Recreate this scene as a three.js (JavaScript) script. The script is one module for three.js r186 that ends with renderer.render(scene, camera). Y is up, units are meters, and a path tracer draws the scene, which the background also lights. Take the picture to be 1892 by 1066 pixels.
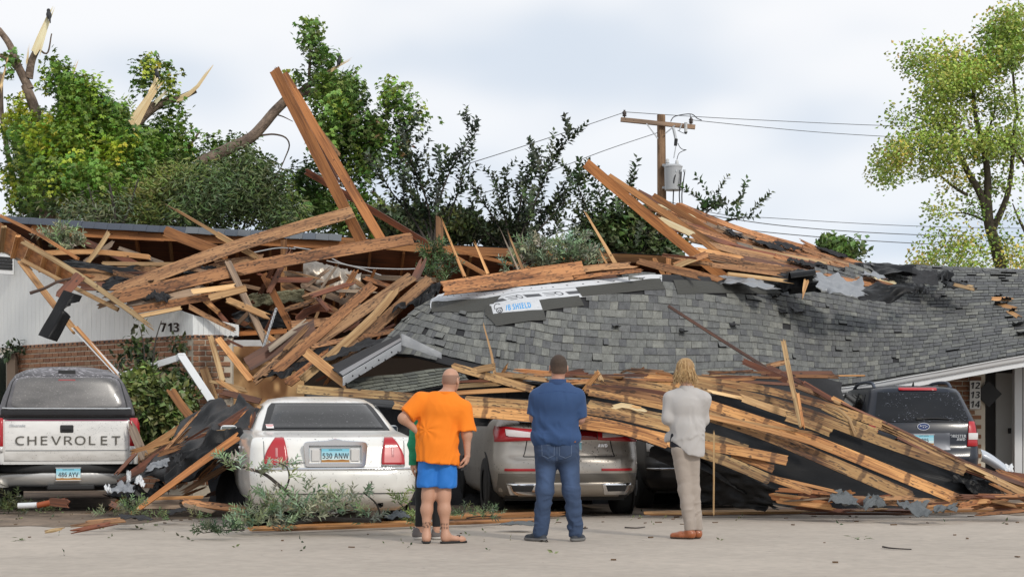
import * as THREE from 'three';
import { mergeGeometries, mergeVertices, toCreasedNormals } from 'three/addons/utils/BufferGeometryUtils.js';
import { RoundedBoxGeometry } from 'three/addons/geometries/RoundedBoxGeometry.js';
import { FontLoader } from 'three/addons/loaders/FontLoader.js';
import { TextGeometry } from 'three/addons/geometries/TextGeometry.js';

// ---------------------------------------------------------------- camera, sky, sun, exposure
const scene = new THREE.Scene();
const FL = 3400, CX = 946, HY = 776, EYE = 1.2;
const camera = new THREE.PerspectiveCamera(2 * Math.atan(533 / FL) * 180 / Math.PI, 1892 / 1066, 0.5, 1500);
camera.position.set(0, EYE, 0);
camera.setViewOffset(1892, 1066, 0, -(HY - 533), 1892, 1066);
camera.updateProjectionMatrix();
scene.add(camera);
const renderer = new THREE.WebGLRenderer({ antialias: true });
renderer.toneMapping = THREE.LinearToneMapping;
renderer.toneMappingExposure = 1.05;
renderer.shadowMap.enabled = true;
const SUN = new THREE.Vector3(0.50, 0.62, 0.72).normalize();
const sun = new THREE.DirectionalLight(new THREE.Color(1, 0.94, 0.85), 1.8);
sun.position.copy(SUN).multiplyScalar(60).add(new THREE.Vector3(0, 0, -26));
sun.target.position.set(0, 0, -26);
sun.castShadow = true; sun.shadow.radius = 14;
sun.shadow.mapSize.set(2048, 2048);
Object.assign(sun.shadow.camera, { left: -22, right: 22, top: 22, bottom: -22, near: 1, far: 140 });
scene.add(sun, sun.target);

// ---------------------------------------------------------------- noise and random
function rng(seed) { let a = seed >>> 0; return () => { a = (a + 0x6D2B79F5) | 0; let t = Math.imul(a ^ (a >>> 15), 1 | a); t = (t + Math.imul(t ^ (t >>> 7), 61 | t)) ^ t; return ((t ^ (t >>> 14)) >>> 0) / 4294967296; }; }
function hash(x, y, z) { let h = Math.imul(x | 0, 374761393) + Math.imul(y | 0, 668265263) + Math.imul(z | 0, 2147483647 ^ 0x5bd1e995); h = Math.imul(h ^ (h >>> 13), 1274126177); return ((h ^ (h >>> 16)) >>> 0) / 4294967296; }
const fade = t => t * t * (3 - 2 * t), mix1 = (a, b, t) => a + (b - a) * t;
function noise(x, y = 0, z = 0) {
const X = Math.floor(x), Y = Math.floor(y), Z = Math.floor(z), u = fade(x - X), v = fade(y - Y), w = fade(z - Z);
return mix1(mix1(mix1(hash(X, Y, Z), hash(X + 1, Y, Z), u), mix1(hash(X, Y + 1, Z), hash(X + 1, Y + 1, Z), u), v),
mix1(mix1(hash(X, Y, Z + 1), hash(X + 1, Y, Z + 1), u), mix1(hash(X, Y + 1, Z + 1), hash(X + 1, Y + 1, Z + 1), u), v), w);
}
function fbm(x, y = 0, z = 0, o = 4) { let s = 0, a = 0.5, n = 0; for (let i = 0; i < o; i++) { s += a * noise(x, y, z); n += a; a *= 0.5; x = x * 2.03 + 17.1; y = y * 2.03 + 5.3; z = z * 2.03 + 9.7; } return s / n; }
// noise on a torus (tiles over period p)
function tnoise(x, y, p, q) { const X = Math.floor(x), Y = Math.floor(y), f = t => t * t * (3 - 2 * t), u = f(x - X), v = f(y - Y), m = (a, b) => ((a % b) + b) % b, L = (a, b, t) => a + (b - a) * t; const h = (i, j) => hash(m(i, p), m(j, q), 77); return L(L(h(X, Y), h(X + 1, Y), u), L(h(X, Y + 1), h(X + 1, Y + 1), u), v); }
const clamp = (x, a = 0, b = 1) => Math.min(b, Math.max(a, x));
const lerp = (a, b, t) => a + (b - a) * t;
const sstep = (a, b, x) => { const t = clamp((x - a) / (b - a)); return t * t * (3 - 2 * t); };
const V = (x, y, z) => new THREE.Vector3(x, y, z);

// the sky: bright even overcast with pale blue thin places
{
const w = 1024, h = 512, data = new Float32Array(w * h * 4);
for (let j = 0; j < h; j++) for (let i = 0; i < w; i++) {
const az = ((i + 0.5) / w - 0.5) * Math.PI * 2, el = ((j + 0.5) / h - 0.5) * Math.PI;
const dx = Math.cos(el) * Math.cos(az), dy = Math.sin(el), dz = Math.cos(el) * Math.sin(az);
const k = 1 / (Math.abs(dy) + 0.14);
const c1 = fbm(dx * k * 1.1 + 3.1, dz * k * 1.1 + 8.2, 1.7, 5), c2 = fbm(dx * k * 3.2 + 11, dz * k * 2.4 + 4, 6.1, 4);
let thin = sstep(0.43, 0.66, c1 * 0.6 + c2 * 0.4);
const glow = Math.max(0, dx * SUN.x + dy * SUN.y + dz * SUN.z);
const g = 1 + 0.35 * glow ** 4 + 0.25 * glow ** 16;
const up = sstep(-0.02, 0.25, dy);
const W = [0.91, 0.92, 0.945].map(x => x * g), B = [0.67, 0.74, 0.835];
const o = (j * w + i) * 4;
for (let c = 0; c < 3; c++) {
let v = lerp(W[c], B[c], thin * 0.95) * lerp([0.86, 0.92, 0.975][c], 1, up);
if (dy < -0.01) v = [0.33, 0.30, 0.27][c];
data[o + c] = v;
}
data[o + 3] = 1;
}
const t = new THREE.DataTexture(data, w, h, THREE.RGBAFormat, THREE.FloatType);
t.mapping = THREE.EquirectangularReflectionMapping; t.magFilter = THREE.LinearFilter; t.minFilter = THREE.LinearFilter; t.wrapS = THREE.RepeatWrapping; t.needsUpdate = true;
scene.background = t; scene.environment = t;
}

// ---------------------------------------------------------------- places: a point seen at a pixel of the photograph, at its real distance
const P = (px, py, d) => V((px - CX) * d / FL, EYE + (HY - py) * d / FL, -d);
const zoomAt = (x0, y0, k) => Object.assign((x, y, d) => P(x0 + x / k, y0 + y / k, d), { k });
const ZA = zoomAt(0, 340, 2.96), ZB = zoomAt(400, 340, 2.96), ZC = zoomAt(800, 400, 2.96), ZD = zoomAt(1200, 400, 2.734);
const ZE = zoomAt(0, 640, 2.96), ZF = zoomAt(380, 660, 2.96), ZG = zoomAt(840, 640, 2.806), ZH = zoomAt(1300, 640, 2.806);
const ZI = zoomAt(0, 0, 2.423), ZJ = zoomAt(480, 0, 2.317), ZK = zoomAt(860, 180, 3.135), ZL = zoomAt(1560, 0, 2.05), ZP = zoomAt(0, 0, 1);
const groundD = py => FL * EYE / (py - HY);

// ---------------------------------------------------------------- names
const used = {};
function numbered(n) { const k = used[n] = (used[n] ?? -1) + 1; return k ? `${n}_${String(k).padStart(3, '0')}` : n; }
function tag(o, label, category, group) { o.userData = { ...o.userData, label, category }; if (group) o.userData.group = group; return o; }
function shadows(o) { o.traverse(m => { if (m.isMesh) { m.castShadow = true; m.receiveShadow = true; } }); return o; }
function mesh(name, geo, mat, parent = scene) { const m = new THREE.Mesh(geo, mat); m.name = parent === scene ? numbered(name) : name; m.castShadow = m.receiveShadow = true; parent.add(m); return m; }
function thing(name, label, category, pos = V(0, 0, 0), turn = 0, group) { const g = new THREE.Group(); g.name = numbered(name); g.position.copy(pos); g.rotation.y = turn; scene.add(g); return tag(g, label, category, group); }
function struct(name, geo, mat) { const m = mesh(name, geo, mat); m.userData = { kind: 'structure' }; return m; }
// part under a thing whose geometry is given in world space
function wpart(name, geo, mat, parent) { parent.updateWorldMatrix(true, false); geo.applyMatrix4(parent.matrixWorld.clone().invert()); return mesh(name, geo, mat, parent); }

// ---------------------------------------------------------------- textures
function dataTex(w, h, fn, { srgb = true, rep = true } = {}) {
const d = new Uint8Array(w * h * 4), c = [0, 0, 0, 255];
for (let j = 0; j < h; j++) for (let i = 0; i < w; i++) { c[3] = 255; fn(i / w, j / h, c, i, j); d.set([clamp(c[0], 0, 255), clamp(c[1], 0, 255), clamp(c[2], 0, 255), clamp(c[3], 0, 255)], (j * w + i) * 4); }
const t = new THREE.DataTexture(d, w, h); t.magFilter = THREE.LinearFilter; t.minFilter = THREE.LinearMipmapLinearFilter; t.generateMipmaps = true;
if (rep) t.wrapS = t.wrapT = THREE.RepeatWrapping; if (srgb) t.colorSpace = THREE.SRGBColorSpace; t.needsUpdate = true; return t;
}
function canvasTex(w, h, draw) { const c = document.createElement('canvas'); c.width = w; c.height = h; draw(c.getContext('2d'), w, h); const t = new THREE.CanvasTexture(c); t.colorSpace = THREE.SRGBColorSpace; return t; }
// wood: 2.4 m by 0.4 m of grain; streak = black tar streaks, band = dark nail bands where rafters were
function woodMaps(seed, base, dark, { streak = 0, band = 0, knots = 6, grey = 0, w = 512, h = 128 } = {}) {
const r = rng(seed), ks = Array.from({ length: knots }, () => [r(), r(), 0.004 + r() * 0.007]);
const height = new Float32Array(w * h);
const col = dataTex(w, h, (u, v, c, i, j) => {
let warp = 0, kn = 0;
for (const [kx, ky, kr] of ks) { let dx = Math.abs(u - kx); dx = Math.min(dx, 1 - dx) * 6; let dy = Math.abs(v - ky); dy = Math.min(dy, 1 - dy); const q = Math.hypot(dx * 0.55, dy * 1.0) / (kr * 5); warp += 0.5 * Math.exp(-q * q * 0.4) * kr * 10; kn = Math.max(kn, 1 - sstep(0.45, 0.8, q)); }
const g = tnoise(u * 6, (v + warp * 0.1) * 40, 6, 40) * 0.5 + tnoise(u * 24 + 3, v * 96, 24, 96) * 0.3 + tnoise(u * 3, v * 14 + warp * 2, 3, 14) * 0.4;
const blot = tnoise(u * 5 + 9, v * 3, 5, 3);
let t = clamp((g - 0.38) * 1.45 + (blot - 0.5) * 0.85, 0, 1);
let s = streak ? sstep(0.98 - streak * 0.75, 1.04 - streak * 0.6, tnoise(u * 38 + seed, v * 36, 38, 36) * 0.55 + tnoise(u * 80, v * 60, 80, 60) * 0.4 + (tnoise(u * 4, v * 4, 4, 4) - 0.5) * 0.35) : 0;
let b = 0;
if (band) { const q = ((u * 4) % 1 + 1) % 1; const e = Math.abs(q - 0.5 + (tnoise(v * 9, u * 30, 9, 30) - 0.5) * 0.05); b = band * (1 - sstep(0.03, 0.065, e)) * (0.5 + 0.6 * tnoise(u * 60, v * 22, 60, 22)); }
for (let k = 0; k < 3; k++) {
let x = lerp(base[k], dark[k], t); x = lerp(x, dark[k] * 0.45, kn * 0.8);
x = lerp(x, [48, 35, 28][k], s * 0.58); x = lerp(x, [58, 36, 22][k], clamp(b));
if (grey) x = lerp(x, [120, 112, 105][k], grey * blot); c[k] = x;
}
height[j * w + i] = 255 * clamp(0.75 - t * 0.5 - s * 0.3);
});
const bump = dataTex(w, h, (u, v, c, i, j) => { c[0] = c[1] = c[2] = height[j * w + i]; }, { srgb: false });
return { map: col, bumpMap: bump, bumpScale: 0.004 };
}
const std = (o) => new THREE.MeshStandardMaterial(o);
const phys = (o) => new THREE.MeshPhysicalMaterial(o);
const lin = (r, g, b) => new THREE.Color().setRGB(r, g, b);
const M = {};
M.weathered = std({ ...woodMaps(11, [184, 130, 86], [110, 70, 45], { streak: 0.56, knots: 8 }), roughness: 0.82, vertexColors: true });
M.pine = std({ ...woodMaps(23, [207, 160, 108], [142, 94, 54], { knots: 9, streak: 0.2 }), roughness: 0.72, vertexColors: true });
M.banded = std({ ...woodMaps(37, [208, 156, 98], [104, 62, 34], { knots: 6, band: 0.6, streak: 0.5 }), roughness: 0.68, vertexColors: true });
M.rafter = std({ ...woodMaps(41, [178, 120, 70], [112, 70, 38], { knots: 5, streak: 0.14 }), roughness: 0.75, vertexColors: true });
M.dark = std({ ...woodMaps(53, [124, 72, 46], [66, 36, 24], { knots: 4, streak: 0.25 }), roughness: 0.6, vertexColors: true });
M.greyWood = std({ ...woodMaps(59, [164, 132, 104], [96, 72, 54], { knots: 6, streak: 0.25, grey: 0.5 }), roughness: 0.88, vertexColors: true });
M.pale = std({ ...woodMaps(61, [242, 214, 168], [214, 170, 116], { knots: 2 }), roughness: 0.75, vertexColors: true });
const grit = dataTex(256, 256, (u, v, c) => { const g = tnoise(u * 64, v * 64, 64, 64) * 0.5 + tnoise(u * 16, v * 16, 16, 16) * 0.5; c[0] = c[1] = c[2] = 255 * g; }, { srgb: false });
M.tar = phys({ color: lin(0.012, 0.012, 0.013), roughness: 0.42, specularIntensity: 0.45, bumpMap: grit, bumpScale: 0.002, side: THREE.DoubleSide,
map: dataTex(256, 256, (u, v, c) => { const g = tnoise(u * 8, v * 8, 8, 8) * 0.5 + tnoise(u * 32, v * 32, 32, 32) * 0.5; const sp = tnoise(u * 128, v * 128, 128, 128) > 0.955 ? 1 : 0; for (let k = 0; k < 3; k++) c[k] = lerp(150 + g * 95, 255, sp); }) });
M.tarDull = std({ color: lin(0.022, 0.022, 0.024), roughness: 0.95, bumpMap: grit, bumpScale: 0.004, side: THREE.DoubleSide });
M.shingleScrap = std({ color: lin(0.12, 0.13, 0.135), roughness: 0.9, bumpMap: grit, bumpScale: 0.006, side: THREE.DoubleSide });
const darkBarkG = std({ color: lin(0.04, 0.032, 0.028), roughness: 0.95 });
M.silver = std({ color: lin(0.27, 0.28, 0.295), roughness: 0.38, metalness: 0.3, bumpMap: grit, bumpScale: 0.003, side: THREE.DoubleSide });
M.foil = std({ color: lin(0.42, 0.37, 0.31), roughness: 0.42, metalness: 0.6, side: THREE.DoubleSide });
M.whitePaint = std({ color: lin(0.66, 0.67, 0.68), roughness: 0.5, bumpMap: grit, bumpScale: 0.0015 });
M.galv = std({ color: lin(0.50, 0.52, 0.54), roughness: 0.45, metalness: 0.4, bumpMap: grit, bumpScale: 0.002 });
M.black = std({ color: lin(0.012, 0.012, 0.013), roughness: 0.6 });
M.rubber = std({ color: lin(0.016, 0.016, 0.016), roughness: 0.85, bumpMap: grit, bumpScale: 0.003 });
M.chrome = std({ color: lin(0.75, 0.75, 0.76), roughness: 0.12, metalness: 1 });

// ---------------------------------------------------------------- boards, sheets, tubes
function boardGeo(pts, w, t, hint, o = {}) {
const r = rng((o.seed ?? 1) * 7919 + 13), jag = o.jag ?? [0.05, 0.05], taper = o.taper ?? [1, 1];
const curve = pts.length > 2 ? new THREE.CatmullRomCurve3(pts, false, 'centripetal') : new THREE.LineCurve3(pts[0], pts[1]);
const len = curve.getLength(), n = Math.max(3, Math.min(28, Math.ceil(len / 0.3))), m = 5;
const jags = [0, 1].map(() => Array.from({ length: m + 1 }, () => r()));
const sag = (o.sag ?? (r() - 0.5) * 0.012) * len, tw = o.twist ?? (r() - 0.5) * 0.12;
const us = r() * 7, vs = Math.floor(r() * 5) * 0.37, uo = o.u0 ?? us, tone = (o.tone ?? 1) * (0.66 + r() * 0.52), warm = (r() - 0.68) * 0.32;
const top = [], bot = [], tan = V(), N = V(), B = V(), C = V();
for (let i = 0; i <= n; i++) {
const s = i / n; curve.getPointAt(s, C); curve.getTangentAt(s, tan);
N.copy(hint).addScaledVector(tan, -hint.dot(tan)).normalize(); B.crossVectors(tan, N).normalize();
const a = tw * (s - 0.5); const N2 = N.clone().multiplyScalar(Math.cos(a)).addScaledVector(B, Math.sin(a)), B2 = B.clone().multiplyScalar(Math.cos(a)).addScaledVector(N, -Math.sin(a));
C.addScaledVector(N2, sag * (4 * s * (1 - s) - 0.66));
const ww = w * lerp(taper[0], taper[1], s) * (1 + (noise(s * len * 3, us) - 0.5) * 0.06);
const rt = [], rb = [];
for (let j = 0; j <= m; j++) {
const b = (j / m - 0.5) * ww, e = C.clone().addScaledVector(B2, b);
let th = t; if (i === 0 || i === n) { const q = jags[i ? 1 : 0][j]; e.addScaledVector(tan, (i ? 1 : -1) * (q - 0.25) * jag[i ? 1 : 0]); if (jag[i ? 1 : 0] > 0.08) th = t * (0.3 + 0.7 * (1 - q)); }
rt.push(e.clone().addScaledVector(N2, th / 2)); rb.push(e.clone().addScaledVector(N2, -th / 2));
}
top.push(rt); bot.push(rb);
}
const pos = [], uv = [], col = [];
const put = (p, u, v, k = 1) => { pos.push(p.x, p.y, p.z); uv.push(u, v); col.push(k * tone * (1 + warm), k * tone, k * tone * (1 - warm)); };
const quad = (a, b, c, d, ua, ub, uc, ud, k) => { for (const [p, q] of [[a, ua], [b, ub], [c, uc], [a, ua], [c, uc], [d, ud]]) put(p, q[0], q[1], k); };
const U = i => uo + i / n * len / 2.4, W = j => vs + j / m * w / 0.4;
for (let i = 0; i < n; i++) {
for (let j = 0; j < m; j++) {
quad(top[i][j], top[i + 1][j], top[i + 1][j + 1], top[i][j + 1], [U(i), W(j)], [U(i + 1), W(j)], [U(i + 1), W(j + 1)], [U(i), W(j + 1)]);
quad(bot[i][j + 1], bot[i + 1][j + 1], bot[i + 1][j], bot[i][j], [U(i) + 0.4, W(j + 1)], [U(i + 1) + 0.4, W(j + 1)], [U(i + 1) + 0.4, W(j)], [U(i) + 0.4, W(j)]);
}
for (const j of [0, m]) { const a = [top[i][j], bot[i][j], bot[i + 1][j], top[i + 1][j]]; if (j) a.reverse(); const q = [[U(i), 0.1], [U(i), 0.1 + t / 0.4], [U(i + 1), 0.1 + t / 0.4], [U(i + 1), 0.1]]; if (j) q.reverse(); quad(...a, ...q, 0.9); }
}
for (const i of [0, n]) for (let j = 0; j < m; j++) { const a = [top[i][j], top[i][j + 1], bot[i][j + 1], bot[i][j]]; if (i) a.reverse(); quad(...a, [0.02, W(j)], [0.02, W(j + 1)], [0.03, W(j + 1)], [0.03, W(j)], 1.05); }
const g = new THREE.BufferGeometry();
g.setAttribute('position', new THREE.Float32BufferAttribute(pos, 3)); g.setAttribute('uv', new THREE.Float32BufferAttribute(uv, 2)); g.setAttribute('color', new THREE.Float32BufferAttribute(col, 3));
g.computeVertexNormals(); return g;
}
let bseed = 100;
// pts in world space; roll turns the wide face about the board's axis: 0 faces the camera, positive tips the face upwards
function boardAt(pts, w, t, mat, o = {}) {
const mid = pts[0].clone().add(pts[pts.length - 1]).multiplyScalar(0.5), ax = pts[pts.length - 1].clone().sub(pts[0]).normalize();
const view = V(0, EYE, 0).sub(mid).normalize(); view.addScaledVector(ax, -view.dot(ax)).normalize();
const side = V().crossVectors(ax, view).normalize(); if (side.y < 0) side.negate();
const a = (o.roll ?? (rng(bseed * 31)() - 0.35) * 40) * Math.PI / 180;
const hint = view.multiplyScalar(Math.cos(a)).addScaledVector(side, Math.sin(a));
return boardGeo(pts, w / (o.fit === false ? 1 : Math.max(0.55, Math.cos(a))), t, hint, { seed: bseed++, ...o });
}
function centred(g, m) { g.computeBoundingBox(); const c = g.boundingBox.getCenter(V()); c.y = g.boundingBox.min.y; g.translate(-c.x, -c.y, -c.z); m.position.copy(c); return g; }
function solo(name, geo, mat, label, category, group) { const m = new THREE.Mesh(); m.name = numbered(name); centred(geo, m); m.geometry = geo; m.material = mat; m.castShadow = m.receiveShadow = true; scene.add(m); return tag(m, label, category, group); }
// a loose board: zoom frame Z, [x, y, depth] points, width in that frame's pixels
function bd(Z, pts, wpx, mat, label, o = {}) {
const ps = pts.map(p => Z(p[0], p[1], p[2])), d = pts.reduce((s, p) => s + p[2], 0) / pts.length, w = wpx / Z.k * d / FL;
const g = boardAt(ps, w, o.t ?? (o.thick ? 0.04 : 0.022), M[mat], o);
return solo(o.name ?? 'board', g, M[mat], label, o.cat ?? 'board', o.group);
}
// sheet of thickness th through a grid function
function slab(fn, nu, nv, th, uvs = 1) {
const P0 = [], nrm = [];
for (let j = 0; j <= nv; j++) for (let i = 0; i <= nu; i++) P0.push(fn(i / nu, j / nv));
const at = (i, j) => P0[clamp(j, 0, nv) * (nu + 1) + clamp(i, 0, nu)];
for (let j = 0; j <= nv; j++) for (let i = 0; i <= nu; i++) nrm.push(V().crossVectors(at(i + 1, j).clone().sub(at(i - 1, j)), at(i, j + 1).clone().sub(at(i, j - 1))).normalize());
const pos = [], uv = [], idx = [], L = (nu + 1) * (nv + 1);
for (const s of [1, -1]) for (let k = 0; k < L; k++) { const p = P0[k].clone().addScaledVector(nrm[k], s * th / 2); pos.push(p.x, p.y, p.z); uv.push((k % (nu + 1)) / nu * uvs, Math.floor(k / (nu + 1)) / nv * uvs); }
for (let j = 0; j < nv; j++) for (let i = 0; i < nu; i++) { const a = j * (nu + 1) + i, b = a + 1, c = a + nu + 2, d = a + nu + 1; idx.push(a, b, c, a, c, d, a + L, c + L, b + L, a + L, d + L, c + L); }
const rim = []; for (let i = 0; i < nu; i++) rim.push([i, i + 1]); for (let j = 0; j < nv; j++) rim.push([j * (nu + 1) + nu, (j + 1) * (nu + 1) + nu]);
for (let i = nu; i > 0; i--) rim.push([nv * (nu + 1) + i, nv * (nu + 1) + i - 1]); for (let j = nv; j > 0; j--) rim.push([j * (nu + 1), (j - 1) * (nu + 1)]);
for (const [a, b] of rim) idx.push(a, a + L, b + L, a, b + L, b);
const g = new THREE.BufferGeometry(); g.setAttribute('position', new THREE.Float32BufferAttribute(pos, 3)); g.setAttribute('uv', new THREE.Float32BufferAttribute(uv, 2)); g.setIndex(idx); g.computeVertexNormals(); return g;
}
// crumpled sheet between four corners (c00 u0v0, c10 u1v0, c11, c01)
function crumple(c, { amp = 0.06, f = 3, jag = 0.06, seed = 1, nu = 28, nv = 18, th = 0.006, curl = 0, fold = 0 } = {}) {
const n = V().crossVectors(c[1].clone().sub(c[0]), c[3].clone().sub(c[0])).normalize();
return slab((u, v) => {
const ju = (fbm(v * 7 + seed * 3.1, seed, u > 0.5 ? 5 : 1, 4) - 0.5) * jag * 2 * (Math.abs(u - 0.5) * 2) ** 3, jv = (fbm(u * 9 + seed * 1.7, seed + 4, v > 0.5 ? 2 : 8, 4) - 0.5) * jag * 2 * (Math.abs(v - 0.5) * 2) ** 3;
const a = u + ju, b = v + jv;
const p = c[0].clone().multiplyScalar((1 - a) * (1 - b)).addScaledVector(c[1], a * (1 - b)).addScaledVector(c[2], a * b).addScaledVector(c[3], (1 - a) * b);
const ridge = 1 - Math.abs(fbm(u * f + seed * 9.2, v * f + seed * 2.3, seed, 3) * 2 - 1);
const h = amp * ((ridge - 0.7) * 2.2 + (fbm(u * f * 2.5 + 3, v * f * 2.5, seed + 7, 3) - 0.5)) + fold * Math.sin(u * Math.PI) + curl * (v * v);
return p.addScaledVector(n, h);
}, nu, nv, th, 2);
}
function sheet(Z, pts, mat, label, o = {}) { return solo(o.name ?? 'tar_paper', crumple(pts.map(p => Z(...p)), o), M[mat], label, o.cat ?? 'tar paper', o.group); }
function tube(pts, r0, r1 = r0, seg = 8, rad = 6) {
const curve = pts.length > 2 ? new THREE.CatmullRomCurve3(pts, false, 'centripetal') : new THREE.LineCurve3(pts[0], pts[1]);
const g = new THREE.TubeGeometry(curve, seg, 1, rad, false), p = g.attributes.position, c = V(), q = V();
for (let i = 0; i <= seg; i++) { curve.getPointAt(i / seg, c); const r = lerp(r0, r1, i / seg); for (let j = 0; j <= rad; j++) { const k = i * (rad + 1) + j; q.fromBufferAttribute(p, k).sub(c).multiplyScalar(r).add(c); p.setXYZ(k, q.x, q.y, q.z); } }
// close the ends
const idx = Array.from(g.index.array), pos = Array.from(p.array), nor = Array.from(g.attributes.normal.array), uv = Array.from(g.attributes.uv.array);
for (const e of [0, 1]) { curve.getPointAt(e, c); const k = pos.length / 3; pos.push(c.x, c.y, c.z); curve.getTangentAt(e, q); if (!e) q.negate(); nor.push(q.x, q.y, q.z); uv.push(0, 0); for (let j = 0; j < rad; j++) { const a = (e ? seg : 0) * (rad + 1) + j; e ? idx.push(a, a + 1, k) : idx.push(a + 1, a, k); } }
const o = new THREE.BufferGeometry(); o.setAttribute('position', new THREE.Float32BufferAttribute(pos, 3)); o.setAttribute('normal', new THREE.Float32BufferAttribute(nor, 3)); o.setAttribute('uv', new THREE.Float32BufferAttribute(uv, 2)); o.setIndex(idx); return o;
}
const box = (w, h, d, x = 0, y = 0, z = 0) => { const g = new THREE.BoxGeometry(w, h, d); g.translate(x, y, z); return g; };
const rbox = (w, h, d, r, x = 0, y = 0, z = 0, s = 2) => { const g = new RoundedBoxGeometry(w, h, d, s, r); g.translate(x, y, z); return g; };
function bag() { const a = []; return { add(g) { g = g.index ? g.toNonIndexed() : g; for (const k of Object.keys(g.attributes)) if (!['position', 'normal', 'uv', 'color'].includes(k)) g.deleteAttribute(k); a.push(g); return this; }, get n() { return a.length; }, geo() { const c = a.some(g => !g.attributes.color); if (c) a.forEach(g => g.deleteAttribute('color')); return mergeGeometries(a); } }; }
const thinFont = await new FontLoader().loadAsync('fonts/droid/droid_sans_regular.typeface.json');
const font = await new FontLoader().loadAsync('fonts/droid/droid_sans_bold.typeface.json');
function textGeo(s, size, depth, f = font) { const g = new TextGeometry(s, { font: f, size, depth, curveSegments: 3 }); g.computeBoundingBox(); const b = g.boundingBox; g.translate(-(b.min.x + b.max.x) / 2, -(b.min.y + b.max.y) / 2, 0); return g; }
// ---------------------------------------------------------------- ground
{
const map = dataTex(1024, 1024, (u, v, c) => {
const a = tnoise(u * 5, v * 5, 5, 5) * 0.5 + tnoise(u * 13, v * 13, 13, 13) * 0.3 + tnoise(u * 40, v * 40, 40, 40) * 0.2;
const b = tnoise(u * 160, v * 160, 160, 160) * 0.6 + tnoise(u * 400, v * 400, 400, 400) * 0.4;
const streak = tnoise(u * 4, v * 60, 4, 60);
let k = 0.80 + (a - 0.5) * 0.12 + (b - 0.5) * 0.09 + (streak - 0.5) * 0.02;
if (tnoise(u * 230 + 7, v * 230, 230, 230) > 0.965) k *= 0.86;
c[0] = 210 * k; c[1] = 197 * k; c[2] = 182 * k;
});
map.repeat.set(60, 60);
const b = grit.clone(); b.repeat.set(400, 400); b.needsUpdate = true;
const g = new THREE.PlaneGeometry(800, 800); g.rotateX(-Math.PI / 2); g.translate(2, 0, -250);
struct('ground', g, std({ map, bumpMap: b, bumpScale: 0.003, roughness: 0.92 }));
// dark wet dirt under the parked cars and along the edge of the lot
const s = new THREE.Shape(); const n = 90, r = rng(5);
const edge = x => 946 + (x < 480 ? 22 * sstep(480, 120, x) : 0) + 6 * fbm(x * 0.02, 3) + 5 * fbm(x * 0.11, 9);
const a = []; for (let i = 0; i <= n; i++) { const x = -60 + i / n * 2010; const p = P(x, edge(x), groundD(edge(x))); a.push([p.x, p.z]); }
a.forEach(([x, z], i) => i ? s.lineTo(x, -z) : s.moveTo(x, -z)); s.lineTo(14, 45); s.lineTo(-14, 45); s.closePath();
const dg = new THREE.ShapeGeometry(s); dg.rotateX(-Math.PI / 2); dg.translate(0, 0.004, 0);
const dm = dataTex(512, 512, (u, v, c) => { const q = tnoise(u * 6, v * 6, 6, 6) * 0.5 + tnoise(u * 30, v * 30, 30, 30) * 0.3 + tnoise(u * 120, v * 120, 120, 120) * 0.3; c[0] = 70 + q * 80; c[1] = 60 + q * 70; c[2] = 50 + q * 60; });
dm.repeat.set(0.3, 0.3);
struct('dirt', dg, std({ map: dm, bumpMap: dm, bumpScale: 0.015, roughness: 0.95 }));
}
// ---------------------------------------------------------------- the house: brick walls, white gable, ridge, back slope
const ridgeAt = px => { const ys = [[-60, 399], [0, 402], [220, 417], [630, 437], [820, 452], [1280, 474], [1500, 485], [1892, 499], [2340, 523]]; let i = 0; while (i < ys.length - 2 && ys[i + 1][0] < px) i++; const [a, b] = [ys[i], ys[i + 1]]; return P(px, lerp(a[1], b[1], (px - a[0]) / (b[0] - a[0])), 33.5 + 2.5 * px / 1892); };
const BRICKTOP = 2.55, wallC = V(-5.04, 0, -29), wallL = V(-9.95, 0, -34.35);
const house = thing('brick_house', 'low brick house with white gable, its front roof torn off', 'house', V(-5.04, 0, -29));
const brickMats = [[0.38, 0.185, 0.10], [0.33, 0.155, 0.085], [0.42, 0.21, 0.12], [0.28, 0.135, 0.08], [0.40, 0.225, 0.135]].map(c => std({ color: lin(...c), roughness: 0.9, map: dataTex(64, 64, (u, v, k) => { const q = 205 + 50 * (tnoise(u * 8, v * 8, 8, 8) * 0.5 + tnoise(u * 32, v * 32, 32, 32) * 0.5); k[0] = k[1] = k[2] = q; }), bumpMap: grit, bumpScale: 0.004 }));
const mortar = std({ color: lin(0.58, 0.52, 0.42), roughness: 0.95, bumpMap: grit, bumpScale: 0.003 });
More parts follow.
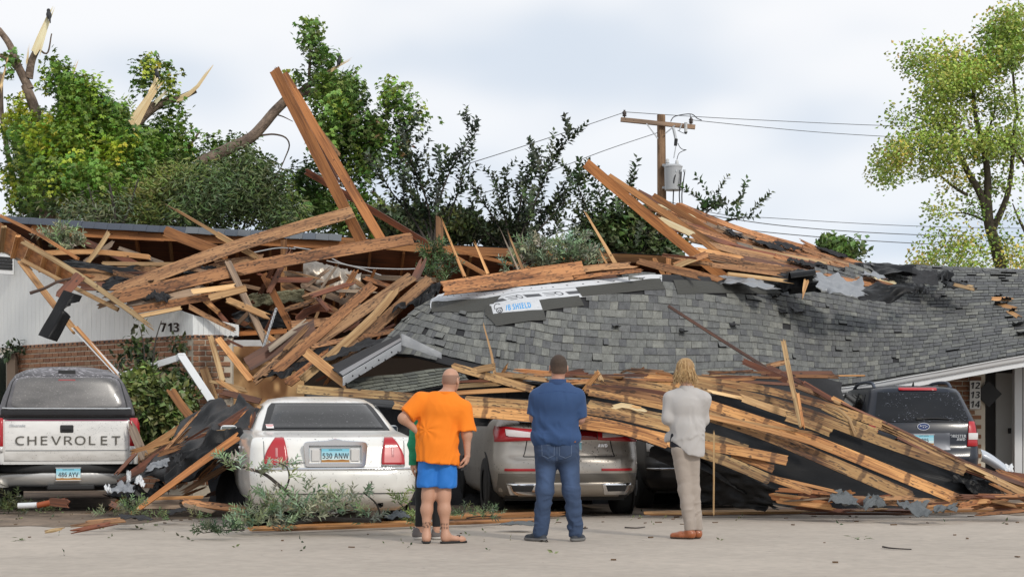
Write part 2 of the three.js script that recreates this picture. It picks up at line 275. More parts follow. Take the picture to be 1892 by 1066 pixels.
function brickWall(name, a, b, y0, y1, parent, { bl = 0.222, bh = 0.085, keep = () => true } = {}) {
const dir = b.clone().sub(a).setY(0), L = dir.length(); dir.normalize(); const n = V(-dir.z, 0, dir.x); if (n.dot(V(0, 0, 0).sub(a)) < 0) n.negate();
const ang = Math.atan2(-dir.z, dir.x), g = box(L, y1 - y0, 0.18, L / 2, (y0 + y1) / 2, 0); const w = new THREE.Group();
const back = new THREE.Mesh(g, mortar); g.rotateY(ang); g.translate(a.x - n.x * 0.1, 0, a.z - n.z * 0.1);
const part = wpart(name, g, mortar, parent), r = rng(name.length * 77 + Math.round(L * 10));
const geos = [0, 1, 2].map(k => { const q = rbox(bl - 0.02, bh - 0.019, 0.03, 0.005, 0, 0, 0, 1); q.rotateY(ang); return q; });
const half = rbox(bl / 2 - 0.014, bh - 0.014, 0.03, 0.005, 0, 0, 0, 1); half.rotateY(ang);
part.updateWorldMatrix(true, false); const inv = part.matrixWorld.clone().invert();
const rest = bag(); let count = 0;
const list = [];
for (let k = 0, y = y1 - bh / 2; y > y0 + bh / 2; k++, y -= bh) for (let x = (k % 2 ? 0 : bl / 2) + bl / 2 + 0.001; x < L - bl * 0.4; x += bl) list.push([x, y]);
for (let k = 0, y = y1 - bh / 2; y > y0 + bh / 2; k++, y -= bh) if (k % 2 === 0) list.push([bl / 4 + 0.001, y, 1]);
list.sort((p, q) => q[1] - p[1]);
for (const [x, y, hf] of list) {
const p = a.clone().addScaledVector(dir, x).setY(y).addScaledVector(n, -0.004 + (r() - 0.5) * 0.006), mat = brickMats[Math.floor(r() ** 1.3 * 5)];
if (!keep(p)) continue;
if (count++ < 295) { const m = mesh('brick', hf ? half : geos[Math.floor(r() * 3)], mat, part); m.position.copy(p.applyMatrix4(inv)); m.rotation.z = (r() - 0.5) * 0.012; }
else { const q = (hf ? half : geos[0]).clone(); q.translate(...p.toArray()); q.applyMatrix4(inv); rest.add(q); }
}
if (rest.n) { const m = mesh('brick_courses', rest.geo(), brickMats[0], part); m.userData.kind = 'stuff'; }
return { part, n, dir, L };
}
const inPhoto = (p, x0, y0, x1, y1) => { const d = -p.z, x = CX + p.x * FL / d, y = HY - (p.y - EYE) * FL / d; return x > x0 && x < x1 && y > y0 && y < y1; };
const wA = brickWall('brick_wall', wallL, wallC, 0, BRICKTOP, house, { keep: p => inPhoto(p, 27, 600, 500, 900) });
const wallC2 = V(-4.42, 0, -29.02);
brickWall('brick_wall', wallC, wallC2, 0, BRICKTOP, house, { bl: 0.2, keep: p => inPhoto(p, 300, 600, 500, 900) });
{ // white vertical siding above the brick: one plank after another, tops following the broken rake
const white = [[0.80, 0.81, 0.82], [0.785, 0.795, 0.805], [0.81, 0.82, 0.825]].map(c => std({ color: lin(...c), roughness: 0.6, bumpMap: grit, bumpScale: 0.0012, map: dataTex(128, 128, (u, v, k) => { const q = 238 + 16 * tnoise(u * 10, v * 3, 10, 3) - 8 * sstep(0.72, 0.9, tnoise(u * 14 + 5, v * 6, 14, 6)); k[0] = q; k[1] = q; k[2] = q * 0.985; }) }));
const backs = [];
const siding = (a, b, topAt, w) => {
const dir = b.clone().sub(a), L = dir.length(); dir.normalize(); const n = V(-dir.z, 0, dir.x); if (n.z < 0) n.negate();
const shape = (x0, x1, y0, t0, t1, th, off) => { const g = box(1, 1, 1), p = g.attributes.position; for (let i = 0; i < p.count; i++) { const s = p.getX(i) > 0, up = p.getY(i) > 0, f = p.getZ(i) > 0; const q = a.clone().addScaledVector(dir, s ? x1 : x0).addScaledVector(n, off + (f ? th : 0)); q.y = up ? (s ? t1 : t0) : y0; p.setXYZ(i, q.x, q.y, q.z); } g.computeVertexNormals(); return g; };
const g = shape(0, L, BRICKTOP + 0.001, topAt(0) - 0.02, topAt(L) - 0.02, 0.05, -0.08);
const part = wpart('gable_wall', g, white[1], house), r = rng(Math.round(L * 100));
for (let x = 0, i = 0; x < L - 0.02; x += w, i++) { const x1 = Math.min(x + w - 0.004, L); wpart('plank', shape(x, x1, BRICKTOP - 0.035 + r() * 0.01, topAt(x), topAt(x1), 0.022, -0.028 + r() * 0.0015), white[i % 3], part); }
const nb = bag(); for (let x = 0; x < L; x += w) { const g = box(0.05, 0.03, 0.03); g.rotateY(Math.atan2(-dir.z, dir.x)); const p = a.clone().addScaledVector(dir, x).addScaledVector(n, 0.0); g.translate(p.x, BRICKTOP - 0.035, p.z); nb.add(g); } wpart('siding_notches', nb.geo(), M.black, part).userData.kind = 'stuff';
return n;
};
const L1 = wallL.distanceTo(wallC);
const yAt = (px, py, p) => EYE + (HY - py) * -p.z / FL;
const topL = yAt(0, 458, V(-9.4, 0, -33.75)), topR = yAt(352, 582, wallC);
siding(wallL, wallC, x => lerp(topL + 0.15, topR, x / L1), 0.152);
siding(wallC, V(-4.32, 0, -29.02), x => lerp(topR, 2.70, x / 0.72), 0.085);
const vent = thing('gable_vent', 'dark louvred vent in white frame high on the gable', 'vent', P(4, 506, 33.2));
mesh('frame', rbox(0.42, 0.36, 0.05, 0.01, 0, 0.17, 0), M.whitePaint, vent); for (let i = 0; i < 4; i++) { const s = box(0.34, 0.05, 0.02, 0, 0.1 + i * 0.06, 0.032); mesh('slat', s, M.black, vent); } vent.rotation.y = 0.8; shadows(vent);
// dark window at the left edge of the brick wall
const win = new THREE.Group(); win.name = 'window'; house.add(win);
const wp = V(-9.30, 1.9, -33.62), wr = 0.83; const place = g => { g.rotateY(wr); g.translate(wp.x, wp.y, wp.z); return g; };
wpart('frame', place(rbox(0.9, 0.06, 0.08, 0.01, 0, 0.46, 0.03)), M.whitePaint, win); wpart('frame', place(rbox(0.9, 0.06, 0.1, 0.01, 0, -0.46, 0.03)), M.whitePaint, win);
wpart('pane', place(box(0.84, 0.86, 0.02, 0, 0, 0.03)), phys({ color: lin(0.012, 0.025, 0.02), roughness: 0.12 }), win);
// house number
const digits = new THREE.Group(); digits.name = 'house_number'; house.add(digits);
const num = std({ color: lin(0.02, 0.012, 0.01), roughness: 0.4, metalness: 0.3 });
[['7', 300], ['1', 312], ['3', 324]].forEach(([s, px]) => { const d = 29.68 - (px - 303) * 0.012, p = P(px, 605, d - 0.16), g = textGeo(s, 0.145, 0.02); g.rotateY(0.83); g.translate(p.x, p.y, p.z); wpart('digit', g, num, digits); });
}
{ // inner stained wall seen past the corner
const plaster = std({ roughness: 0.9, map: dataTex(256, 256, (u, v, k) => { const q = tnoise(u * 4, v * 4, 4, 4) * 0.6 + tnoise(u * 14, v * 14, 14, 14) * 0.4, s = sstep(0.5, 0.75, q); k[0] = lerp(205, 120, s); k[1] = lerp(165, 84, s); k[2] = lerp(118, 54, s); }), bumpMap: grit, bumpScale: 0.004 });
const a = P(380, 700, 30.2), b = P(560, 700, 30.7), g = box(a.distanceTo(b), 2.45, 0.12); g.rotateY(Math.atan2(a.z - b.z, b.x - a.x) * 1); g.translate((a.x + b.x) / 2, 1.225, (a.z + b.z) / 2);
wpart('inner_wall', g, plaster, house);
const w = box(1.1, 0.1, 0.05); const q = P(455, 634, 30.0); w.translate(q.x, q.y, q.z); wpart('wall_trim', w, M.whitePaint, house);
}
{ // ridge beam, back slope with its rafters seen from below, and ridge shingles
const back = V(-0.12, -0.36, -0.99).normalize(), N = 48, x0 = -120, x1 = 2340;
const R = t => ridgeAt(lerp(x0, x1, t));
const deck = slab((u, v) => R(u).addScaledVector(back, v * 6.2 + 0.02).add(V(0, -0.05 - 0.25 * v * v, 0)), N, 4, 0.025, 1);
const dg = deck; { const c = new Float32Array(dg.attributes.position.count * 3).fill(0.8); dg.setAttribute('color', new THREE.BufferAttribute(c, 3)); const uv = dg.attributes.uv; for (let i = 0; i < uv.count; i++) uv.setXY(i, uv.getX(i) * 8, uv.getY(i) * 6); }
const bs = wpart('roof_slope', deck, M.dark, house);
const top = slab((u, v) => R(u).addScaledVector(back, v * 6.25).add(V(0, 0.0 - 0.25 * v * v, 0)), N, 4, 0.012, 1);
wpart('roofing', top, M.tarDull, bs);
for (let px = -60; px < 1360; px += 62) { const a = ridgeAt(px).add(V(0, -0.16, 0)), b = a.clone().addScaledVector(back, 6).add(V(0, -0.25, 0)); wpart('rafter', boardGeo([a, b], 0.14, 0.045, V(1, 0, 0), { seed: px + 900, twist: 0, sag: 0, tone: 0.9 }), M.rafter, bs); }
const beam = (xa, xb, dy, w, mat, tone) => wpart('ridge_beam', boardGeo([ridgeAt(xa).add(V(0, dy, 0.06)), ridgeAt((xa + xb) / 2).add(V(0, dy, 0.06)), ridgeAt(xb).add(V(0, dy, 0.06))], w, 0.045, V(0.1, 0, 1), { seed: xa + 3000, twist: 0, sag: 0, tone }), M[mat], house);
beam(60, 300, -0.17, 0.17, 'rafter', 0.95); beam(300, 640, -0.17, 0.15, 'rafter', 0.95); beam(600, 830, -0.10, 0.17, 'rafter', 1.05); beam(825, 1110, -0.10, 0.16, 'rafter', 1); beam(1108, 1300, -0.10, 0.16, 'rafter', 1.02);
// front strip of shingles still on the ridge (left stretch)
const rs = [std({ color: lin(0.055, 0.065, 0.085), roughness: 0.85, bumpMap: grit, bumpScale: 0.004 }), std({ color: lin(0.09, 0.105, 0.125), roughness: 0.85, bumpMap: grit, bumpScale: 0.004 }), std({ color: lin(0.125, 0.135, 0.145), roughness: 0.9, bumpMap: grit, bumpScale: 0.004 })];
const cap = new THREE.Group(); cap.name = 'ridge_cap'; house.add(cap); const r = rng(8);
for (let px = -40; px < 628; px += 24) {
const a = ridgeAt(px).add(V(0, 0.04 + r() * 0.012, 0)), b = ridgeAt(px + 23.6).add(V(0, 0.04 + r() * 0.012, 0));
const g = slab((u, v) => { const q = a.clone().lerp(b, u); const s = (v - 0.3) * 0.34; q.z += s > 0 ? s * 0.85 : s * 0.9; q.y -= s > 0 ? s * 0.62 : -s * 0.35; return q; }, 2, 5, 0.014);
wpart('shingle', g, rs[px < 330 ? (r() < 0.8 ? 0 : 1) : (r() < 0.7 ? 2 : 1)], cap);
}
// ceiling joists and ceiling over the rooms
const c0 = P(360, 600, 30.6), ce = box(6.4, 0.03, 5.2, -1.6, 2.44, -33.8); for (const [w, h, d, x, y, z] of [[25, 2.6, 0.15, 2.2, 1.3, -38.6], [0.15, 2.4, 6, -9, 1.2, -36], [0.15, 2.4, 4.6, 14.6, 1.2, -36.4]]) wpart('rear_wall', box(w, h, d, x, y, z), std({ color: lin(0.16, 0.12, 0.09), roughness: 0.95 }), house);
wpart('ceiling', ce, std({ color: lin(0.30, 0.22, 0.15), roughness: 0.95, bumpMap: grit, bumpScale: 0.01 }), house);
}
// ---------------------------------------------------------------- the collapsed shingle roof: one warped sheet, shingle by shingle
const roofCols = [
[[690, 650, 27.3], [800, 548, 28.0]], [[745, 655, 26.9], [820, 545, 28.0]], [[890, 690, 26.4], [905, 528, 27.9]], [[1000, 708, 26.3], [1020, 517, 27.9]], [[1200, 712, 27.2], [1200, 508, 28.9]],
[[1390, 705, 29.2], [1390, 514, 31.4]], [[1535, 716, 30.4], [1540, 494, 33.4]], [[1700, 690, 31.1], [1700, 490, 35.4]], [[1960, 646, 31.6], [1960, 502, 36.0]], [[2340, 622, 32.2], [2340, 522, 36.8]]];
const rcB = new THREE.CatmullRomCurve3(roofCols.map(c => P(...c[0])), false, 'centripetal'), rcT = new THREE.CatmullRomCurve3(roofCols.map(c => P(...c[1])), false, 'centripetal');
function roofPoint(u, s, lift = 0) { // u along the eave 0..1, s metres up the slope
u = clamp(u); const a = rcB.getPoint(u), b = rcT.getPoint(u), L = a.distanceTo(b), dir = b.sub(a).divideScalar(L), e = 0.004;
const ta = rcB.getPoint(Math.min(1, u + e)).sub(rcB.getPoint(Math.max(0, u - e))).normalize(), n = V().crossVectors(ta, dir).normalize();
const q = s / L, mid = sstep(0.845, 0.49, u);
const wave = mid * (0.045 * (fbm(u * 10.1, q * 3.2, 4, 3) - 0.5) * 2 + 0.014 * (fbm(u * 29, q * 7, 9, 2) - 0.5) * 2) + 0.05 * (fbm(u * 5, q * 2, 14, 2) - 0.5);
const belly = mid * 0.16 * Math.sin(clamp(q) * Math.PI) * (noise(u * 7, 3) - 0.25);
return a.addScaledVector(dir, s).addScaledVector(n, wave + belly + lift);
}
const roofLen = u => rcB.getPoint(u).distanceTo(rcT.getPoint(u));
const toPx = p => [CX + p.x * FL / -p.z, HY - (p.y - EYE) * FL / -p.z];
const roofGrid = []; for (let i = 0; i <= 180; i++) for (let j = 0; j <= 60; j++) { const u = i / 180, s = j / 60 * roofLen(u); roofGrid.push([u, s, ...toPx(roofPoint(u, s))]); }
function onRoof(px, py) { let b = null, m = 1e9; for (const g of roofGrid) { const e = (g[2] - px) ** 2 + (g[3] - py) ** 2; if (e < m) { m = e; b = g; } } let [u, s] = b; for (let k = 0; k < 4; k++) { const [x, y] = toPx(roofPoint(u, s)), [xu, yu] = toPx(roofPoint(u + 0.001, s)), [xs, ys] = toPx(roofPoint(u, s + 0.01)); const a = (xu - x) / 0.001, c = (yu - y) / 0.001, bb = (xs - x) / 0.01, d = (ys - y) / 0.01, det = a * d - bb * c; if (Math.abs(det) < 1) break; const ex = px - x, ey = py - y; u = clamp(u + clamp((d * ex - bb * ey) / det, -0.02, 0.02)); s += clamp((a * ey - c * ex) / det, -0.2, 0.2); } return [u, s]; }
const roof = thing('collapsed_roof', 'wide collapsed grey shingle roof sagging down over the parked cars', 'roof', P(1200, 712, 27));
const zc = (x, y) => [800 + x / 2.96, 400 + y / 2.96];
const inPoly = (x, y, p) => { let k = false; for (let i = 0, j = p.length - 1; i < p.length; j = i++) if ((p[i][1] > y) !== (p[j][1] > y) && x < (p[j][0] - p[i][0]) * (y - p[i][1]) / (p[j][1] - p[i][1]) + p[i][0]) k = !k; return k; };
{
const deck = slab((u, v) => roofPoint(u, v * roofLen(u), -0.02), 168, 20, 0.03);
wpart('roof_deck', deck, M.tarDull, roof);
const bare = [[[-10, 440], [700, 350], [1000, 330], [1250, 330], [1270, 398], [822, 440], [824, 490], [606, 520], [618, 574], [350, 606], [286, 500], [-10, 528]].map(p => zc(...p)),
[[1190, 505], [1470, 505], [1480, 540], [1275, 545], [1250, 520]]];
const mats = [[0.118, 0.121, 0.118], [0.142, 0.145, 0.136], [0.168, 0.170, 0.155], [0.096, 0.098, 0.101], [0.13, 0.132, 0.130], [0.188, 0.189, 0.170]].map(c => std({ color: lin(...c.map(x => x * 1.62)), roughness: 0.93, bumpMap: grit, bumpScale: 0.005, map: dataTex(128, 128, (u, v, k) => { const q = tnoise(u * 48, v * 48, 48, 48) * 0.55 + tnoise(u * 6, v * 6, 6, 6) * 0.45, sp = tnoise(u * 60 + 9, v * 60, 60, 60) > 0.965; k[0] = k[1] = k[2] = sp ? 255 : 165 + q * 80; }) }));
const r = rng(21), E = 0.165, tabs = [];
for (let row = 0; row < 40; row++) {
let u = r() * 0.004, last = 0;
while (u < 0.999) {
const w = (0.13 + r() * 0.24) / 30.4; const u1 = Math.min(1, u + w * lerp(1.35, 0.9, sstep(0.18, 0.8, u))), um = (u + u1) / 2, s0 = row * E;
if (s0 + E * 0.6 < roofLen(um)) {
const [x, y] = toPx(roofPoint(um, s0 + E / 2));
if (x > 700 && x < 2330 && !bare.some(b => inPoly(x, y, b)) && r() > 0.004 && !(x < 905 && y > 640 + (x - 745) * 0.2 && x > 740 && y > 664)) {
const h = r(); let m = h < 0.24 ? 0 : h < 0.48 ? 1 : h < 0.66 ? 2 : h < 0.8 ? 3 : h < 0.93 ? 4 : 5; if (x > 1500 && r() < 0.45) m = r() < 0.5 ? 3 : 0;
tabs.push({ u, u1, s0, m, x, y, lap: r() < 0.5 ? 0.007 : 0, d: roofPoint(um, s0).length(), odd: r() < 0.02 });
}
}
u = u1 + 0.00008;
}
}
const tabGeo = t => { const c = []; const gap = 0.0001, lift = 0.014 + t.lap + (t.odd ? 0.03 : 0);
const g = slab((a, b) => roofPoint(lerp(t.u + gap, t.u1 - gap, a), t.s0 + b * E * 1.06, lerp(lift, 0.006, b)), 2, 1, 0.007); const uv = g.attributes.uv, o = t.x * 0.37 % 1; for (let i = 0; i < uv.count; i++) uv.setXY(i, uv.getX(i) * 0.4 + o, uv.getY(i) * 0.3 + o * 7 % 1); return g; };
tabs.sort((a, b) => a.d - b.d);
const field = new THREE.Group(); field.name = 'shingle_field'; roof.add(field);
tabs.slice(0, 298).forEach(t => wpart('shingle', tabGeo(t), mats[t.m], field));
mats.forEach((mt, i) => { const b = bag(); tabs.slice(298).filter(t => t.m === i).forEach(t => b.add(tabGeo(t))); if (b.n) wpart('shingle_rows', b.geo(), mt, field).userData.kind = 'stuff'; });
console.log('shingles', tabs.length);
// underlayment and starter strips
const patch = (pts, lift, mat, name, parent = roof, nu = 12, nv = 4, uvq) => { const c = pts.map(p => onRoof(...p)); const g = slab((a, b) => { const L = k => (c[0][k] * (1 - a) + c[1][k] * a) * (1 - b) + (c[3][k] * (1 - a) + c[2][k] * a) * b; return roofPoint(L(0), L(1), lift + 0.012 * (fbm(a * 6, b * 2, pts[0][0]) - 0.5)); }, nu, nv, 0.004); return wpart(name, g, mat, parent); };
const paperTex = (w, h, big) => canvasTex(w, h, (c) => {
c.fillStyle = '#c3c5c8'; c.fillRect(0, 0, w, h);
const r = rng(w + h);
for (let i = 0; i < 260; i++) { c.fillStyle = `rgba(${r() < 0.5 ? '90,92,96' : '225,226,228'},${0.15 + r() * 0.25})`; c.fillRect(r() * w, r() * h, 2 + r() * 30, 1 + r() * 2); }
c.fillStyle = '#3a3b3e';
if (!big) { c.fillRect(0, h * 0.36, w, 2); for (let x = 10; x < w; x += 42) c.fillRect(x, h * 0.14 + (x % 5), 5, 5); for (let k = 0; k < 6; k++) { const x = k * w / 6 + 20; c.beginPath(); c.arc(x + 12, h * 0.66, 10, 0, 7); c.lineWidth = 4; c.strokeStyle = '#3a3b3e'; c.stroke(); c.fillStyle = '#4a4b4e'; c.fillRect(x + 36, h * 0.58, 74, 18); c.fillStyle = '#3a3b3e'; for (let q = 0; q < 3; q++) c.fillRect(x + 126, h * (0.55 + q * 0.1), 60 - q * 12, 3); } }
else { c.fillStyle = '#2a8fd0'; c.font = 'bold 88px sans-serif'; c.setTransform(0.62, 0, -0.06, 1, 0, 0); c.fillText('/B SHIELD', 268, 100); c.setTransform(1, 0, 0, 1, 0, 0);
c.strokeStyle = '#2b2c2f'; c.lineWidth = 10; c.beginPath(); c.arc(96, 84, 30, 0, 7); c.stroke(); c.lineWidth = 8; c.beginPath(); c.arc(96, 90, 12, 0, 7); c.stroke(); c.beginPath(); c.arc(84, 40, 38, 2.4, 5.6); c.stroke(); c.fillStyle = '#2b2c2f'; c.fillRect(60, 52, 26, 8); c.fillRect(108, 50, 20, 8); }
});
const band = patch([zc(-5, 520), zc(1250, 400), zc(1250, 322), zc(-5, 455)], 0.016, std({ map: paperTex(1024, 96, false), roughness: 0.55, side: 2 }), 'underlayment', roof, 40, 4);
const torn = patch([zc(318, 548), zc(598, 516), zc(575, 455), zc(310, 488)], 0.024, std({ map: paperTex(512, 128, true), roughness: 0.55, side: 2 }), 'printed_underlayment', roof, 14, 6);
const starter = std({ color: lin(0.062, 0.062, 0.056), roughness: 0.95, bumpMap: grit, bumpScale: 0.006, side: 2 });
patch([zc(-5, 530), zc(300, 518), zc(372, 438), zc(-5, 474)], 0.022, starter, 'starter_strip'); patch([zc(345, 608), zc(618, 574), zc(602, 518), zc(290, 550)], 0.030, starter, 'starter_strip'); patch([zc(285, 552), zc(332, 548), zc(318, 497), zc(285, 497)], 0.027, starter, 'starter_strip', roof, 3, 2);
patch([zc(600, 524), zc(824, 492), zc(795, 438), zc(576, 464)], 0.022, starter, 'starter_strip'); patch([zc(815, 444), zc(1268, 402), zc(1240, 344), zc(778, 394)], 0.023, starter, 'starter_strip', roof, 20, 3);
patch([zc(1335, 430), [1440, 545], [1452, 532], zc(1310, 352)], 0.024, starter, 'starter_strip', roof, 10, 3);
// lifted and torn shingle bits
for (const [x, y, w, h, s] of [[1424, 547, 8, 7, 1], [1438, 574, 14, 12, 2], [1462, 572, 22, 10, 3], [1348, 596, 10, 12, 4], [1770, 522, 20, 8, 5], [1840, 545, 14, 9, 6], [1852, 553, 18, 8, 7], [1838, 560, 24, 9, 8], [1872, 598, 22, 10, 9], [1880, 612, 22, 14, 10], [1866, 575, 10, 6, 11], [1130, 600, 12, 10, 12], [1253, 608, 10, 12, 13], [1690, 508, 24, 6, 14]]) {
const [u, s0] = onRoof(x, y + h), [u1, s1] = onRoof(x + w, y); const rr = rng(s * 91);
const g = slab((a, b) => roofPoint(lerp(u, u1, a + (fbm(b * 5, s) - 0.5) * 0.3), lerp(s0, s1, b + (fbm(a * 5, s, 3) - 0.5) * 0.3), 0.015 + 0.11 * (1 - b) ** 2 * (0.4 + fbm(a * 4, b * 3, s))), 6, 5, 0.008);
wpart('torn_shingle', g, s % 3 ? M.tarDull : mats[3], roof);
}
for (const [x, y, x1, y1, s] of [[1850, 566, 1878, 574, 1], [1838, 556, 1866, 556, 2], [1772, 530, 1796, 534, 3], [1868, 580, 1882, 588, 4]]) { const a = roofPoint(...onRoof(x, y), 0.03), b = roofPoint(...onRoof(x1, y1), 0.03); wpart('bare_board', boardGeo([a, b], 0.10, 0.02, V(0, 0.6, 1), { seed: s + 50, jag: [0.15, 0.15] }), M.pine, roof); }
// white eave: gutter, fascia and soffit
const eu = x => onRoof(x, 716)[0]; const gut = bag();
const ev = (t, dy, dz) => { const p = rcB.getPoint(lerp(eu(1535), 1, t)); return p.add(V(0, dy, dz)); };
const prof = [[0, 0.02], [0.0, 0.11], [-0.025, 0.13], [-0.03, 0.10], [-0.105, 0.07], [-0.125, 0.0]];
const eave = (pr, nm, mt) => wpart(nm, slab((u, v) => { const k = v * (pr.length - 1), i = Math.min(pr.length - 2, Math.floor(k)), f = k - i; return ev(u, lerp(pr[i][0], pr[i + 1][0], f), lerp(pr[i][1], pr[i + 1][1], f)); }, 40, (pr.length - 1) * 2, 0.006), mt, roof);
eave(prof, 'gutter', M.whitePaint); eave([[-0.01, 0.012], [-0.21, 0.012]], 'fascia', M.whitePaint); eave([[-0.2, 0.0], [-0.2, -1.2]], 'soffit', M.whitePaint); eave([[0.02, -0.3], [0.0, 0.14]], 'starter_strip', starter);
// ridge line on the right, lifted caps
const cap = new THREE.Group(); cap.name = 'ridge_cap'; roof.add(cap); const rr = rng(77);
for (let px = 1560; px < 2330; px += 15) { const y = 488 + (px - 1560) * 0.033 + (rr() - 0.5) * 3, a = P(px, y, 35.2 + (px - 1560) * 0.002), b = P(px + 15.5, y + 0.6 + (rr() - 0.5) * 2, 35.3 + (px - 1560) * 0.002); wpart('shingle', slab((u, v) => { const q = a.clone().lerp(b, u), s = (v - 0.5) * 0.36; q.z += s; q.y -= Math.abs(s) * 0.42; return q; }, 2, 4, 0.016), mats[rr() < 0.6 ? 3 : 0], cap); }
}
{ // rooms behind the eave at the right: brick pier with number board, recessed doorway
const n = V(0, 0, 1), a = P(1540, 800, 33.4).setY(0), b = P(1822, 800, 33.6).setY(0);
const w = brickWall('brick_wall', a, b, 0, 2.35, house, { bl: 0.24, bh: 0.088, keep: p => inPhoto(p, 1715, 660, 1830, 880) });
const white = std({ color: lin(0.50, 0.50, 0.49), roughness: 0.6, bumpMap: grit, bumpScale: 0.001 });
const door = std({ color: lin(0.42, 0.42, 0.40), roughness: 0.55 });
const ent = new THREE.Group(); ent.name = 'entrance'; house.add(ent);
const pl = (w, h, d, x, y, z, mt, nm) => { const p = P(x, 776, z); const g = rbox(w, h, d, 0.008); g.translate(p.x, y + h / 2, p.z); return wpart(nm, g, mt, ent); };
pl(0.62, 2.3, 0.08, 1846, 0, 34.6, std({ color: lin(0.085, 0.085, 0.085), roughness: 0.8 }), 'side_wall');
pl(0.42, 2.05, 0.05, 1862, 0.02, 34.1, door, 'door'); pl(0.05, 0.10, 0.06, 1867, 0.95, 34.04, M.black, 'lock'); pl(0.05, 0.1, 0.06, 1850, 1.0, 34.4, M.black, 'lock');
pl(0.14, 2.28, 0.16, 1881, 0, 33.5, M.whitePaint, 'door_frame'); pl(0.5, 2.3, 0.14, 1915, 0, 33.6, white, 'door_frame'); pl(4.2, 2.4, 0.2, 2150, 0, 34.0, std({ color: lin(0.36, 0.17, 0.10), roughness: 0.9, bumpMap: grit, bumpScale: 0.005 }), 'plain_wall'); pl(0.10, 1.5, 0.1, 1728, 0.9, 33.3, M.whitePaint, 'post');
pl(2.6, 0.05, 2.4, 1850, 2.3, 34.6, M.dark, 'porch_ceiling');
const dm = P(1828, 728, 33.55); const g = new THREE.CylinderGeometry(0.24, 0.24, 0.03, 4); g.rotateX(Math.PI / 2); g.translate(dm.x, dm.y, dm.z); wpart('diamond_plate', g, M.black, ent);
const p = P(1803, 756, 33.42); const sg = thing('number_board', 'white board reading 12 13 14 in black on the brick pier', 'sign', p);
mesh('board', rbox(0.195, 0.52, 0.025, 0.006, 0, 0.26, 0), std({ color: lin(0.62, 0.61, 0.58), roughness: 0.6 }), sg);
['12', '13', '14'].forEach((s, i) => { const t = textGeo(s, 0.12, 0.006); t.applyMatrix4(new THREE.Matrix4().makeShear(0, 0, 0.14, 0, 0, 0)); t.translate(0, 0.43 - i * 0.17, 0.013); mesh('digits', t, M.black, sg); });
}
